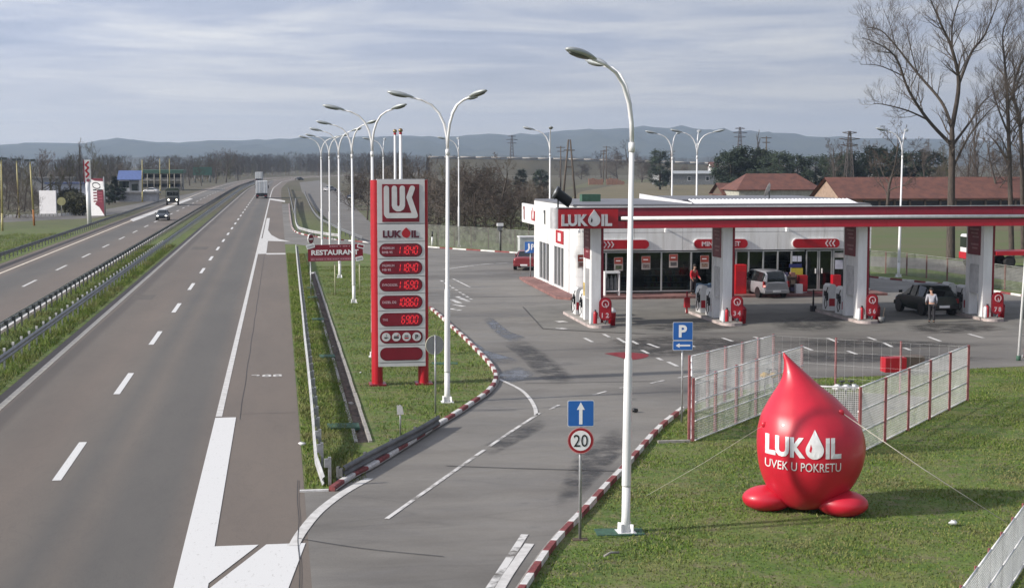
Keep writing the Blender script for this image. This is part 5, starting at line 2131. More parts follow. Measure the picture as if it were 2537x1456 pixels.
p = G(1314, 691)
t = thing('road_sign', 'blue parking sign with a white curved mark left of the shop wall', 'road sign', (p.x, p.y, 0))
post(t, hgt(p, 598), 0.04)
zc = (hgt(p, 599) + hgt(p, 626)) / 2
mb = MB()
mb.prism(rounded(0.80, 0.76, 0.05), 0.05, 0.07, M_signblue, FRONT(0, 0, zc), M_signback)
s = mb.build('plate', t)
mb = MB()
text(mb, 'P', FRONT(0.14, -0.07, zc + 0.03), M_signw2, w=0.22, h=0.40, bold=0.03, depth=0.003)
mb.build('letter', s)
mb = MB()
stroke(mb, [(-0.3, -0.28), (-0.16, -0.2), (-0.1, -0.05), (-0.12, 0.22)], 0.11, FRONT(0, 0, zc), M_signw2, 0.07, 0.074)
mb.build('symbol', s)
p = G(1312, 640)
tag((lambda b: (b.box(-0.75, 0.75, -0.6, 0.6, 0, 1.7, mat('pale_kiosk', (0.50, 0.53, 0.51), 0.5)), b.box(-0.8, 0.8, -0.65, 0.65, 1.703, 1.8, M_white), b.build('switch_cabin', loc=(p.x, p.y + 1.0, 0)))[2])(MB()), 'pale switch cabin behind the blue parking sign left of the shop', 'cabin')
p = G(2523, 893)
t = thing('flagpole', 'slightly leaning white pole at the right edge of the picture', 'pole', (p.x, p.y, 0))
t.rotation_euler = (0, R(2.6), 0)
mb = MB()
mb.tube([(0, 0, 0), (0, 0, 7.0)], [0.06, 0.045], 10, M_pole)
mb.build('mast', t)
mb = MB()
mb.tube([(0, 0, -0.02), (0, 0, 0.2)], 0.09, 10, M_greenc)
mb.build('socket', t)
p = G(2546, 908)
t = thing('hydrant', 'bright red hydrant at the right edge of the lawn', 'hydrant', (p.x, p.y, 0))
mb = MB()
mb.lathe([(0.12, 0), (0.12, 0.08), (0.085, 0.1), (0.085, 0.55), (0.15, 0.58), (0.15, 0.72), (0.08, 0.83), (0.02, 0.87)], 14, M_red)
mb.build('body', t)
mb = MB()
for s in (-1, 1):
    mb.tube([(0, 0, 0.42), (s * 0.2, 0, 0.42)], 0.05, 10, M_red)
    mb.tube([(s * 0.2, 0, 0.42), (s * 0.24, 0, 0.42)], 0.065, 10, M_galv)
mb.build('outlet', t)

# ================================================================== GUARDRAILS
M_raildark = mat('dull_rail_steel', (0.17, 0.175, 0.18), 0.55, metal=0.5, var=0.2, scale=1.5)
M_railbright = mat('bright_rail_steel', (0.50, 0.50, 0.49), 0.5, metal=0.3, var=0.15, scale=1.5)


def guardrail(label, pts, side, mrail, mpost, step=2.0, double=False, group='motorway guardrails', h=0.75, cap=True, maxposts=120, start_down=False):
    """W-beam on posts along ground points; side = +1 puts the beam on the right of the line"""
    P = resample(pts, step)
    t = thing('guardrail', label, 'guardrail', (P[0].x, P[0].y, 0), 0, group)
    o = Vector((P[0].x, P[0].y, 0))
    prof = [(0.0, h), (0.055, h - 0.05), (0.06, h - 0.09), (0.012, h - 0.14), (0.012, h - 0.17), (0.06, h - 0.22), (0.055, h - 0.26), (0.0, h - 0.31)]
    prof = prof + [(a - 0.008, b) for a, b in prof[::-1]]

    def beam(sd):
        mb = MB()
        prev = None
        for i, p in enumerate(P):
            d = (P[min(i + 1, len(P) - 1)] - P[max(i - 1, 0)]).normalized()
            nn = Vector((d.y, -d.x, 0)) * sd
            dz = -0.5 * max(0, 1 - i / 3) if start_down else 0.0
            cur = [mb.bm.verts.new(Vector((p.x, p.y, b + dz + 0.004 * math.sin(i * 1.3))) + nn * (0.13 + a) - o) for a, b in prof]
            if prev:
                n = len(cur)
                for k in range(n):
                    mb.face([prev[k], cur[k], cur[(k + 1) % n], prev[(k + 1) % n]], mrail)
            prev = cur
        mb.build('beam', t)
    beam(side)
    if double:
        beam(-side)
    src = None
    rest = MB()
    nr = 0
    for i, p in enumerate(P[:-1]):
        d = (P[i + 1] - P[max(i - 1, 0)]).normalized()
        a = math.atan2(d.y, d.x)
        loc = Vector((p.x, p.y, 0)) - o
        if i < maxposts:
            if src is None:
                mb = MB()
                mb.box(-0.05, 0.05, -0.035, 0.035, -0.05, h - 0.02, mpost)
                mb.box(-0.045, 0.045, -0.13 if side > 0 else 0.036, -0.036 if side > 0 else 0.13, h - 0.27, h - 0.06, mpost)
                if double:
                    mb.box(-0.045, 0.045, 0.036, 0.13, h - 0.27, h - 0.06, mpost)
                src = mb.build('post', t)
                if cap:
                    mb = MB()
                    mb.box(-0.06, 0.06, -0.045, 0.045, h - 0.018, h + 0.09, M_kerbwhite)
                    capo = mb.build('reflector_cap', src)
                src.location, src.rotation_euler = loc, (0, 0, a)
            else:
                c = inst(src, t, loc, a)
                if cap and i < 60:
                    inst(capo, c)
        else:
            M = Matrix.Translation(loc) @ Matrix.Rotation(a, 4, 'Z')
            rest.box(-0.05, 0.05, -0.035, 0.035, -0.05, h - 0.02, mpost, M)
            nr += 1
    if nr:
        tag(rest.build('far_posts', t), kind='stuff')
    else:
        rest.bm.free()
    return t


def line(x, y0, y1):
    return [Vector((x + S(y), y, 0)) for y in ysteps(y0, y1)]


guardrail('guardrail on the near side of the median, next to the right carriageway, white capped posts', line(-10.55, 25, 620), 1, mat('grey_rail_steel', (0.27, 0.28, 0.29), 0.5, metal=0.4, var=0.15, scale=1.5), M_galv, 2.0)
guardrail('guardrail on the far side of the median, next to the left carriageway, dark posts', line(-12.45, 25, 620), -1, M_railbright, M_raildark, 2.0, cap=False)
# far median rail: colour lightened to stand for light on its back between posts
guardrail('guardrail along the outer edge of the left carriageway', line(-22.2, 60, 330), 1, M_galvd, M_galvd, 2.0, cap=False)
pg = [G(u + 6, v, z) for u, v, z in ((811, 1176, .28), (803, 1140, .55), (790, 1090, .70), (775, 960, .72), (765, 880, .72), (757, 820, .72), (750, 760, .72), (741, 690, .72), (735, 640, .72), (731, 605, .72))]
guardrail('battered guardrail along the verge beside the slip lane, bright beam and grey posts', smooth_path(pg, 6), -1, M_railbright, M_galv, 2.0, cap=False, start_down=True)
pr = GP((838, 1192), (880, 1168), (930, 1140), (985, 1112), (1035, 1085), (1092, 1050))
guardrail('short dark guardrail along the red and white kerb of the slip road', smooth_path(pr, 5), 1, M_raildark, M_raildark, 2.0, cap=False, h=0.40)
guardrail('pale guardrail bending round the far end of the rest area', smooth_path(GP((734, 500), (733, 530), (738, 570), (760, 583), (800, 592), (862, 600)), 5), 1, M_railbright, M_galv, 2.0, cap=False)
guardrail('guardrail between the side road and the motorway far behind the lamp posts', smooth_path(GP((715, 470), (722, 500), (731, 540)), 8), 1, M_galvd, M_galvd, 4.0, cap=False)
guardrail('low guardrail along the side road behind the lamp posts', smooth_path(GP((755, 480), (780, 535), (830, 572), (905, 606)), 8), 1, M_galvd, M_galvd, 4.0, cap=False)
# painted drain covers between rail and drain
for k, (u, v, w) in enumerate(((838, 1058, 0.95), (806, 884, 0.62), (782, 792, 0.6), (768, 738, 0.55), (765, 714, 0.5))):
    p = G(u, v)
    tag((lambda b: (b.box(-w * 0.62, w * 0.38, -0.42, 0.42, -0.02, 0.06, M_greenc), b.build('drain_inlet', loc=(1.95, p.y, 0)))[1])(MB()), 'green painted concrete inlet across the verge, number %s counted from the camera' % ('one', 'two', 'three', 'four', 'five')[k] if False else ('nearest green painted concrete inlet across the verge', 'second nearest green concrete inlet across the verge', 'middle green concrete inlet across the verge', 'green concrete inlet just before the restaurant board posts', 'farthest green concrete inlet, under the restaurant board')[k], 'drain inlet', 'green inlets to the drain')
p = G(994, 1082)
t = thing('marker_post', 'small white reflector plate on a post behind the short dark guardrail', 'marker', (p.x, p.y + 0.3, 0))
post(t, 0.9, 0.025)
mb = MB()
mb.prism([(-0.1, 0), (0.1, 0), (0.06, 0.24), (-0.1, 0.28)], 0.026, 0.034, M_kerbwhite, FRONT(0, 0, 0.62))
mb.build('plate', t)
# small litter on verge and lawn
for k, (u, v, s, lab) in enumerate(((748, 1105, 0.10, 'crumpled white paper on the verge by the slip lane'), (2362, 1302, 0.10, 'white paper ball on the lawn right of the red drop'), (893, 925, 0.05, 'tiny white scrap on the island grass'), (1512, 1380, 0.10, 'grey stick of wood lying on the near lawn'), (1573, 1022, 0.12, 'black rag lying on the road right of the near lamp post'), (2135, 975, 0.08, 'white bag scrap in the fenced yard'))):
    p = G(u, v)
    mb = MB()
    mm = M_black if 'black' in lab else (M_conc if 'stick' in lab else M_white)
    if 'stick' in lab:
        mb.tube([(-0.15, -0.1, 0.05), (0.0, 0, 0.09), (0.2, 0.1, 0.06)], 0.025, 6, mm)
    else:
        mb.ellipsoid((0, 0, s * 0.5), (s, s * 0.8, s * 0.5), mm, 7, 5)
        for vv in mb.bm.verts:
            vv.co += Vector((rnd.uniform(-1, 1), rnd.uniform(-1, 1), rnd.uniform(0, 1))) * s * 0.25
    tag(mb.build('litter' if 'stick' not in lab else 'stick', loc=(p.x, p.y, 0.01)), lab, 'litter' if 'stick' not in lab else 'stick')

# ================================================================== MESH FENCES
M_wire = mat('fence_wire', (0.80, 0.80, 0.78), 0.5, metal=0.0, var=0.1)
M_rail = mat('fence_rail', (0.85, 0.84, 0.83), 0.5, var=0.08)
M_fpost = mat('red_fence_post', (0.36, 0.12, 0.12), 0.6, var=0.2, scale=4)
M_fwire2 = mat('old_fence_mesh', (0.30, 0.31, 0.27), 0.7, var=0.2)


def fence(label, pts, h, bay=1.9, rails=(1.0, 0.02), mp=None, mw=None, cell=(0.09, 0.09), wr=0.0045, pr=0.035, group='mesh fences', mrail=None):
    P = [Vector((p.x, p.y, 0)) for p in pts]
    t = thing('mesh_fence', label, 'fence', P[0], 0, group)
    o = P[0]
    stations = []
    for i, (a, b) in enumerate(zip(P, P[1:])):
        n = max(1, round((b - a).length / bay))
        for k in range(n):
            stations.append(a + (b - a) * k / n)
    stations.append(P[-1])
    mp, mw, mrail = mp or M_fpost, mw or M_wire, mrail or M_rail
    src = None
    for p in stations:
        if src is None:
            mb = MB()
            mb.box(-pr, pr, -pr, pr, -0.05, h + 0.03, mp)
            src = mb.build('post', t)
        else:
            inst(src, t, p - o)
    for a, b in zip(stations, stations[1:]):
        d = b - a
        L = d.length
        d.normalize()
        s = Vector((d.y, -d.x, 0)) * (pr + 0.006)
        mb = MB()
        n = max(2, int(L / cell[0]))
        for k in range(n + 1):
            q = a + d * (0.01 + (L - 0.02) * k / n) + s - o
            mb.tube([q + Vector((0, 0, 0.03)), q + Vector((0, 0, h - 0.02))], wr, 3, mw, cap=False, smooth=False)
        n = max(2, int(h / cell[1]))
        for k in range(n + 1):
            z = 0.03 + (h - 0.05) * k / n
            mb.tube([a + s * 1.12 - o + Vector((0, 0, z)), b + s * 1.12 - o + Vector((0, 0, z))], wr, 3, mw, cap=False, smooth=False)
        mb.build('mesh_panel', t)
        for f in rails:
            mb = MB()
            z = max(0.04, h * f)
            mb.tube([a + s * 1.5 - o + Vector((0, 0, z)), b + s * 1.5 - o + Vector((0, 0, z))], 0.022, 6, mrail)
            mb.build('rail', t)
    return t


cA, cB, cC, cD, cE = G(1707, 1092), G(1707, 1026), G(1915, 958), G(2397, 993), G(2129, 1128)
cF = G(1872, 1031)
fence('tall rear left fence of the yard with red frames, behind the drop', [cA, cB, cC], 1.86, 1.55, (1.0, 0.5, 0.02), cell=(0.07, 0.07), wr=0.0048)
fence('near left fence of the yard, ending behind the drop', [cA + Vector((0.1, -0.05, 0)), cF, G(1985, 988)], 1.8, 1.9, (1.0, 0.33, 0.64, 0.02), cell=(0.07, 0.07), wr=0.0048)
fence('thin rear fence of the yard on slender red posts, facing the pumps', [cC, cD], 1.86, 2.1, (), cell=(0.30, 0.46), wr=0.0018, pr=0.028)
fence('right fence of the yard with two white rails between pink posts', [cD, cE], 1.86, 2.1, (1.0, 0.65, 0.33, 0.02), cell=(0.07, 0.07), wr=0.005, pr=0.032)
fence('short front fence of the yard hidden mostly by the drop', [cE, G(1930, 1118)], 1.86, 2.1, (1.0, 0.02), cell=(0.06, 0.06), wr=0.005)
e0, e1 = G(2537, 1396), G(2369, 1657)
d = (e0 - e1)
fence('low white mesh fence in the bottom right corner', [e1 - d * 0.15, e1 + d * 2.6], 1.27, 1.35, (1.0, 0.52, 0.02), cell=(0.05, 0.05), wr=0.0055, pr=0.018)
bk = smooth_path(GP((1046, 606), (1130, 612), (1210, 618), (1290, 623), (1345, 630)), 3)
fence('long grey mesh fence on brown posts behind the far kerb left of the shop', [bk[0], bk[6], bk[-1]], 1.95, 2.35, (1.0,), mp=mat('brown_fence_post', (0.15, 0.085, 0.065), 0.8), mw=M_fwire2, cell=(0.09, 0.09), wr=0.014, pr=0.05, mrail=M_fwire2)
fence('mesh fence on red posts behind the far kerb right of the shop', [G(2095, 667), G(2246, 682), G(2400, 703), G(2537, 726), G(2640, 744)], 1.55, 2.55, (1.0,), mp=mat('rusty_red_post', (0.30, 0.075, 0.06), 0.7), mw=M_fwire2, cell=(0.09, 0.09), wr=0.008, pr=0.045, mrail=M_fwire2)
t = tag((lambda b: (b.box(-0.42, 0.42, -0.25, 0.25, 0.0, 0.55, M_red), b.build('valve_box', loc=(G(2213, 930).x, G(2213, 930).y, 0.15), bevel=0.015))[1])(MB()), 'bright red metal box standing behind the right yard fence', 'box')
t['label'] = 'bright red metal box standing at the rear yard fence'
tag((lambda b: (b.box(-0.5, 0.5, -0.3, 0.3, 0.0, 0.5, mat('brown_box', (0.12, 0.09, 0.07), 0.7)), b.build('valve_box', loc=(G(2262, 926).x, G(2262, 926).y + 0.4, 0.15)))[1])(MB()), 'dark brown box right beside the bright red one', 'box')


def manifold(u, v, m, lab):
    p = G(u, v)
    t = thing('pipe_manifold', lab, 'pipes', (p.x, p.y, 0))
    mb = MB()
    for x in (-0.25, 0.05, 0.3):
        mb.tube([(x, 0, 0), (x, 0, 0.75)], 0.03, 8, M_galvd)
    mb.build('riser', t)
    mb = MB()
    mb.tube([(-0.4, 0, 0.78), (0.45, 0, 0.78)], 0.06, 10, m)
    for x in (-0.25, 0.05, 0.3):
        mb.tube([(x - 0.07, 0, 0.78), (x + 0.07, 0, 0.78)], 0.1, 10, m)
    mb.build('pipe', t)
    for x in (-0.1, 0.2):
        mb = MB()
        mb.tube([(x, 0, 0.80), (x, 0, 0.95)], 0.02, 6, M_black)
        mb.lathe([(0.10, 0.95), (0.10, 0.99)], 10, M_black, c=(x, 0, 0))
        mb.build('valve_wheel', t)


manifold(1912, 985, mat('yellow_gas_pipe', (0.50, 0.33, 0.09), 0.5), 'yellow gas pipes with black valve wheels in the fenced yard')
manifold(2092, 1018, M_white, 'white pipes with small valves at the right of the fenced yard')
# slab in the yard and its kerb
mb = MB()
ys = [cB + Vector((0.6, 0.2, 0)), cC + Vector((0.2, -0.5, 0)), cD + Vector((-0.8, -0.1, 0)), cE + Vector((-0.2, 0.6, 0)), G(1960, 1095)]
yard = GP((1960, 1010), (2080, 970), (2300, 985), (2180, 1050), (2060, 1080))
mb.poly([(q.x, q.y, 0.03) for q in yard], M_slab)
tag(mb.build('yard_slab'), kind='structure')
mb = MB()
p0, p1 = G(1630, 1097), G(1712, 1097)
mb.box(p0.x, p1.x, p0.y - 0.06, p0.y + 0.06, -0.02, 0.07, M_conc)
tag(mb.build('kerb'), kind='structure')

# ================================================================== THE RED INFLATABLE DROP
p = G(2003, 1262)
DP = 109.5
M_pvc = mat('red_inflatable_pvc', (0.56, 0.012, 0.034), 0.40, var=0.08, scale=1.2, coat=0.2, bump=0.12, bscale=2.2)
t = thing('inflatable_drop', 'big glossy red inflatable drop with white company lettering, held by ropes on the lawn', 'inflatable', (p.x, p.y, 0), -YAW - 0.14)
K = [(1258, 1998, 30), (1252, 2001, 52), (1240, 2006, 73), (1215, 2010, 97), (1190, 2012, 113), (1160, 2014, 126), (1130, 2015, 133), (1100, 2015, 135.5), (1070, 2013, 133), (1045, 2010, 126), (1020, 2004, 113), (1000, 1999, 98), (975, 1993, 78), (950, 1984.5, 54), (930, 1978, 38), (910, 1969, 24.5), (890, 1958.5, 13), (876, 1950, 6.5), (866, 1944.5, 1.2)]
prof = [((1262 - v) / DP, (c - 2012) / DP, r_ / DP) for v, c, r_ in K]


def drop_at(z):
    for a, b in zip(prof, prof[1:]):
        if z <= b[0]:
            f = (z - a[0]) / (b[0] - a[0])
            return a[1] + (b[1] - a[1]) * f, a[2] + (b[2] - a[2]) * f
    return prof[-1][1], prof[-1][2]


pr_s = smooth_path([Vector(q) for q in prof], 4)
mb = MB()
rings = []
NS = 48
for q in pr_s:
    ring = []
    for k in range(NS):
        a = 2 * math.pi * k / NS
        zz_ = q.x
        seam = 1 - 0.012 * max(0, math.cos(a * 6)) ** 40 + (0.010 * math.sin(a * 31 + 3 * math.sin(a * 3)) * max(0, 1 - zz_ / 0.55) ** 2) + 0.005 * math.sin(a * 17 + zz_ * 9) * max(0, (zz_ - 2.9) / 0.8)
        ring.append(mb.bm.verts.new((q.y + q.z * seam * math.cos(a), q.z * seam * math.sin(a), q.x + 0.02)))
    rings.append(ring)
for a, b in zip(rings, rings[1:]):
    for k in range(NS):
        mb.face([a[k], a[(k + 1) % NS], b[(k + 1) % NS], b[k]], M_pvc, True)
mb.face(rings[0][::-1], M_pvc)
mb.face(rings[-1], M_pvc)
body = mb.build('body', t)


def wrap(mb, off):
    """bend flat lettering (x, z) on to the front of the drop"""
    bmesh.ops.triangulate(mb.bm, faces=mb.bm.faces[:])
    for _ in range(2):
        long_e = [e for e in mb.bm.edges if e.calc_length() > 0.09]
        if long_e:
            bmesh.ops.subdivide_edges(mb.bm, edges=long_e, cuts=1)
            bmesh.ops.triangulate(mb.bm, faces=[f for f in mb.bm.faces if len(f.verts) > 3])
    for v in mb.bm.verts:
        c, r_ = drop_at(v.co.z - 0.02)
        d = max(-0.97 * r_, min(0.97 * r_, v.co.x - c))
        v.co.y = -math.sqrt(r_ * r_ - d * d) - off + v.co.y * 0.5


dz = lambda v: (1262 - v) / DP + 0.02
dx_ = lambda u: (u - 2012) / DP
mb = MB()
lukoil(mb, FRONT((dx_(1900) + dx_(2082)) / 2 - 0.0, 0, (dz(1058) + dz(1108)) / 2), mat('white_print', (0.78, 0.78, 0.78), 0.45), 182 / DP, 50 / DP, 0.012, dark=M_pvc)
wrap(mb, 0.012)
mb.build('lettering', body)
mb = MB()
text(mb, 'UVEK U POKRETU', FRONT((dx_(1900) + dx_(2082)) / 2, 0, (dz(1116) + dz(1144)) / 2), MATS['white_print'], w=182 / DP, h=22 / DP, bold=0.0, depth=0.006)
wrap(mb, 0.012)
mb.build('slogan', body)
# plain round ballast cushions the drop sits on
for k, (bx, by, a) in enumerate(((-0.93, -0.10, 0.25), (0.72, -0.42, -0.25), (-0.30, 0.85, -0.5), (0.30, 0.85, 0.5))):
    mb = MB()
    mb.ellipsoid((0, 0, 0.27), (0.60, 0.50, 0.30), M_pvc, 22, 12)
    for v in mb.bm.verts:
        v.co.z = max(v.co.z, 0.0)
    mb.build('ballast_cushion', t, loc=(bx, by, 0), rotz=a)
M_rope = mat('pale_rope', (0.50, 0.47, 0.40), 0.8)
g1 = G(2484, 1300)
for q0, q1, nm in (((2085, 1005), g1 + Vector((0.15, 0.1, 0)), 'guy_rope'), ((1875, 1040), G(1600, 1230), 'guy_rope')):
    zz = dz(q0[1])
    c, r_ = drop_at(zz - 0.02)
    dxx = max(-0.9 * r_, min(0.9 * r_, dx_(q0[0]) - c))
    a = Vector((c + dxx, -math.sqrt(r_ * r_ - dxx * dxx) - 0.01, zz))
    inv = Matrix.Rotation(YAW + 0.14, 4, 'Z')
    b = inv @ (Vector((q1.x, q1.y, 0.02)) - Vector((p.x, p.y, 0)))
    mb = MB()
    mp_ = MB()
    mp_.ellipsoid(a, (0.07, 0.03, 0.07), M_pvc, 10, 6)
    mp_.build('tether_patch', body)
    mb.tube([a, a.lerp(b, 0.5) + Vector((0, 0, -0.04)), b], 0.010 if q0[0] > 2000 else 0.004, 5, M_rope)
    mb.build(nm, t)

# ================================================================== VEHICLES
def car_paint(name, c, metal=0.3):
    return mat(name, c, 0.3, metal=metal, var=0.05, scale=1.5, coat=0.5)


def wheel(t, x, y, r, w, hub):
    mb = MB()
    T = Matrix.Translation((x, y, r)) @ Matrix.Rotation(math.pi / 2, 4, 'Y')
    mb.lathe([(r * 0.62, -w / 2), (r * 0.95, -w / 2), (r, -w * 0.35), (r, w * 0.35), (r * 0.95, w / 2), (r * 0.62, w / 2)], 20, M_rubber, M=T)
    o = mb.build('wheel', t)
    mb = MB()
    mb.lathe([(0.02, -w * 0.42), (r * 0.5, -w * 0.47), (r * 0.62, -w * 0.38), (r * 0.62, w * 0.38), (r * 0.5, w * 0.47), (0.02, w * 0.42)], 16, hub, M=T)
    mb.build('rim', o)
    return o


def car(label, cat, loc, rotz, paint, kind, lit=False, plate=True, group='parked and moving cars', brake=False):
    """local: front = +Y, x across. stations: y, z_bottom, z_belt, z_top, half width, half width of the roof"""
    t = thing('car', label, cat, loc, rotz, group)
    if kind == 'van':
        L = [(-2.15, .45, .78, .95, .72, .60), (-2.10, .30, .95, 1.02, .84, .70), (-1.98, .28, 1.02, 1.52, .87, .64), (-1.80, .28, 1.03, 1.66, .88, .66), (-0.6, .24, 1.02, 1.74, .89, .69), (0.3, .24, 1.0, 1.70, .89, .67), (0.75, .24, .99, 1.50, .89, .66), (1.28, .26, .98, 1.08, .88, .72), (1.75, .30, .88, .92, .86, .74), (2.05, .34, .74, .78, .80, .66), (2.15, .42, .62, .64, .70, .58)]
        glass_seg, wb, wr_ = (2, 7), (-1.32, 1.32), 0.31
        rear_glass, front_glass = {1, 2}, {5, 6}
    elif kind == 'hatch':
        L = [(-1.82, .42, .70, .84, .66, .58), (-1.78, .28, .84, .90, .78, .66), (-1.62, .26, .88, 1.10, .80, .62), (-1.30, .26, .88, 1.36, .81, .58), (-0.5, .22, .87, 1.42, .82, .60), (0.15, .22, .86, 1.38, .82, .58), (0.85, .24, .86, .95, .82, .66), (1.35, .27, .78, .84, .80, .66), (1.70, .30, .66, .70, .74, .60), (1.82, .40, .56, .58, .64, .54)]
        glass_seg, wb, wr_ = (2, 6), (-1.15, 1.18), 0.28
        rear_glass, front_glass = {1, 2}, {5}
    else:
        L = [(-2.15, .44, .74, .86, .68, .60), (-2.10, .30, .86, .92, .80, .68), (-1.40, .27, .90, .96, .83, .66), (-1.32, .27, .90, .98, .83, .64), (-0.80, .25, .90, 1.34, .84, .58), (-0.2, .22, .89, 1.41, .84, .60), (0.35, .22, .88, 1.38, .84, .58), (1.05, .24, .86, .93, .84, .68), (1.6, .28, .78, .83, .82, .68), (2.0, .32, .66, .70, .76, .62), (2.12, .42, .56, .58, .66, .56)]
        glass_seg, wb, wr_ = (3, 7), (-1.25, 1.30), 0.30
        rear_glass, front_glass = {3}, {6}
    body, gl = MB(), MB()
    rb, rg = [], []
    def ring(mb, s):
        y, z0, zb, zt, w, wr2 = s
        pts = [(0, z0), (w * .86, z0), (w * .98, z0 + .12), (w, (z0 + zb) / 2 + .05), (w * .97, zb - .06), (w * .94, zb), (wr2 + (.0 if zt - zb > .2 else 0.0), zt - min(.07, (zt - zb) * .5)), (wr2 * .86, zt), (0, zt + .02)]
        v = []
        for x, z in pts:
            v.append(mb.bm.verts.new((x, y, z)))
        for x, z in pts[-2:0:-1]:
            v.append(mb.bm.verts.new((-x, y, z)))
        return v
    rb = [ring(body, s) for s in L]
    rg = [ring(gl, s) for s in L]
    n = len(rb[0])
    for i in range(len(L) - 1):
        for k in range(n):
            k2 = (k + 1) % n
            side = k in (5, n - 6)
            top = k in (6, 7, 8, 9) if n == 16 else False
            is_glass = False
            if side and glass_seg[0] <= i < glass_seg[1]:
                is_glass = True
            if k in (7, 8) and (i in rear_glass or i in front_glass):
                is_glass = True
            if is_glass:
                gl.face([rg[i][k], rg[i][k2], rg[i + 1][k2], rg[i + 1][k]], M_carglass, True)
            else:
                body.face([rb[i][k], rb[i][k2], rb[i + 1][k2], rb[i + 1][k]], paint, True)
    body.face(rb[0], paint)
    body.face(rb[-1][::-1], paint)
    bmesh.ops.recalc_face_normals(body.bm, faces=body.bm.faces[:])
    # pillars standing a hair proud of the glass
    for s in (-1, 1):
        for i in range(glass_seg[0], glass_seg[1] + 1):
            y, z0, zb, zt, w, wr2 = L[i]
            if i in (glass_seg[0], glass_seg[1]) or (zt - zb) > .3:
                body.tube([(s * (w * .945), y, zb), (s * (wr2 + .008), y, zt - .06)], .028, 6, paint if i in (glass_seg[0], glass_seg[1]) else M_black, cap=True)
    bo = body.build('body', t)
    gl.build('window', t, recalc=True)
    for x in (-1, 1):
        for y in wb:
            wheel(t, x * (L[4][4] - .10), y, wr_, .2, M_chrome if kind != 'sedan' else M_galvd)
            m2 = MB()
            T = Matrix.Translation((x * (L[4][4] - .02), y, wr_ + .02)) @ Matrix.Rotation(math.pi / 2, 4, 'Y')
            m2.lathe([(wr_ * 1.18, -.03), (wr_ * 1.18, .03)], 20, M_black, M=T)
            m2.build('wheel_arch', t)
    yb, yf = L[1][0], L[-2][0]
    mb = MB()
    wbm = L[1][4]
    mb.box(-wbm * .98, wbm * .98, yb - .12, yb - .02, .32, .52, paint if kind != 'hatch' else M_black)
    mb.build('rear_bumper', t, bevel=.03)
    mb = MB()
    mb.box(-wbm * .98, wbm * .98, yf + .02, yf + .13, .30, .50, paint if kind != 'hatch' else M_black)
    mb.build('front_bumper', t, bevel=.03)
    M_tail = mat('tail_lamp_red', (0.25, 0.01, 0.012), 0.3)
    M_tailon = mat('tail_lamp_lit', (0.5, 0.1, 0.08), 0.3, emit=((1.0, 0.35, 0.3), 1.2))
    for s in (-1, 1):
        mb = MB()
        if kind == 'van':
            mb.box(s * .80 - .06, s * .80 + .06, yb - .035, yb + .10, .70, 1.08, M_tail)
            if s < 0 and brake:
                mb.box(s * .80 - .07, s * .80 + .06, yb - .045, yb - .0355, .72, .84, M_tailon)
        elif kind == 'hatch':
            mb.box(s * .68 - .1, s * .68 + .08, yb - .03, yb + .06, .60, .80, M_tail)
        else:
            mb.box(s * .62 - .16, s * .62 + .14, yb - .03, yb + .06, .60, .78, M_tail)
        mb.build('tail_lamp', t)
        mb = MB()
        mb.ellipsoid((s * .55, yf + .03, .64), (.16, .09, .09), mat('headlamp_on', (0.9, 0.9, 0.88), 0.2, emit=((1.0, 0.97, 0.9), 2.2)) if lit else M_chrome, 12, 8)
        mb.build('headlamp', t)
        mb = MB()
        mb.box(s * (L[6][4] + .02), s * (L[6][4] + .18), .72, .82, .92, 1.05, paint) if s > 0 else mb.box(-(L[6][4] + .18), -(L[6][4] + .02), .72, .82, .92, 1.05, paint)
        mb.build('mirror', t, bevel=.02)
    mb = MB()
    mb.box(-.26, .26, yb - .13, yb - .121, .40 if kind != 'sedan' else .36, .51 if kind != 'sedan' else .47, M_signw2)
    mb.build('number_plate', t)
    return t


P_silver = car_paint('silver_car_paint', (0.36, 0.36, 0.38), 0.4)
P_green = mat('dark_green_car_paint', (0.008, 0.018, 0.015), 0.38, metal=0.0, var=0.05, coat=0.15)
P_red = car_paint('red_car_paint', (0.22, 0.025, 0.03), 0.2)
P_dark = car_paint('black_car_paint', (0.015, 0.022, 0.026), 0.2)
P_blue = car_paint('blue_car_paint', (0.03, 0.05, 0.09), 0.2)
q = G(1908, 738)
c_ = car('silver people carrier parked before the shop, seen from behind', 'car', (q.x, q.y + 1.6, 0.012), R(7), P_silver, 'van', brake=True)
c_.scale = (.97, .95, .93)
q = G(2306, 783)
c_ = car('dark green hatchback at the pumps between third and last pillars', 'car', (q.x + 0.4, q.y + 1.6, 0.012), R(4), P_green, 'hatch')
c_.scale = (1.12, 1.08, 1.13)
q = G(1300, 671)
car('red saloon parked at the left end of the shop', 'car', (q.x + 0.55, q.y + 2.2, 0.012), R(-16), P_red, 'sedan')
q = G(405, 547)
car('dark car with lit headlights driving towards the camera on the left carriageway', 'car', (-16.0 + 0.3, q.y + 2, 0.02), R(180), P_dark, 'sedan', lit=True, group='cars on the road')
for u, v, lab, pt in ((818, 474, 'pale car parked on the side road far behind the lamp posts, farther one', P_silver), (880, 494, 'dark blue car parked on the side road close to the price sign pillar', P_blue), (742, 447, 'tiny dark car where the motorway bends far away', P_dark)):
    q = G(u, v)
    car(lab, 'car', (q.x, q.y, 0.02), R(-35), pt, 'sedan', group='distant cars')

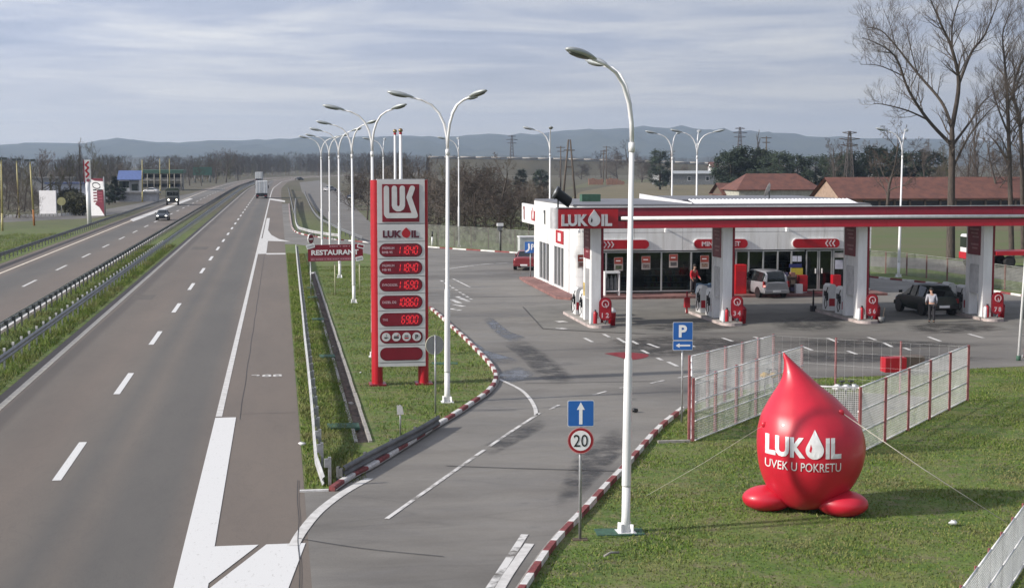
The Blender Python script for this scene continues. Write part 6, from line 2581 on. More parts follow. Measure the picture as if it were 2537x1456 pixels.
# white box lorry seen from behind
def lorry(label, x, y, z=0.02, sc=1.0, rot=0.0):
    t = thing('lorry', label, 'lorry', (x, y, z), rot, 'white lorries driving away')
    t.scale = (sc, sc, sc)
    M_box = mat('lorry_box_white', (0.66, 0.68, 0.68), 0.45, var=0.05)
    mb = MB()
    mb.box(-1.25, 1.25, 0.0, 7.6, 1.15, 3.75, M_box)
    b = mb.build('box_body', t)
    for s in (-1, 1):
        mb = MB()
        mb.box(min(s * .03, s * 1.2), max(s * .03, s * 1.2), -0.04, -0.002, 1.2, 3.7, M_box)
        d = mb.build('rear_door', b)
        mb = MB()
        for x_ in (s * .2, s * .8):
            mb.tube([(x_, -0.065, 1.2), (x_, -0.065, 3.7)], .02, 6, M_galvd)
        mb.build('lock_bar', d)
    mb = MB()
    mb.box(-1.1, 1.1, 0.1, 7.4, 0.75, 1.14, M_black)
    mb.box(-1.2, 1.2, -0.05, 0.1, 0.45, 0.75, M_black)
    mb.build('chassis', t)
    mb = MB()
    mb.box(-1.15, 1.15, 7.75, 9.7, 0.5, 2.9, M_box)
    mb.build('cab', t, bevel=.12)
    for s in (-1, 1):
        for yy in (1.7, 8.6):
            wheel(t, s * 1.02, yy, .48, .34, M_galvd)
        mb = MB()
        mb.box(s * .85 - .2, s * .85 + .2, -.07, -.051, .52, .68, mat('lorry_tail_red', (0.35, 0.02, 0.02), 0.4))
        mb.build('tail_lamp', t)
        mb = MB()
        mb.box(s * 1.42 - .09, s * 1.42 + .09, 9.2, 9.3, 2.0, 2.7, M_black)
        mb.tube([(s * 1.15, 9.2, 2.4), (s * 1.4, 9.25, 2.4)], .03, 6, M_black)
        mb.build('mirror', t)
        mb = MB()
        mb.box(s * .9 - .25, s * .9 + .25, -0.02, 0.02, 0.15, 0.5, M_black)
        mb.build('mud_flap', t)
    return t


q = G(648, 492)
lorry('white box lorry driving away in the right lane', q.x, q.y)
q = G(640, 450)
lorry('second white lorry far ahead, small above the first', q.x, q.y, sc=1.0, rot=R(-4))

# olive lorry towards the camera
q = G(428, 509)
t = thing('army_lorry', 'grey green bonneted lorry with lit lamps driving towards the camera', 'lorry', (q.x, q.y, 0.02), R(4))
M_olive = mat('grey_green_paint', (0.10, 0.105, 0.095), 0.5, var=0.15)
mb = MB()
mb.box(-0.95, 0.95, 0.0, 1.7, 0.75, 1.65, M_olive)
mb.build('bonnet', t, bevel=.15)
mb = MB()
for k in range(7):
    mb.box(-.5 + k * .15, -.42 + k * .15, -.03, -.003, .95, 1.5, M_black)
mb.build('grille', t)
mb = MB()
mb.box(-1.15, 1.15, -0.25, -0.08, 0.55, 0.8, M_black)
mb.build('bumper', t)
mb = MB()
mb.box(-1.15, 1.15, 1.7, 3.3, 0.75, 2.55, M_olive)
cb = mb.build('cab', t, bevel=.1)
mb = MB()
for x0, x1 in ((-1.0, -0.04), (0.04, 1.0)):
    mb.box(x0, x1, 1.66, 1.69, 1.75, 2.4, M_carglass)
mb.build('windscreen', cb)
mb = MB()
mb.box(-1.25, 1.25, 3.4, 7.4, 1.2, 1.85, M_olive)
mb.build('load_bed', t)
mb = MB()
M = Matrix(((1, 0, 0, 0), (0, 0, 1, 0), (0, 1, 0, 0), (0, 0, 0, 1)))
mb.prism([(-1.25, 1.86), (1.25, 1.86), (1.25, 2.8), (0.9, 3.05), (-0.9, 3.05), (-1.25, 2.8)], 3.4, 7.4, M_tarp, M)
mb.build('tarpaulin', t, recalc=True)
for s in (-1, 1):
    for yy in (0.75, 4.9, 6.2):
        wheel(t, s * 1.0, yy, .55, .32, M_olive)
    mb = MB()
    mb.ellipsoid((s * .72, -.09, 1.0), (.17, .08, .17), mat('truck_lamp_on', (0.9, 0.85, 0.7), 0.2, emit=((1.0, 0.92, 0.72), 2.5)), 12, 8)
    mb.build('headlamp', t)
    mb = MB()
    mb.box(s * 1.1 - .18, s * 1.1 + .18, .1, 1.5, 1.15, 1.3, M_olive)
    mb.build('mudguard', t, bevel=.05)

# red and white lorry beyond the fence on the right, mostly hidden by the last pillar
q = G(2452, 664)
t = thing('flatbed_lorry', 'red and white flatbed lorry behind the last pillar', 'lorry', (q.x, q.y + 1.0, 0.01), R(90 - 4))
mb = MB()
mb.box(-1.1, 1.1, -0.4, 1.5, 0.6, 2.5, mat('cab_white', (0.72, 0.72, 0.72), 0.4))
c = mb.build('cab', t, bevel=.15)
mb = MB()
for yy in (-0.41,):
    mb.box(-1.11, -1.102, 0.3, 1.2, 1.5, 2.3, M_carglass)
    mb.box(1.102, 1.11, 0.3, 1.2, 1.5, 2.3, M_carglass)
    mb.box(-0.95, 0.95, 1.502, 1.52, 1.5, 2.3, M_carglass)
mb.build('window', c)
mb = MB()
mb.box(-1.12, 1.12, 0.2, 1.54, 0.65, 1.15, M_red)
mb.build('red_skirt', c)
mb = MB()
mb.box(-1.2, 1.2, -8.5, -0.5, 0.95, 1.25, M_red)
mb.build('flatbed', t)
for s in (-1, 1):
    for yy in (0.8, -1.6, -4.6, -6.0, -7.4):
        wheel(t, s * 0.95, yy, .45, .3, M_galvd)
# the cab faces -X once turned: mirror the run of the bed to the right
t.rotation_euler = (0, 0, R(90 - 4))

# ================================================================== PEOPLE
def skin_mesh(nodes, links, name, m, parent, levels=2):
    me = bpy.data.meshes.new(name)
    me.from_pydata([n[0] for n in nodes], links, [])
    o = bpy.data.objects.new(name, me)
    col.objects.link(o)
    o.modifiers.new('skin', 'SKIN')
    for i, n in enumerate(nodes):
        r = n[1]
        me.skin_vertices[0].data[i].radius = r if isinstance(r, tuple) else (r, r)
    me.skin_vertices[0].data[0].use_root = True
    sd = o.modifiers.new('sub', 'SUBSURF')
    sd.levels = sd.render_levels = levels
    dg = bpy.context.evaluated_depsgraph_get()
    dg.update()
    nm = bpy.data.meshes.new_from_object(o.evaluated_get(dg))
    bpy.data.objects.remove(o)
    for p_ in nm.polygons:
        p_.use_smooth = True
    nm.materials.clear()
    nm.materials.append(m)
    o = bpy.data.objects.new(name, nm)
    col.objects.link(o)
    o.parent = parent
    return o


def person(label, loc, rotz, top, legs, hairc, bend=0.0, arm=0.3):
    t = thing('person', label, 'person', loc, rotz)
    M_skin = mat('skin', (0.42, 0.25, 0.18), 0.6, var=0.05)
    M_top = mat('cloth_' + top[0], top[1], 0.8, var=0.12, scale=6)
    M_leg = mat('cloth_' + legs[0], legs[1], 0.85, var=0.12, scale=6)
    b = bend
    def ub(x, y, z):
        # lean the upper body forward (towards -Y) about the hips
        dz_ = z - 0.95
        return (x, y - dz_ * math.sin(b), 0.95 + dz_ * math.cos(b))
    nodes = [((0, 0, .95), (.14, .10)), (ub(0, 0, 1.15), (.125, .09)), (ub(0, 0, 1.36), (.15, .095)), (ub(0, -.01, 1.47), (.055, .055)), (ub(0, -.02, 1.54), (.05, .05)), (ub(0, -.03, 1.64), (.078, .095)), (ub(0, -.03, 1.72), (.06, .075)),
             ((.09, 0, .86), (.082, .085)), ((.10, -.02, .48), (.058, .06)), ((.10, .02, .09), (.038, .042)), ((.11, -.12, .04), (.035, .03)),
             ((-.09, 0, .86), (.082, .085)), ((-.10, .03, .48), (.058, .06)), ((-.10, .06, .09), (.038, .042)), ((-.11, -.08, .04), (.035, .03)),
             (ub(.19, 0, 1.40), (.055, .055)), (ub(.25, -.04, 1.14), (.042, .042)), (ub(.22, -.04 - arm, .98), (.03, .032)), (ub(.21, -.1 - arm, .92), (.02, .035)),
             (ub(-.19, 0, 1.40), (.055, .055)), (ub(-.25, -.02, 1.14), (.042, .042)), (ub(-.23, -.04 - arm * .5, .92), (.03, .032)), (ub(-.22, -.06 - arm * .6, .85), (.02, .035))]
    links = [(0, 1), (1, 2), (2, 3), (3, 4), (4, 5), (5, 6), (0, 7), (7, 8), (8, 9), (9, 10), (0, 11), (11, 12), (12, 13), (13, 14), (2, 15), (15, 16), (16, 17), (17, 18), (2, 19), (19, 20), (20, 21), (21, 22)]
    skin_mesh(nodes, links, 'body', M_skin, t)
    g = .022
    def grow(idx, extra):
        return [(nodes[i][0], tuple(r_ + extra for r_ in nodes[i][1])) for i in idx]
    j = grow([0, 1, 2, 15, 16, 17, 19, 20, 21], g)
    skin_mesh(j, [(0, 1), (1, 2), (2, 3), (3, 4), (4, 5), (2, 6), (6, 7), (7, 8)], 'jacket', M_top, t)
    k = grow([0, 7, 8, 9, 11, 12, 13], .016)
    skin_mesh(k, [(0, 1), (1, 2), (2, 3), (0, 4), (4, 5), (5, 6)], 'trousers', M_leg, t)
    hp = Vector(ub(0, -.02, 1.70))
    mb = MB()
    mb.ellipsoid(hp + Vector((0, .02, .03)), (.092, .112, .09), mat('hair_' + hairc[0], hairc[1], 0.7), 12, 8)
    mb.build('hair', t)
    for s in (-1, 1):
        mb = MB()
        fp = nodes[10][0] if s > 0 else nodes[14][0]
        mb.ellipsoid((fp[0], fp[1] + .04, .045), (.052, .13, .05), M_black, 10, 6)
        mb.build('shoe', t)
    # hands: palm with five separate fingers each
    for wi, hi, s in ((17, 18, 1), (21, 22, -1)):
        w_, h_ = Vector(nodes[wi][0]), Vector(nodes[hi][0])
        d_ = (h_ - w_).normalized()
        side = Vector((1, 0, 0))
        mb = MB()
        for f in range(4):
            a_ = h_ + side * (.012 * (f - 1.5)) * 1.5
            ln = (.055, .065, .06, .045)[f]
            mb.tube([a_, a_ + d_ * ln * .55, a_ + d_ * ln + Vector((0, .012, -.01))], [.0095, .009, .007], 6, M_skin)
        a_ = w_ + d_ * .03 + side * -s * .03
        mb.tube([a_, a_ + d_ * .03 + side * -s * .02, a_ + d_ * .055 + side * -s * .02], [.011, .01, .008], 6, M_skin)
        mb.build('hand', t)
    # face
    fc = Vector(ub(0, -.03, 1.64))
    mb = MB()
    for s in (-1, 1):
        mb.ellipsoid(fc + Vector((s * .03, -.088, .02)), (.012, .008, .009), M_black, 8, 5)
        mb.ellipsoid(fc + Vector((s * .082, .0, .0)), (.014, .022, .032), M_skin, 8, 5)
    mb.ellipsoid(fc + Vector((0, -.10, -.01)), (.014, .02, .024), M_skin, 8, 5)
    mb.ellipsoid(fc + Vector((0, -.088, -.055)), (.025, .01, .007), mat('lips', (0.30, 0.10, 0.09), 0.5), 8, 5)
    mb.build('face', t)
    return t


q = G(1717, 733)
person('person in a bright red jacket and dark trousers standing before the shop window', (at(1718, 700, 87.9).x, 87.9, 0.15), R(25), ('red', (0.50, 0.012, 0.02)), ('black', (0.03, 0.025, 0.03)), ('dark', (0.025, 0.02, 0.016)), bend=0.12)
q = G(2316, 800)
person('person in a pale grey top leaning over the back of the dark green hatchback', (q.x - 0.15, q.y + 0.05, 0.012), R(165), ('pale', (0.42, 0.42, 0.46)), ('dark', (0.02, 0.02, 0.024)), ('black', (0.012, 0.012, 0.012)), bend=0.42, arm=0.35)

# ================================================================== TREES
def grow_tree(seed, H, r0, spread=0.6, fork=0.3, levels=4, kids=(5, 6, 6, 4), upright=0.35, limbs=None, twig_r=0.012, m=None, tm=None, len_f=0.55, tw_sides=3):
    """tapered trunk with limbs (first mesh) and a crown of branches and twigs (second mesh)"""
    rg = random.Random(seed)
    tr, cr = MB(), MB()
    m, tm = m or M_bark, tm or M_twig

    def branch(mb, p, d, L, r, lev, mm):
        n = 4 if lev < 2 else 3
        pts, rs = [p.copy()], [r]
        q_, dd = p.copy(), d.copy()
        for i in range(n):
            dd = (dd + Vector((rg.gauss(0, .14), rg.gauss(0, .14), rg.gauss(0, .10) + upright * .16))).normalized()
            q_ = q_ + dd * (L / n)
            pts.append(q_.copy())
            rs.append(max(twig_r * .5, r * (1 - .72 * (i + 1) / n)))
        mb.tube(pts, rs, {0: 8, 1: 6, 2: 4}.get(lev, tw_sides), mm, cap=False, smooth=lev < 2)
        if lev >= levels:
            return
        k = kids[min(lev, len(kids) - 1)]
        for j in range(k):
            f = fork + (1 - fork) * (j + rg.uniform(.2, .8)) / k
            i = min(n - 1, int(f * n))
            base = pts[i].lerp(pts[i + 1], f * n - i)
            ax = (pts[i + 1] - pts[i]).normalized()
            a = rg.uniform(0, 2 * math.pi)
            o1 = ax.orthogonal().normalized()
            o2 = ax.cross(o1)
            out = o1 * math.cos(a) + o2 * math.sin(a)
            nd = (ax * (1 - spread * rg.uniform(.6, 1.1)) + out * spread * rg.uniform(.7, 1.3) + Vector((0, 0, upright * .5))).normalized()
            rr_ = max(twig_r * .6, rs[i] * rg.uniform(.4, .62))
            branch(cr, base, nd, L * len_f * rg.uniform(.7, 1.2) * (1.15 - .5 * f), rr_, lev + 1, m if lev < 1 else tm)
    if limbs:
        for pts, ra, rb_, lev in limbs:
            P = smooth_path(pts, 5)
            n = len(P)
            rs = [ra + (rb_ - ra) * i / (n - 1) for i in range(n)]
            tr.tube(P, rs, 8, m, cap=False)
            Ltot = sum((b - a).length for a, b in zip(P, P[1:]))
            k = int(Ltot / 0.42) if lev else 3
            for j in range(k):
                f = (0.25 if lev else .6) + (.75 if lev else .4) * (j + rg.random()) / max(1, k)
                i = min(n - 2, int(f * (n - 1)))
                ax = (P[i + 1] - P[i]).normalized()
                o1 = ax.orthogonal().normalized()
                a = rg.uniform(0, 2 * math.pi)
                out = o1 * math.cos(a) + ax.cross(o1) * math.sin(a)
                nd = (ax * .55 + out * .75 + Vector((0, 0, .3))).normalized()
                branch(cr, P[i].copy(), nd, rg.uniform(1.6, 3.4) * (1.15 - .5 * f), max(.018, rs[i] * .42), 2, tm)
    else:
        branch(tr, Vector((0, 0, -0.1)), Vector((rg.gauss(0, .04), rg.gauss(0, .04), 1)).normalized(), H, r0, 0, m)
    return tr, cr


def tree_thing(name, label, p, mbs, cat='tree', group=None, rotz=0.0, sc=1.0):
    t = thing(name, label, cat, (p[0], p[1], p[2] if len(p) > 2 else 0), rotz, group)
    t.scale = (sc, sc, sc)
    mbs[0].build('trunk', t)
    mbs[1].build('crown', t)
    return t


# the two big bare trees on the right: main limbs drawn where they grow
def limb_pts(zs, yb, dys, org):
    out = []
    for (x, y), dy in zip(zs, dys):
        p_ = at(1860.5 + .3717 * x, .3717 * y, yb + dy)
        out.append(p_ - org)
    return out


tb = G(2356, 641)
o0 = Vector((tb.x, tb.y, 0))
Y0 = tb.y
LIM = [([(1330, 1722), (1335, 1340), (1340, 1000), (1340, 850)], [0, 0, 0, 0], .40, .26, 0),
       ([(1340, 850), (1385, 560), (1340, 330), (1270, 170), (1180, -40)], [0, -.5, -1.2, -1.5, -2], .30, .06, 1),
       ([(1385, 560), (1470, 350), (1560, 230), (1650, 0)], [-.5, .6, 1.2, 2], .20, .05, 1),
       ([(1340, 330), (1345, 150), (1410, -60)], [-1.2, -.4, .4], .13, .05, 1),
       ([(1340, 850), (1270, 680), (1110, 490), (960, 300), (860, 200), (770, 185)], [0, 1, 2, 2.6, 3, 3.2], .20, .03, 1),
       ([(1330, 960), (1180, 800), (1050, 600), (975, 400), (880, 310), (740, 250)], [0, -1, -2, -2.6, -3.2, -3.6], .22, .03, 1),
       ([(1180, 800), (1050, 740), (900, 700), (815, 690)], [-1, -1.6, -2.2, -2.4], .12, .025, 1),
       ([(1020, 510), (860, 440), (730, 430)], [-2, -2.8, -3.2], .08, .02, 1),
       ([(1350, 960), (1470, 800), (1540, 690), (1650, 600)], [0, 1.2, 2.4, 3.4], .17, .03, 1),
       ([(1355, 1100), (1440, 930), (1550, 780), (1700, 640)], [0, -1, -1.8, -2.4], .15, .03, 1),
       ([(960, 300), (930, 180), (890, 80)], [2.6, 3, 3.4], .06, .02, 1),
       ([(1110, 490), (1060, 300), (1040, 160)], [2, 1.2, 1.0], .08, .02, 1)]
lm = [(limb_pts(a, Y0, b, o0), ra * (.72 if lev else 1), rb_ * .7, lev) for a, b, ra, rb_, lev in LIM]
tree_thing('bare_tree', 'tallest bare tree, forking trunk with long leftward limbs behind the canopy', o0, grow_tree(3, 0, 0, limbs=lm, levels=4, kids=(4, 5, 6, 5), spread=.55, upright=.5, twig_r=.011, len_f=.55), group='big bare trees')
tb = G(2503, 640)
o0 = Vector((tb.x, tb.y, 0))
Y0 = tb.y
LIM = [([(1738, 1722), (1730, 1340), (1718, 900), (1705, 600), (1690, 400), (1680, 220), (1740, 60)], [0, 0, 0, 0, .4, .8, 1], .34, .03, 1),
       ([(1718, 900), (1640, 700), (1600, 540)], [0, -1, -1.5], .14, .03, 1),
       ([(1712, 700), (1780, 560), (1830, 400)], [0, 1, 1.6], .13, .03, 1),
       ([(1725, 1120), (1640, 960), (1560, 880)], [0, 1, 1.4], .12, .03, 1)]
lm = [(limb_pts(a, Y0, b, o0), ra * (.72 if lev else 1), rb_ * .7, lev) for a, b, ra, rb_, lev in LIM]
tree_thing('bare_tree', 'slender bare tree right of the tallest one, at the right picture edge', o0, grow_tree(4, 0, 0, limbs=lm, levels=4, kids=(4, 5, 6, 5), spread=.5, upright=.6, twig_r=.011, len_f=.55), group='big bare trees')
tb = G(2538, 636)
o0 = Vector((tb.x, tb.y, 0))
Y0 = tb.y
LIM = [([(1815, 1722), (1810, 1340), (1795, 850), (1750, 620), (1780, 470), (1830, 350), (1850, 100)], [0, 0, 0, .6, 1, 1.4, 1.8], .30, .03, 1),
       ([(1795, 850), (1850, 700), (1880, 500)], [0, -1, -1.6], .14, .03, 1)]
lm = [(limb_pts(a, Y0, b, o0), ra * (.72 if lev else 1), rb_ * .7, lev) for a, b, ra, rb_, lev in LIM]
tree_thing('bare_tree', 'bare tree half cut off by the right picture edge', o0, grow_tree(6, 0, 0, limbs=lm, levels=4, kids=(4, 5, 6, 5), spread=.5, upright=.6, twig_r=.011, len_f=.55), group='big bare trees')

# shared sources for the smaller trees
def far_src(seed, H, r0, **kw):
    tr, cr = grow_tree(seed, H, r0, **kw)
    return tr, cr


SRC = {}
stash = []


def tree(kind, label, p, h, group, rotz=None, wide=1.0):
    """a tree of one of the kinds, scaled to height h"""
    t = thing({'thicket': 'bare_shrub', 'bare': 'bare_tree', 'poplar': 'bare_tree', 'dense': 'bare_tree', 'pine': 'pine_tree', 'spruce': 'spruce_tree', 'bush': 'green_bush', 'willow': 'willow_tree'}[kind.split('_')[0]], label, 'tree' if kind.split('_')[0] not in ('bush', 'thicket') else 'shrub', (p[0], p[1], 0), rnd.uniform(0, 6.28) if rotz is None else rotz, group)
    if kind not in SRC:
        SRC[kind] = MAKE[kind]()
    a, b, H = SRC[kind]
    if a.parent is None:
        a.parent = t
        b.parent = t
    else:
        inst(a, t)
        inst(b, t)
    s = h / H
    t.scale = (s * wide, s * wide, s)
    return t


def mk(seed, H, r0, m=None, tm=None, **kw):
    def f():
        tr, cr = grow_tree(seed, H, r0, m=m, tm=tm, **kw)
        top = max(v.co.z for v in cr.bm.verts)
        return tr.build('trunk'), cr.build('crown'), top
    return f


M_twig2 = mat('dull_twigs', (0.085, 0.066, 0.054), 0.95, var=0.2)
M_twig3 = mat('greenish_twigs', (0.085, 0.078, 0.038), 0.95, var=0.2)
M_twig4 = mat('olive_twigs', (0.11, 0.105, 0.04), 0.95, var=0.2)


def needles(seed, H, W, kind, m):
    def f():
        rg = random.Random(seed)
        tr, cr = MB(), MB()
        tr.tube([(0, 0, -.1), (0, 0, H * .5), (0, 0, H * .97)], [H * .03, H * .02, .02], 7, M_bark)
        n = 5200
        cl = []
        for i in range(60):
            z = rg.uniform(.12, .97)
            if kind == 'cone':
                w = W * (1 - z) ** .8 + .05 * W
            elif kind == 'round':
                w = W * math.sqrt(max(.02, 1 - (2 * z - 1.02) ** 2))
            else:
                w = W * math.sqrt(max(.02, 1 - ((z - .55) / .5) ** 2)) * rg.uniform(.7, 1.0)
            a = rg.uniform(0, 6.283)
            rr_ = w * math.sqrt(rg.uniform(.25, 1))
            cl.append((Vector((rr_ * math.cos(a), rr_ * math.sin(a), z * H)), rg.uniform(.16, .3) * W))
        for c, s_ in cl:
            tr.tube([(0, 0, c.z * .85), c], [H * .006, .01], 3, M_bark, cap=False)
        for i in range(n):
            c, s_ = rg.choice(cl)
            q_ = c + Vector((rg.gauss(0, 1), rg.gauss(0, 1), rg.gauss(0, .75))) * s_ * .62
            u_ = Vector((rg.gauss(0, 1), rg.gauss(0, 1), rg.gauss(0, .6))).normalized()
            v_ = u_.orthogonal().normalized()
            L = rg.uniform(.06, .12) * W
            cr.poly([q_ - u_ * L, q_ + v_ * L * .6, q_ + u_ * L], m)
        return tr.build('trunk'), cr.build('crown'), H
    return f


M_needle = mat('dark_pine_needles', (0.030, 0.050, 0.026), 0.85, var=0.3, scale=0.5)
M_needle2 = mat('spruce_needles', (0.016, 0.030, 0.020), 0.85, var=0.3, scale=0.5)
M_ivy = mat('olive_leaves', (0.085, 0.085, 0.036), 0.85, var=0.3, scale=0.5)
MAKE = {
    'bare_a': mk(11, 9, .20, tm=M_twig, levels=4, kids=(9, 5, 5, 4), fork=.22, spread=.6, len_f=.52, twig_r=.025),
    'bare_b': mk(12, 9, .22, tm=M_twig2, levels=4, kids=(8, 6, 5, 4), fork=.30, spread=.75, len_f=.50, twig_r=.025),
    'bare_c': mk(13, 9, .18, tm=M_twig3, levels=4, kids=(10, 5, 4, 4), fork=.15, spread=.5, len_f=.5, twig_r=.025),
    'poplar_a': mk(14, 12, .2, tm=M_twig, levels=3, kids=(22, 7, 4), fork=.2, spread=.35, upright=.9, len_f=.30, twig_r=.03),
    'thicket_a': mk(15, 4.0, .10, m=M_twig2, tm=M_twig2, levels=4, kids=(9, 6, 5, 4), fork=.04, spread=.85, len_f=.68, twig_r=.022),
    'thicket_b': mk(16, 4.0, .10, m=M_twig2, tm=M_twig, levels=4, kids=(10, 6, 5, 3), fork=.03, spread=.8, len_f=.70, twig_r=.022),
    'willow_a': mk(17, 8, .2, tm=M_twig4, levels=4, kids=(10, 6, 5, 4), fork=.15, spread=.5, upright=.7, len_f=.5, twig_r=.03),
    'pine_a': needles(21, 9, 3.2, 'round', M_needle),
    'pine_b': needles(22, 9, 2.8, 'oval', M_needle),
    'spruce_a': needles(23, 10, 2.4, 'cone', M_needle2),
    'bush_a': needles(24, 3, 1.8, 'round', M_ivy),
}


def place(kind, u, vb, vt, label, group=None, wide=1.0):
    p_ = G(u, vb)
    return tree(kind, label, p_, hgt(p_, vt), group, wide=wide)


# thicket behind the rest area, left of the shop
g = 'bare shrubs and trees behind the mesh fence'
TH = [(1000, 585, 392, 'bare_b', 'dark bare tree just right of the price sign flagpoles'), (1045, 580, 380, 'bare_a', 'bare tree behind the three armed lamp post'), (1085, 590, 430, 'thicket_a', 'dark shrub left of the three armed lamp post'),
      (1130, 596, 420, 'thicket_b', 'dense brown shrub behind the lamp posts'), (1175, 598, 400, 'thicket_a', 'broad brown shrub in the middle of the thicket'), (1232, 602, 375, 'bare_b', 'crooked bare tree with leaning trunks behind the fence'),
      (1205, 575, 405, 'thicket_b', 'bare shrub behind the crooked tree'), (1265, 604, 445, 'thicket_a', 'shrub between crooked tree and canopy end'), (1310, 608, 450, 'bare_a', 'thin bare tree close to the white canopy end'),
      (1345, 600, 455, 'thicket_b', 'low shrub behind the canopy end'), (1090, 560, 400, 'bare_c', 'greenish bare tree at the back of the thicket'), (1150, 560, 395, 'thicket_a', 'shrub at the back of the thicket, centre'), (1290, 560, 440, 'thicket_b', 'shrub at the back of the thicket, right'),
      (960, 560, 405, 'thicket_b', 'shrub just behind the upper price sign, left side'), (910, 545, 410, 'bare_b', 'bare tree between side road and price sign'), (1020, 545, 400, 'thicket_a', 'shrub behind the flagpoles, farther back'), (1060, 560, 415, 'thicket_b', 'shrub right of the price sign, farther back'),
      (875, 520, 415, 'thicket_a', 'shrub at the edge of the side road'), (930, 520, 400, 'thicket_b', 'shrub at the bend of the side road'), (985, 520, 395, 'bare_a', 'bare tree standing above the flagpole shrubs'), (1120, 530, 402, 'thicket_b', 'far shrub above the three armed lamp post'), (1200, 530, 400, 'bare_a', 'far bare tree behind the thicket'), (1250, 535, 420, 'thicket_a', 'far shrub behind the crooked tree, right'), (1330, 535, 440, 'thicket_a', 'far shrub beyond the canopy end')]
for u, vb, vt, k, lab in TH:
    place(k, u, vb, vt, lab, g, 1.15 if k.startswith('thicket') else 1.0)
# tree line along the left
g = 'trees along the left side of the motorway'
names = {'bare_a': 'bare tree', 'bare_b': 'spreading bare tree', 'bare_c': 'greenish bare tree', 'poplar_a': 'narrow bare poplar', 'willow_a': 'yellow green willow', 'thicket_a': 'brown shrub', 'thicket_b': 'grey brown shrub', 'spruce_a': 'dark spruce', 'pine_a': 'dark round pine', 'pine_b': 'dark pine', 'bush_a': 'olive green bush'}
LT = [(20, 520, 418, 'bare_b', 'left of the leftmost yellow pole'), (60, 525, 405, 'bare_c', 'between the two left yellow poles'), (105, 505, 368, 'bare_a', 'above the white billboard, its tip on the hills'), (150, 500, 408, 'willow_a', 'right above the white billboard'), (130, 508, 430, 'willow_a', 'behind the white billboard'),
      (15, 500, 400, 'bare_a', 'far left, taller and farther'), (200, 490, 340, 'poplar_a', 'rising highest behind the white sign pole'), (222, 492, 348, 'bare_c', 'just behind the striped banner'), (178, 490, 372, 'bare_c', 'left of the white sign pole'), (255, 488, 398, 'bare_b', 'right of the striped banner'),
      (80, 530, 455, 'thicket_a', 'low, left of the billboard'), (170, 527, 470, 'bush_a', 'low, right of the billboard'), (190, 530, 478, 'bush_a', 'low, beside the white sign pole'), (205, 534, 490, 'bush_a', 'at the foot of the white sign pole'), (285, 503, 437, 'spruce_a', 'dark and pointed beside the blue roofed house'), (270, 507, 455, 'pine_b', 'dark, left of the blue roofed house'), (298, 500, 462, 'pine_a', 'dark, close before the blue roofed house'),
      (40, 540, 440, 'thicket_b', 'low, at the foot of the yellow poles'), (5, 545, 450, 'thicket_a', 'at the left picture edge'), (350, 470, 405, 'bare_a', 'behind the green roofed building, left'), (385, 465, 395, 'bare_b', 'behind the green roofed building, middle'), (430, 462, 402, 'bare_a', 'behind the green roofed building, right'), (470, 460, 385, 'bare_b', 'left of the green billboard'), (500, 462, 395, 'bare_c', 'behind the green billboard'),
      (320, 475, 410, 'bare_c', 'behind the blue roofed house'), (300, 478, 400, 'bare_a', 'left behind the blue roofed house'), (535, 455, 372, 'bare_b', 'right of the green billboard'), (560, 452, 365, 'bare_a', 'left of the far lorry'), (590, 447, 372, 'bare_b', 'behind the far lorry')]
for u, vb, vt, k, lab in LT:
    place(k, u, vb, vt, names[k] + ' ' + lab, g, 1.1)
# evergreen groups behind the roofs on the right
g = 'dark evergreens behind the red roofed houses'
EV = [(1635, 470, 372, 'pine_b', 'lone dark evergreen left of the pair of lamp posts'), (1810, 488, 368, 'pine_a', 'leftmost dark pine of the group behind the small roof'), (1845, 488, 358, 'pine_a', 'second dark pine of the group, above the small roof'), (1885, 488, 370, 'pine_b', 'dark pine beside the wooden mast'), (1925, 490, 372, 'pine_a', 'dark pine right of the wooden mast'), (1975, 488, 385, 'pine_b', 'lower dark pine over the end of the small roof'),
      (2020, 488, 380, 'pine_a', 'dark pine between the two red roofs'), (2070, 490, 378, 'pine_a', 'dark pine at the lattice mast, left side'), (2115, 488, 372, 'pine_a', 'dark pine at the lattice mast, right side'), (2165, 490, 358, 'pine_a', 'tall dark pine over the long red roof'), (2205, 490, 366, 'pine_b', 'dark pine over the long roof, left of the lamp post'), (2255, 490, 372, 'pine_a', 'dark pine over the long roof, right of the lamp post'), (2300, 490, 368, 'pine_a', 'rightmost dark pine left of the tallest bare tree'), (1870, 485, 380, 'bush_a', 'olive bush among the pines'), (1290, 478, 420, 'pine_b', 'small dark evergreen far behind the thicket'), (1340, 470, 418, 'pine_a', 'small dark evergreen left of the wooden A mast')]
for u, vb, vt, k, lab in EV:
    place(k, u, vb, vt, lab, g)
g = 'bare trees behind the long red roof'
for i, (u, vb, vt, k, lab) in enumerate([(2060, 500, 340, 'bare_a', 'left of the lattice mast'), (2195, 560, 295, 'bare_b', 'left of the lamp post behind the last pillars'), (2400, 540, 330, 'bare_a', 'close right of the tallest tree'), (2440, 530, 240, 'poplar_a', 'between the tallest and the slender tree'), (2470, 545, 300, 'bare_b', 'left of the slender tree'), (2530, 540, 260, 'bare_a', 'at the right picture edge'), (2330, 520, 350, 'bare_c', 'left of the tallest tree'), (2290, 500, 350, 'bare_a', 'above the middle of the long roof'), (1870, 470, 320, 'poplar_a', 'beside the wooden mast over the pines'), (2560, 520, 200, 'poplar_a', 'cut by the right edge'), (2480, 515, 350, 'thicket_a', 'low before the long roof right'), (2420, 530, 400, 'thicket_b', 'low before the long roof middle'), (2150, 480, 345, 'bare_a', 'far behind the lattice mast')]):
    place(k, u, vb, vt, names[k] + ' ' + lab, g)
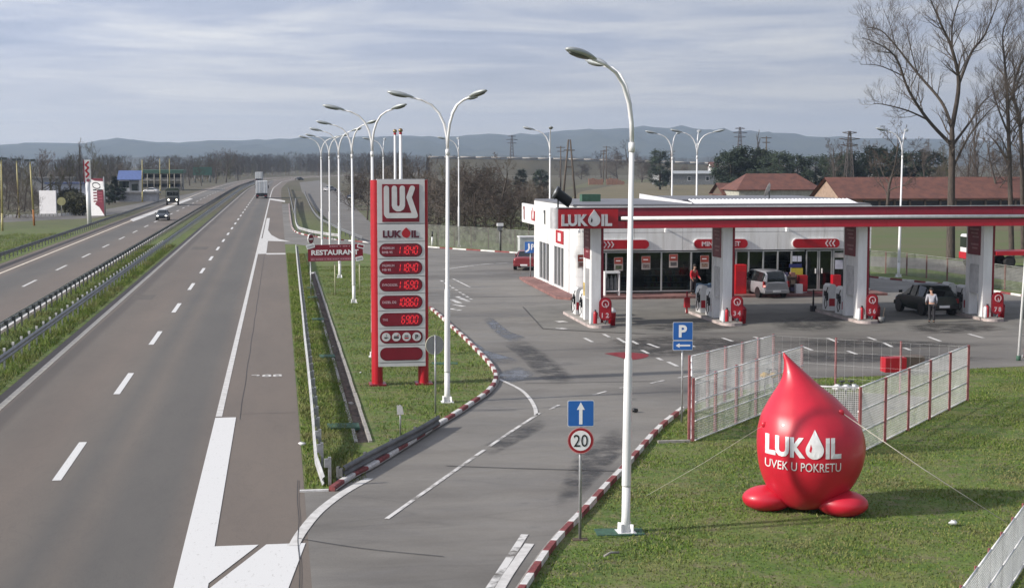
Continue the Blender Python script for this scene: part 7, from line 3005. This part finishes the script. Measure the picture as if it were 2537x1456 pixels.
# scattered trees on the plain behind the station
g = 'distant trees on the plain'
spots = ['far left of the wooden A mast', 'right of the wooden A mast', 'behind the brick ruin, left', 'behind the brick ruin, right', 'left of the near lamp post top joint', 'right of the near lamp post', 'left of the grey barn', 'behind the grey barn', 'right of the grey barn', 'below the hill crest, left', 'below the hill crest, middle', 'below the hill crest, right']
for i, (u, vb, vt) in enumerate([(1385, 440, 395), (1440, 445, 400), (1490, 440, 372), (1530, 445, 368), (1560, 448, 345), (1590, 452, 380), (1610, 448, 400), (1690, 450, 405), (1760, 455, 410), (1420, 425, 388), (1500, 424, 385), (1660, 428, 388)]):
    place(('bare_b', 'thicket_a', 'bare_a', 'thicket_b')[i % 4], u, vb, vt, names[('bare_b', 'thicket_a', 'bare_a', 'thicket_b')[i % 4]] + ' on the plain ' + spots[i], g, 1.3)
# far woods: one mass of bare crowns
def wood(name, label, pts, n, h0, h1, seed):
    rg = random.Random(seed)
    mb = MB()
    mats = [mat('hazed_twigs_brown', (0.15, 0.12, 0.10), 0.95), mat('hazed_twigs_grey', (0.14, 0.125, 0.115), 0.95), mat('hazed_twigs_olive', (0.14, 0.13, 0.075), 0.95)]  # twig colours lightened to stand in for haze over the distance
    for i in range(n):
        k = rg.randrange(len(pts) - 1)
        f = rg.random()
        u = pts[k][0] + (pts[k + 1][0] - pts[k][0]) * f
        v = pts[k][1] + (pts[k + 1][1] - pts[k][1]) * f + rg.uniform(-5, 3)
        p_ = G(u, v)
        H = hgt(p_, rg.uniform(h0, h1))
        m = rg.choice(mats)
        mb.tube([(p_.x, p_.y, 0), (p_.x + rg.gauss(0, .3), p_.y, H * .8)], [.12, .04], 4, m, cap=False, smooth=False)
        W = H * rg.uniform(.22, .36)
        for j in range(150):
            z = rg.uniform(.15, 1.0)
            a = rg.uniform(0, 6.283)
            w = W * math.sqrt(max(.04, 1 - ((z - .58) / .5) ** 2)) * math.sqrt(rg.random())
            q_ = Vector((p_.x + w * math.cos(a), p_.y + w * math.sin(a), z * H))
            d_ = Vector((math.cos(a) * .5, math.sin(a) * .5, rg.uniform(.5, 1.1))).normalized() * H * rg.uniform(.07, .16)
            s_ = d_.orthogonal().normalized() * H * rg.uniform(.004, .010)
            mb.poly([q_ - s_, q_ + s_, q_ + d_], m)
    tag(mb.build(name), label, 'wood', kind='stuff')


wood('far_wood', 'grey brown bare wood far along the left of the motorway', [(-150, 480), (100, 470), (250, 462), (420, 452), (540, 446), (640, 436), (720, 432)], 300, 385, 412, 1)
wood('far_wood', 'bare wood closing the bend of the motorway', [(520, 444), (640, 432), (760, 432), (860, 434), (940, 445), (1010, 460)], 260, 378, 405, 2)
wood('far_wood', 'low bare wood on the plain under the hills', [(980, 440), (1200, 428), (1500, 422), (1800, 424), (2100, 432), (2600, 440)], 320, 386, 408, 3)

# ================================================================== HOUSES, MASTS, THE FAR SIDE
def gable(name, label, u0, u1, vb, v_eave, v_ridge, depth, rot, mwall, mroof, cat='house', hip=0.0, windows=0, group=None):
    p0, p1 = G(u0, vb), G(u1, vb)
    y = (p0.y + p1.y) / 2
    x0, x1 = at(u0, vb, y).x, at(u1, vb, y).x
    w = x1 - x0
    h = max(1.0, hgt((x0, y), v_eave))
    hr = max(h + 0.6, hgt(((x0 + x1) / 2, y + depth / 2), v_ridge))
    t = thing(name, label, cat, ((x0 + x1) / 2, y, 0), rot, group)
    mb = MB()
    mb.box(-w / 2, w / 2, 0, depth, 0, h, mwall)
    for s in (-1, 1):
        if not hip:
            xx = s * w / 2
            a = [(xx, 0, h), (xx, depth, h), (xx, depth / 2, hr - 0.1)]
            mb.poly(a if s > 0 else a[::-1], mwall)
    wo = mb.build('wall', t)
    mb = MB()
    o = 0.5
    hp = hip * w
    e0, e1 = h - 0.12, hr
    A, B, C, D = (-w / 2 - o, -o, e0), (w / 2 + o, -o, e0), (w / 2 + o, depth + o, e0), (-w / 2 - o, depth + o, e0)
    E, F_ = (-w / 2 - o + hp, depth / 2, e1), (w / 2 + o - hp, depth / 2, e1)
    th = Vector((0, 0, .14))
    for q_ in ([A, B, F_, E], [C, D, E, F_]) + (([D, A, E], [B, C, F_]) if hip else ()):
        mb.poly(q_, mroof)
        mb.poly([tuple(Vector(v) + th) for v in q_], mroof)
    for a, b in ((A, B), (B, C), (C, D), (D, A)):
        mb.poly([a, b, tuple(Vector(b) + th), tuple(Vector(a) + th)], mroof)
    ro = mb.build('roof', t)
    for k in range(windows):
        xx = -w / 2 + w * (k + .5) / windows
        mb = MB()
        mb.box(xx - .6, xx + .6, -.03, .03, h * .35, h * .75, M_white)
        f = mb.build('window', t)
        mb = MB()
        mb.box(xx - .5, xx + .5, -.04, -.032, h * .38, h * .72, M_glass)
        mb.build('pane', f)
    return t, w, h, hr, depth


M_plaster = mat('pale_plaster', (0.42, 0.42, 0.36), 0.85, var=0.15)
M_peach = mat('peach_plaster', (0.34, 0.24, 0.18), 0.85, var=0.12)
M_greyw = mat('grey_wall', (0.24, 0.25, 0.25), 0.85, var=0.15)
gable('house', 'house with a hipped red tile roof and pale green wall behind the shop roof', 1830, 2030, 515, 470, 432, 9.0, 0, M_plaster, M_tile, hip=.22, windows=0)
mb = MB()
pp = at(1850, 470, 168)
t, w, h, hr, dp = gable('barn', 'long barn with a red tile roof behind the canopy on the right', 2085, 2640, 548, 492, 441, 11.0, 0, M_peach, M_tile, cat='barn')
mb = MB()
mb.box(-w / 2 + 3.0, w / 2 - 1, -.06, -.003, .2, h - .35, M_dark)  # dark sheet on the wall stands for shade inside an open front
mb.build('front_shade_sheet', t)
for k in range(14):
    mb = MB()
    xx = -w / 2 + 3 + (w - 4) * k / 13
    mb.box(xx - .12, xx + .12, -.3, -.061, 0, h - .2, M_wood)
    mb.build('post', t)
t, w, h, hr, dp = gable('house', 'dark red roof with a low gable end left of the hipped house', 1795, 1885, 512, 482, 455, 8.0, 0, M_wood, M_tile)
gable('barn', 'grey barn with a pale sheet roof behind the pair of lamp posts', 1640, 1775, 458, 430, 424, 14, 0, M_greyw, mat('pale_sheet_roof', (0.42, 0.44, 0.44), 0.5, metal=.2), cat='barn', windows=3)
gable('house', 'tiny white house at the right end of the grey barn', 1763, 1778, 446, 414, 402, 6, 0, M_white, M_tile)
# brick ruin wall
p0, p1 = G(1458, 458), G(1580, 460)
t = thing('brick_wall', 'broken low pink brick wall across the dry field', 'wall', (p0.x, p0.y, 0))
mb = MB()
Lw = p1.x - p0.x
prev = 0
for k in range(12):
    x0, x1 = Lw * k / 12, Lw * (k + 1) / 12
    if k == 5:
        continue
    mb.box(x0, x1 - .05, 0, .5, 0, rnd.uniform(1.7, 2.3) * (1 if k < 10 else .7), M_brick)
mb.build('masonry', t)
# bridge of the crossing road in the distance
yb = 900.0
mb = MB()
a, b = at(1060, 392, yb), at(1960, 404, yb)
t = thing('overpass', 'long pale road embankment with a bridge rail far behind the thicket', 'bridge', (a.x, yb, 0))
M_emb = mat('embankment_grass', (0.095, 0.085, 0.058), 0.95, scale=.06, c2=(0.062, 0.058, 0.042))
N = 24
pts = []
prev = None
for i in range(N + 1):
    f = i / N
    x = a.x + (b.x - a.x) * f
    z = a.z + (at(1960, 415, yb).z - a.z) * f ** 1.5
    cur = [mb.bm.verts.new(v) for v in ((x - a.x, -16, 0), (x - a.x, -4, z), (x - a.x, 6, z), (x - a.x, 20, 0))]
    if prev:
        for k in range(3):
            mb.face([prev[k], cur[k], cur[k + 1], prev[k + 1]], M_emb)
    prev = cur
    pts.append((x - a.x, -4.2, z + .02))
mb.build('embankment', t)
mb = MB()
for p_, q_ in zip(pts, pts[1:]):
    mb.tube([Vector(p_) + Vector((0, 0, .7)), Vector(q_) + Vector((0, 0, .7))], .5, 4, M_conc)
mb.build('parapet', t)

# wooden A mast, poles and lattice masts
def mast(label, u, vb, vt, kind, group='power line masts'):
    p_ = G(u, vb)
    h = hgt(p_, vt)
    t = thing('power_mast', label, 'mast', (p_.x, p_.y, 0), 0, group)
    if kind == 'wood':
        mb = MB()
        for s in (-1, 1):
            mb.tube([(s * 1.3, 0, 0), (s * .18, 0, h)], [.24, .16], 7, M_wood)
        mb.build('leg', t)
        mb = MB()
        mb.box(-1.1, 1.1, -.1, .1, h - 2.2, h - 2.0, M_wood)
        mb.box(-.55, .55, -.1, .1, h * .55, h * .55 + .2, M_wood)
        mb.build('crossarm', t)
    elif kind == 'pole':
        mb = MB()
        mb.tube([(0, 0, 0), (0, 0, h)], [.22, .15], 7, M_wood)
        mb.build('pole', t)
        mb = MB()
        mb.box(-1.3, 1.3, -.08, .08, h - .5, h - .3, M_wood)
        mb.box(-1.0, 1.0, -.08, .08, h - 1.6, h - 1.4, M_wood)
        mb.build('crossarm', t)
    else:
        mb = MB()
        n = 12
        W = h * .075
        st = mat('rusty_lattice', (0.10, 0.085, 0.08), 0.7)
        cs = []
        for i in range(n + 1):
            f = i / n
            w = W * (1 - .82 * f)
            cs.append([Vector((sx_ * w, sy_ * w, h * f)) for sx_, sy_ in ((-1, -1), (1, -1), (1, 1), (-1, 1))])
        for a_, b_ in zip(cs, cs[1:]):
            for k in range(4):
                mb.tube([a_[k], b_[k]], h * .0055, 4, st, cap=False)
                mb.tube([a_[k], b_[(k + 1) % 4]], h * .0035, 3, st, cap=False)
                mb.tube([a_[(k + 1) % 4], b_[k]], h * .0035, 3, st, cap=False)
        mb.build('lattice', t)
        mb = MB()
        for f, L in ((.78, .13), (.87, .16), (.96, .11)):
            for s in (-1, 1):
                mb.tube([(0, 0, h * f), (s * h * L, 0, h * f + .3)], h * .006, 4, st)
                mb.tube([(0, 0, h * (f + .035)), (s * h * L, 0, h * f + .3)], h * .004, 4, st)
        mb.build('crossarm', t)


mast('wooden A shaped mast standing in the dry field left of the near lamp post', 1410, 500, 346, 'wood')
mast('thin wooden pole left of the A shaped mast', 1389, 470, 362, 'pole')
mast('wooden pole pair, right one, behind the brick wall', 1502, 455, 362, 'pole')
mast('wooden pole pair, left one, behind the brick wall', 1495, 452, 372, 'pole')
mast('dark pole hidden beside the left one of the lamp post pair', 1662, 465, 372, 'pole')
mast('wooden mast with crossarms among the dark pines', 1897, 480, 338, 'pole')
mast('lattice mast rising over the long red roof', 2102, 495, 325, 'lattice')
mast('distant lattice mast on the hill side', 1832, 432, 315, 'lattice')
mast('faint distant lattice mast left of the A shaped mast', 1268, 428, 335, 'lattice')

# ---- far side of the motorway: yellow poles, white sign, banner, billboard, houses
M_poleend = mat('dark_lamp', (0.05, 0.06, 0.06), 0.6)
for u, vb, vt, du, lab in ((6, 572, 396, 2, 'yellow lamp pole at the left picture edge'), (48, 540, 398, -4, 'second yellow lamp pole from the left'), (85, 559, 400, -7, 'third yellow lamp pole with rust at its foot, left of the billboard'), (353, 500, 396, 2, 'yellow pole before the green roofed building'), (397, 482, 393, 1, 'middle yellow pole right of the green roofed building'), (421, 478, 393, 0, 'thin yellow pole, rightmost of the far three')):
    p_ = G(u, vb)
    h = hgt(p_, vt)
    t = thing('lamp_pole', lab, 'lamp pole', (p_.x, p_.y, 0), 0, 'yellow poles on the far side')
    t.rotation_euler = (0, du * .0055, 0)
    mb = MB()
    mb.tube([(0, 0, -.05), (0, 0, h * .25)], [.13, .12], 9, mat('rusty_orange', (0.40, 0.16, 0.04), 0.7) if 'rust' in lab else M_yellow)
    mb.tube([(0, 0, h * .25), (0, 0, h)], [.12, .08], 9, M_yellow)
    mb.build('pole', t)
    if u < 200:
        mb = MB()
        for s in (-1, 1):
            mb.box(s * .35 - .28, s * .35 + .28, -.2, .2, h, h + .28, M_poleend)
        mb.build('lamp_head', t)
p_ = G(222, 557)
h = hgt(p_, 396)
t = thing('sign_pole', 'tall white pole with a narrow red and white panel at its top', 'sign', (p_.x, p_.y, 0))
t.rotation_euler = (0, R(-1.2), 0)
mb = MB()
mb.tube([(0, 0, 0), (0, 0, h * .66)], .28, 12, M_white)
mb.build('pole', t)
z0, z1 = h * .65, h
mb = MB()
mb.box(-.42, .42, -.2, .2, z0, z1, M_white)
pn = mb.build('panel', t)
mb = MB()
Fm = FRONT(0, -.2, (z0 + z1) / 2)
hh = (z1 - z0) / 2
stroke(mb, [(.2, hh * .8), (-.15, hh * .55), (.2, hh * .3), (-.15, hh * .05), (.2, -hh * .25), (-.1, -hh * .5)], .22, Fm, M_red, 0, .02)
mb.prism(circle(.22, 14, .1, -hh * .8), 0, .02, mat('pink_print', (0.35, 0.10, 0.14), 0.6), Fm)
mb.prism([(-.42, -hh), (-.3, -hh), (-.3, hh), (-.42, hh)], 0, .02, M_dred, Fm)
mb.build('print', pn)
p_ = G(243, 536)
z0, z1 = .1, hgt(p_, 442)
t = thing('banner_sign', 'tall white and dark red banner board with an oval mark beside the white pole', 'sign', (p_.x, p_.y, 0), R(-24))
t.rotation_euler = (0, R(-1.5), R(-24))
w = 1.1
mb = MB()
mb.box(-w, w, -.1, .1, z0, z1, M_signw2)
b = mb.build('board', t)
for s in (-1, 1):
    mb = MB()
    mb.tube([(s * (w + .1), 0, 0), (s * (w + .1), 0, z1 + .2)], .09, 8, M_galv)
    mb.build('post', t)
mb = MB()
H_ = z1
Fm = FRONT(0, -.1, 0)
MR = mat('banner_dark_red', (0.17, 0.008, 0.03), 0.5)
mb.prism([(-w, z1), (-.2, z1 - .35), (w, z1 - .45), (w, z1)], 0, .015, MR, Fm)
mb.prism([(.05, z1 * .70), (w, z1 * .70), (w, .15), (.85, z1 * .10), (.35, z1 * .24), (-.35, z1 * .32), (.05, z1 * .40)], 0, .015, MR, Fm)
ov = [(.62 * math.cos(R(a)), z1 * .81 + .42 * math.sin(R(a)) - .1 * math.cos(R(a))) for a in range(20, 171, 15)]
stroke(mb, ov, .13, Fm, M_black, 0, .015)
stroke(mb, [(-x, 2 * z1 * .81 - y_) for x, y_ in ov], .13, Fm, M_black, 0, .015)
mb.build('print', b)
mb = MB()
for k in range(5):
    zz = z1 * (.68 - .075 * k)
    mb.prism([(-.55, zz), (0.0, zz), (0.0, zz + .2), (-.55, zz + .2)], 0, .015, MR if k else M_black, Fm)
    mb.prism([(.25, zz), (.9, zz), (.9, zz + .16), (.25, zz + .16)], .015, .03, M_black if k == 0 else mat('banner_pale', (0.30, 0.06, 0.09), 0.5), Fm)
mb.build('price_strip', b)
p_ = G(120, 535)
t = thing('billboard', 'blank white billboard left of the white sign pole', 'billboard', (p_.x, p_.y, 0), R(-28))
z0, z1 = hgt(p_, 530), hgt(p_, 472)
w = 49 / pxm((p_.x, p_.y, 2)) / 2
mb = MB()
mb.box(-w, w, -.12, .12, z0, z1, mat('billboard_sheet', (0.56, 0.56, 0.58), 0.6, var=.04))
mb.build('panel', t)
mb = MB()
for x in (-.7 * w, 0, .7 * w):
    mb.tube([(x, .1, -.1), (x, .1, z0)], .1, 8, M_galvd)
mb.build('leg', t)
p_ = G(153, 508)
t = thing('road_sign', 'small yellow round sign at the right edge of the blank billboard', 'road sign', (G(153, 534).x, G(153, 534).y, 0))
h = hgt(G(153, 534), 490)
post(t, h - .3, .05)
mb = MB()
mb.prism(circle(.62, 20), .05, .09, mat('pale_yellow', (0.55, 0.52, 0.25), 0.6), FRONT(0, 0, hgt(G(153, 534), 499)))
mb.build('plate', t)

t, w, h, hr, dp = gable('house', 'two storey house with a blue roof and grey side wall', 296, 345, 486, 445, 424, 9, 0, M_signw2, mat('blue_roof', (0.10, 0.15, 0.34), 0.6))
mb = MB()
mb.box(w * .02, w / 2 + .05, -.08, -.003, .0, h, M_greyw)
mb.build('side_wall', t)
for k, (xx, zz) in enumerate(((-.35, .72), (-.16, .72), (-.3, .3), (.28, .55))):
    mb = MB()
    mb.box(xx * w - .7, xx * w + .7, -.12, -.085 if xx > 0 else -.003, h * zz - .8, h * zz + .7, M_glass)
    mb.build('window', t)
p0 = G(400, 472)
y = p0.y
t = thing('motel_building', 'low building with a green roof and a long balcony on the far side', 'building', (p0.x, y, 0))
x0, x1 = at(350, 470, y).x - p0.x, at(450, 470, y).x - p0.x
z1 = hgt(p0, 424)
M_motel = mat('motel_wall', (0.34, 0.32, 0.28), 0.85, var=.12)
mb = MB()
mb.box(x0, x1, 0, 12, 0, z1 - .6, M_motel)
mb.build('wall', t)
mb = MB()
mb.box(x0 - .6, x1 + .6, -1.4, 13, z1 - .6, z1 + .35, mat('green_roof', (0.06, 0.14, 0.10), 0.6, var=.15))
mb.build('roof', t)
mb = MB()
mb.box(x0, x1, -1.3, -.01, z1 * .5, z1 * .5 + .35, M_conc)
mb.build('balcony', t)
for k in range(9):
    for lev in (0, 1):
        xx = x0 + (x1 - x0) * (k + .5) / 9
        zz = z1 * (.18 if lev == 0 else .66)
        mb = MB()
        mb.box(xx - .9, xx + .9, -.05, -.004, zz, zz + z1 * .17, M_dark)
        mb.build('window', t)
for k in range(7):
    mb = MB()
    xx = x0 + (x1 - x0) * k / 6
    mb.tube([(xx, -1.25, 0), (xx, -1.25, z1 - .6)], .12, 6, M_motel)
    mb.build('column', t)
p_ = G(502, 452)
t = thing('billboard', 'green roadside billboard on legs at the edge of the far wood', 'billboard', (p_.x, p_.y, 0), R(6))
z0, z1 = hgt(p_, 434), hgt(p_, 414)
w = 46 / pxm((p_.x, p_.y, 2)) / 2
mb = MB()
mb.box(-w, w, -.15, .15, z0, z1, mat('green_sheet', (0.07, 0.17, 0.12), 0.7, var=.12))
mb.build('panel', t)
mb = MB()
for x in (-.8 * w, .0, .8 * w):
    mb.tube([(x, 0, 0), (x, 0, z0)], .25, 6, M_galvd)
mb.build('leg', t)
for u, v, w_, h_, c, lab in ((165, 486, 9, 3.2, (0.45, 0.47, 0.55), 'low pale kiosk with a blue roof behind the billboard'), (320, 500, 11, 2.0, (0.40, 0.40, 0.42), 'low grey wall before the blue roofed house'), (130, 478, 10, 4, (0.3, 0.3, 0.3), 'grey shed left of the kiosk behind the billboard')):
    p_ = G(u, v)
    t = thing('shed', lab, 'shed', (p_.x, p_.y, 0))
    mb = MB()
    mb.box(-w_ / 2, w_ / 2, 0, 5, 0, h_ - .4, mat('shed_wall_%d' % u, c, .8, var=.1))
    mb.build('wall', t)
    mb = MB()
    mb.box(-w_ / 2 - .3, w_ / 2 + .3, -.4, 5.4, h_ - .39, h_, mat('shed_roof_%d' % u, (0.10, 0.13, 0.25) if u == 165 else (0.2, 0.2, 0.2), .7))
    mb.build('roof', t)
for u, v, lab, pt in ((335, 492, 'red car parked before the blue roofed house', P_red), (375, 479, 'white van like car parked before the motel', car_paint('white_car_paint', (0.6, 0.6, 0.6), 0.1))):
    q = G(u, v)
    car(lab, 'car', (q.x, q.y, 0.02), R(70), pt, 'sedan', group='distant cars')
# low stone row along the far lane
g0, g1 = G(-20, 541), G(240, 532)
t = thing('low_wall', 'low broken white edging wall beyond the yellow poles', 'wall', (g0.x, g0.y, 0))
for k in range(26):
    mb = MB()
    f = k / 26
    q = g0.lerp(g1, f) - g0
    mb.box(q.x, q.x + (g1.x - g0.x) / 26 * .8, q.y, q.y + .4, 0, .42, M_kerbwhite)
    mb.build('stone', t)

# ================================================================== HAZE
mb = MB()
mb.box(-5200, 6600, -280, 6250, -1.0, 190, M_white)
hz = mb.build('haze')
hz.data.materials.clear()
hm = bpy.data.materials.new('haze_air')
hm.use_nodes = True
ht = hm.node_tree
ht.nodes.clear()
ho = ht.nodes.new('ShaderNodeOutputMaterial')
hv = ht.nodes.new('ShaderNodeVolumePrincipled')
hv.inputs['Color'].default_value = (0.60, 0.76, 1.0, 1)
hv.inputs['Density'].default_value = 1.4e-4
hv.inputs['Anisotropy'].default_value = 0.2
ht.links.new(hv.outputs[0], ho.inputs['Volume'])
hz.data.materials.append(hm)
tag(hz, kind='stuff')
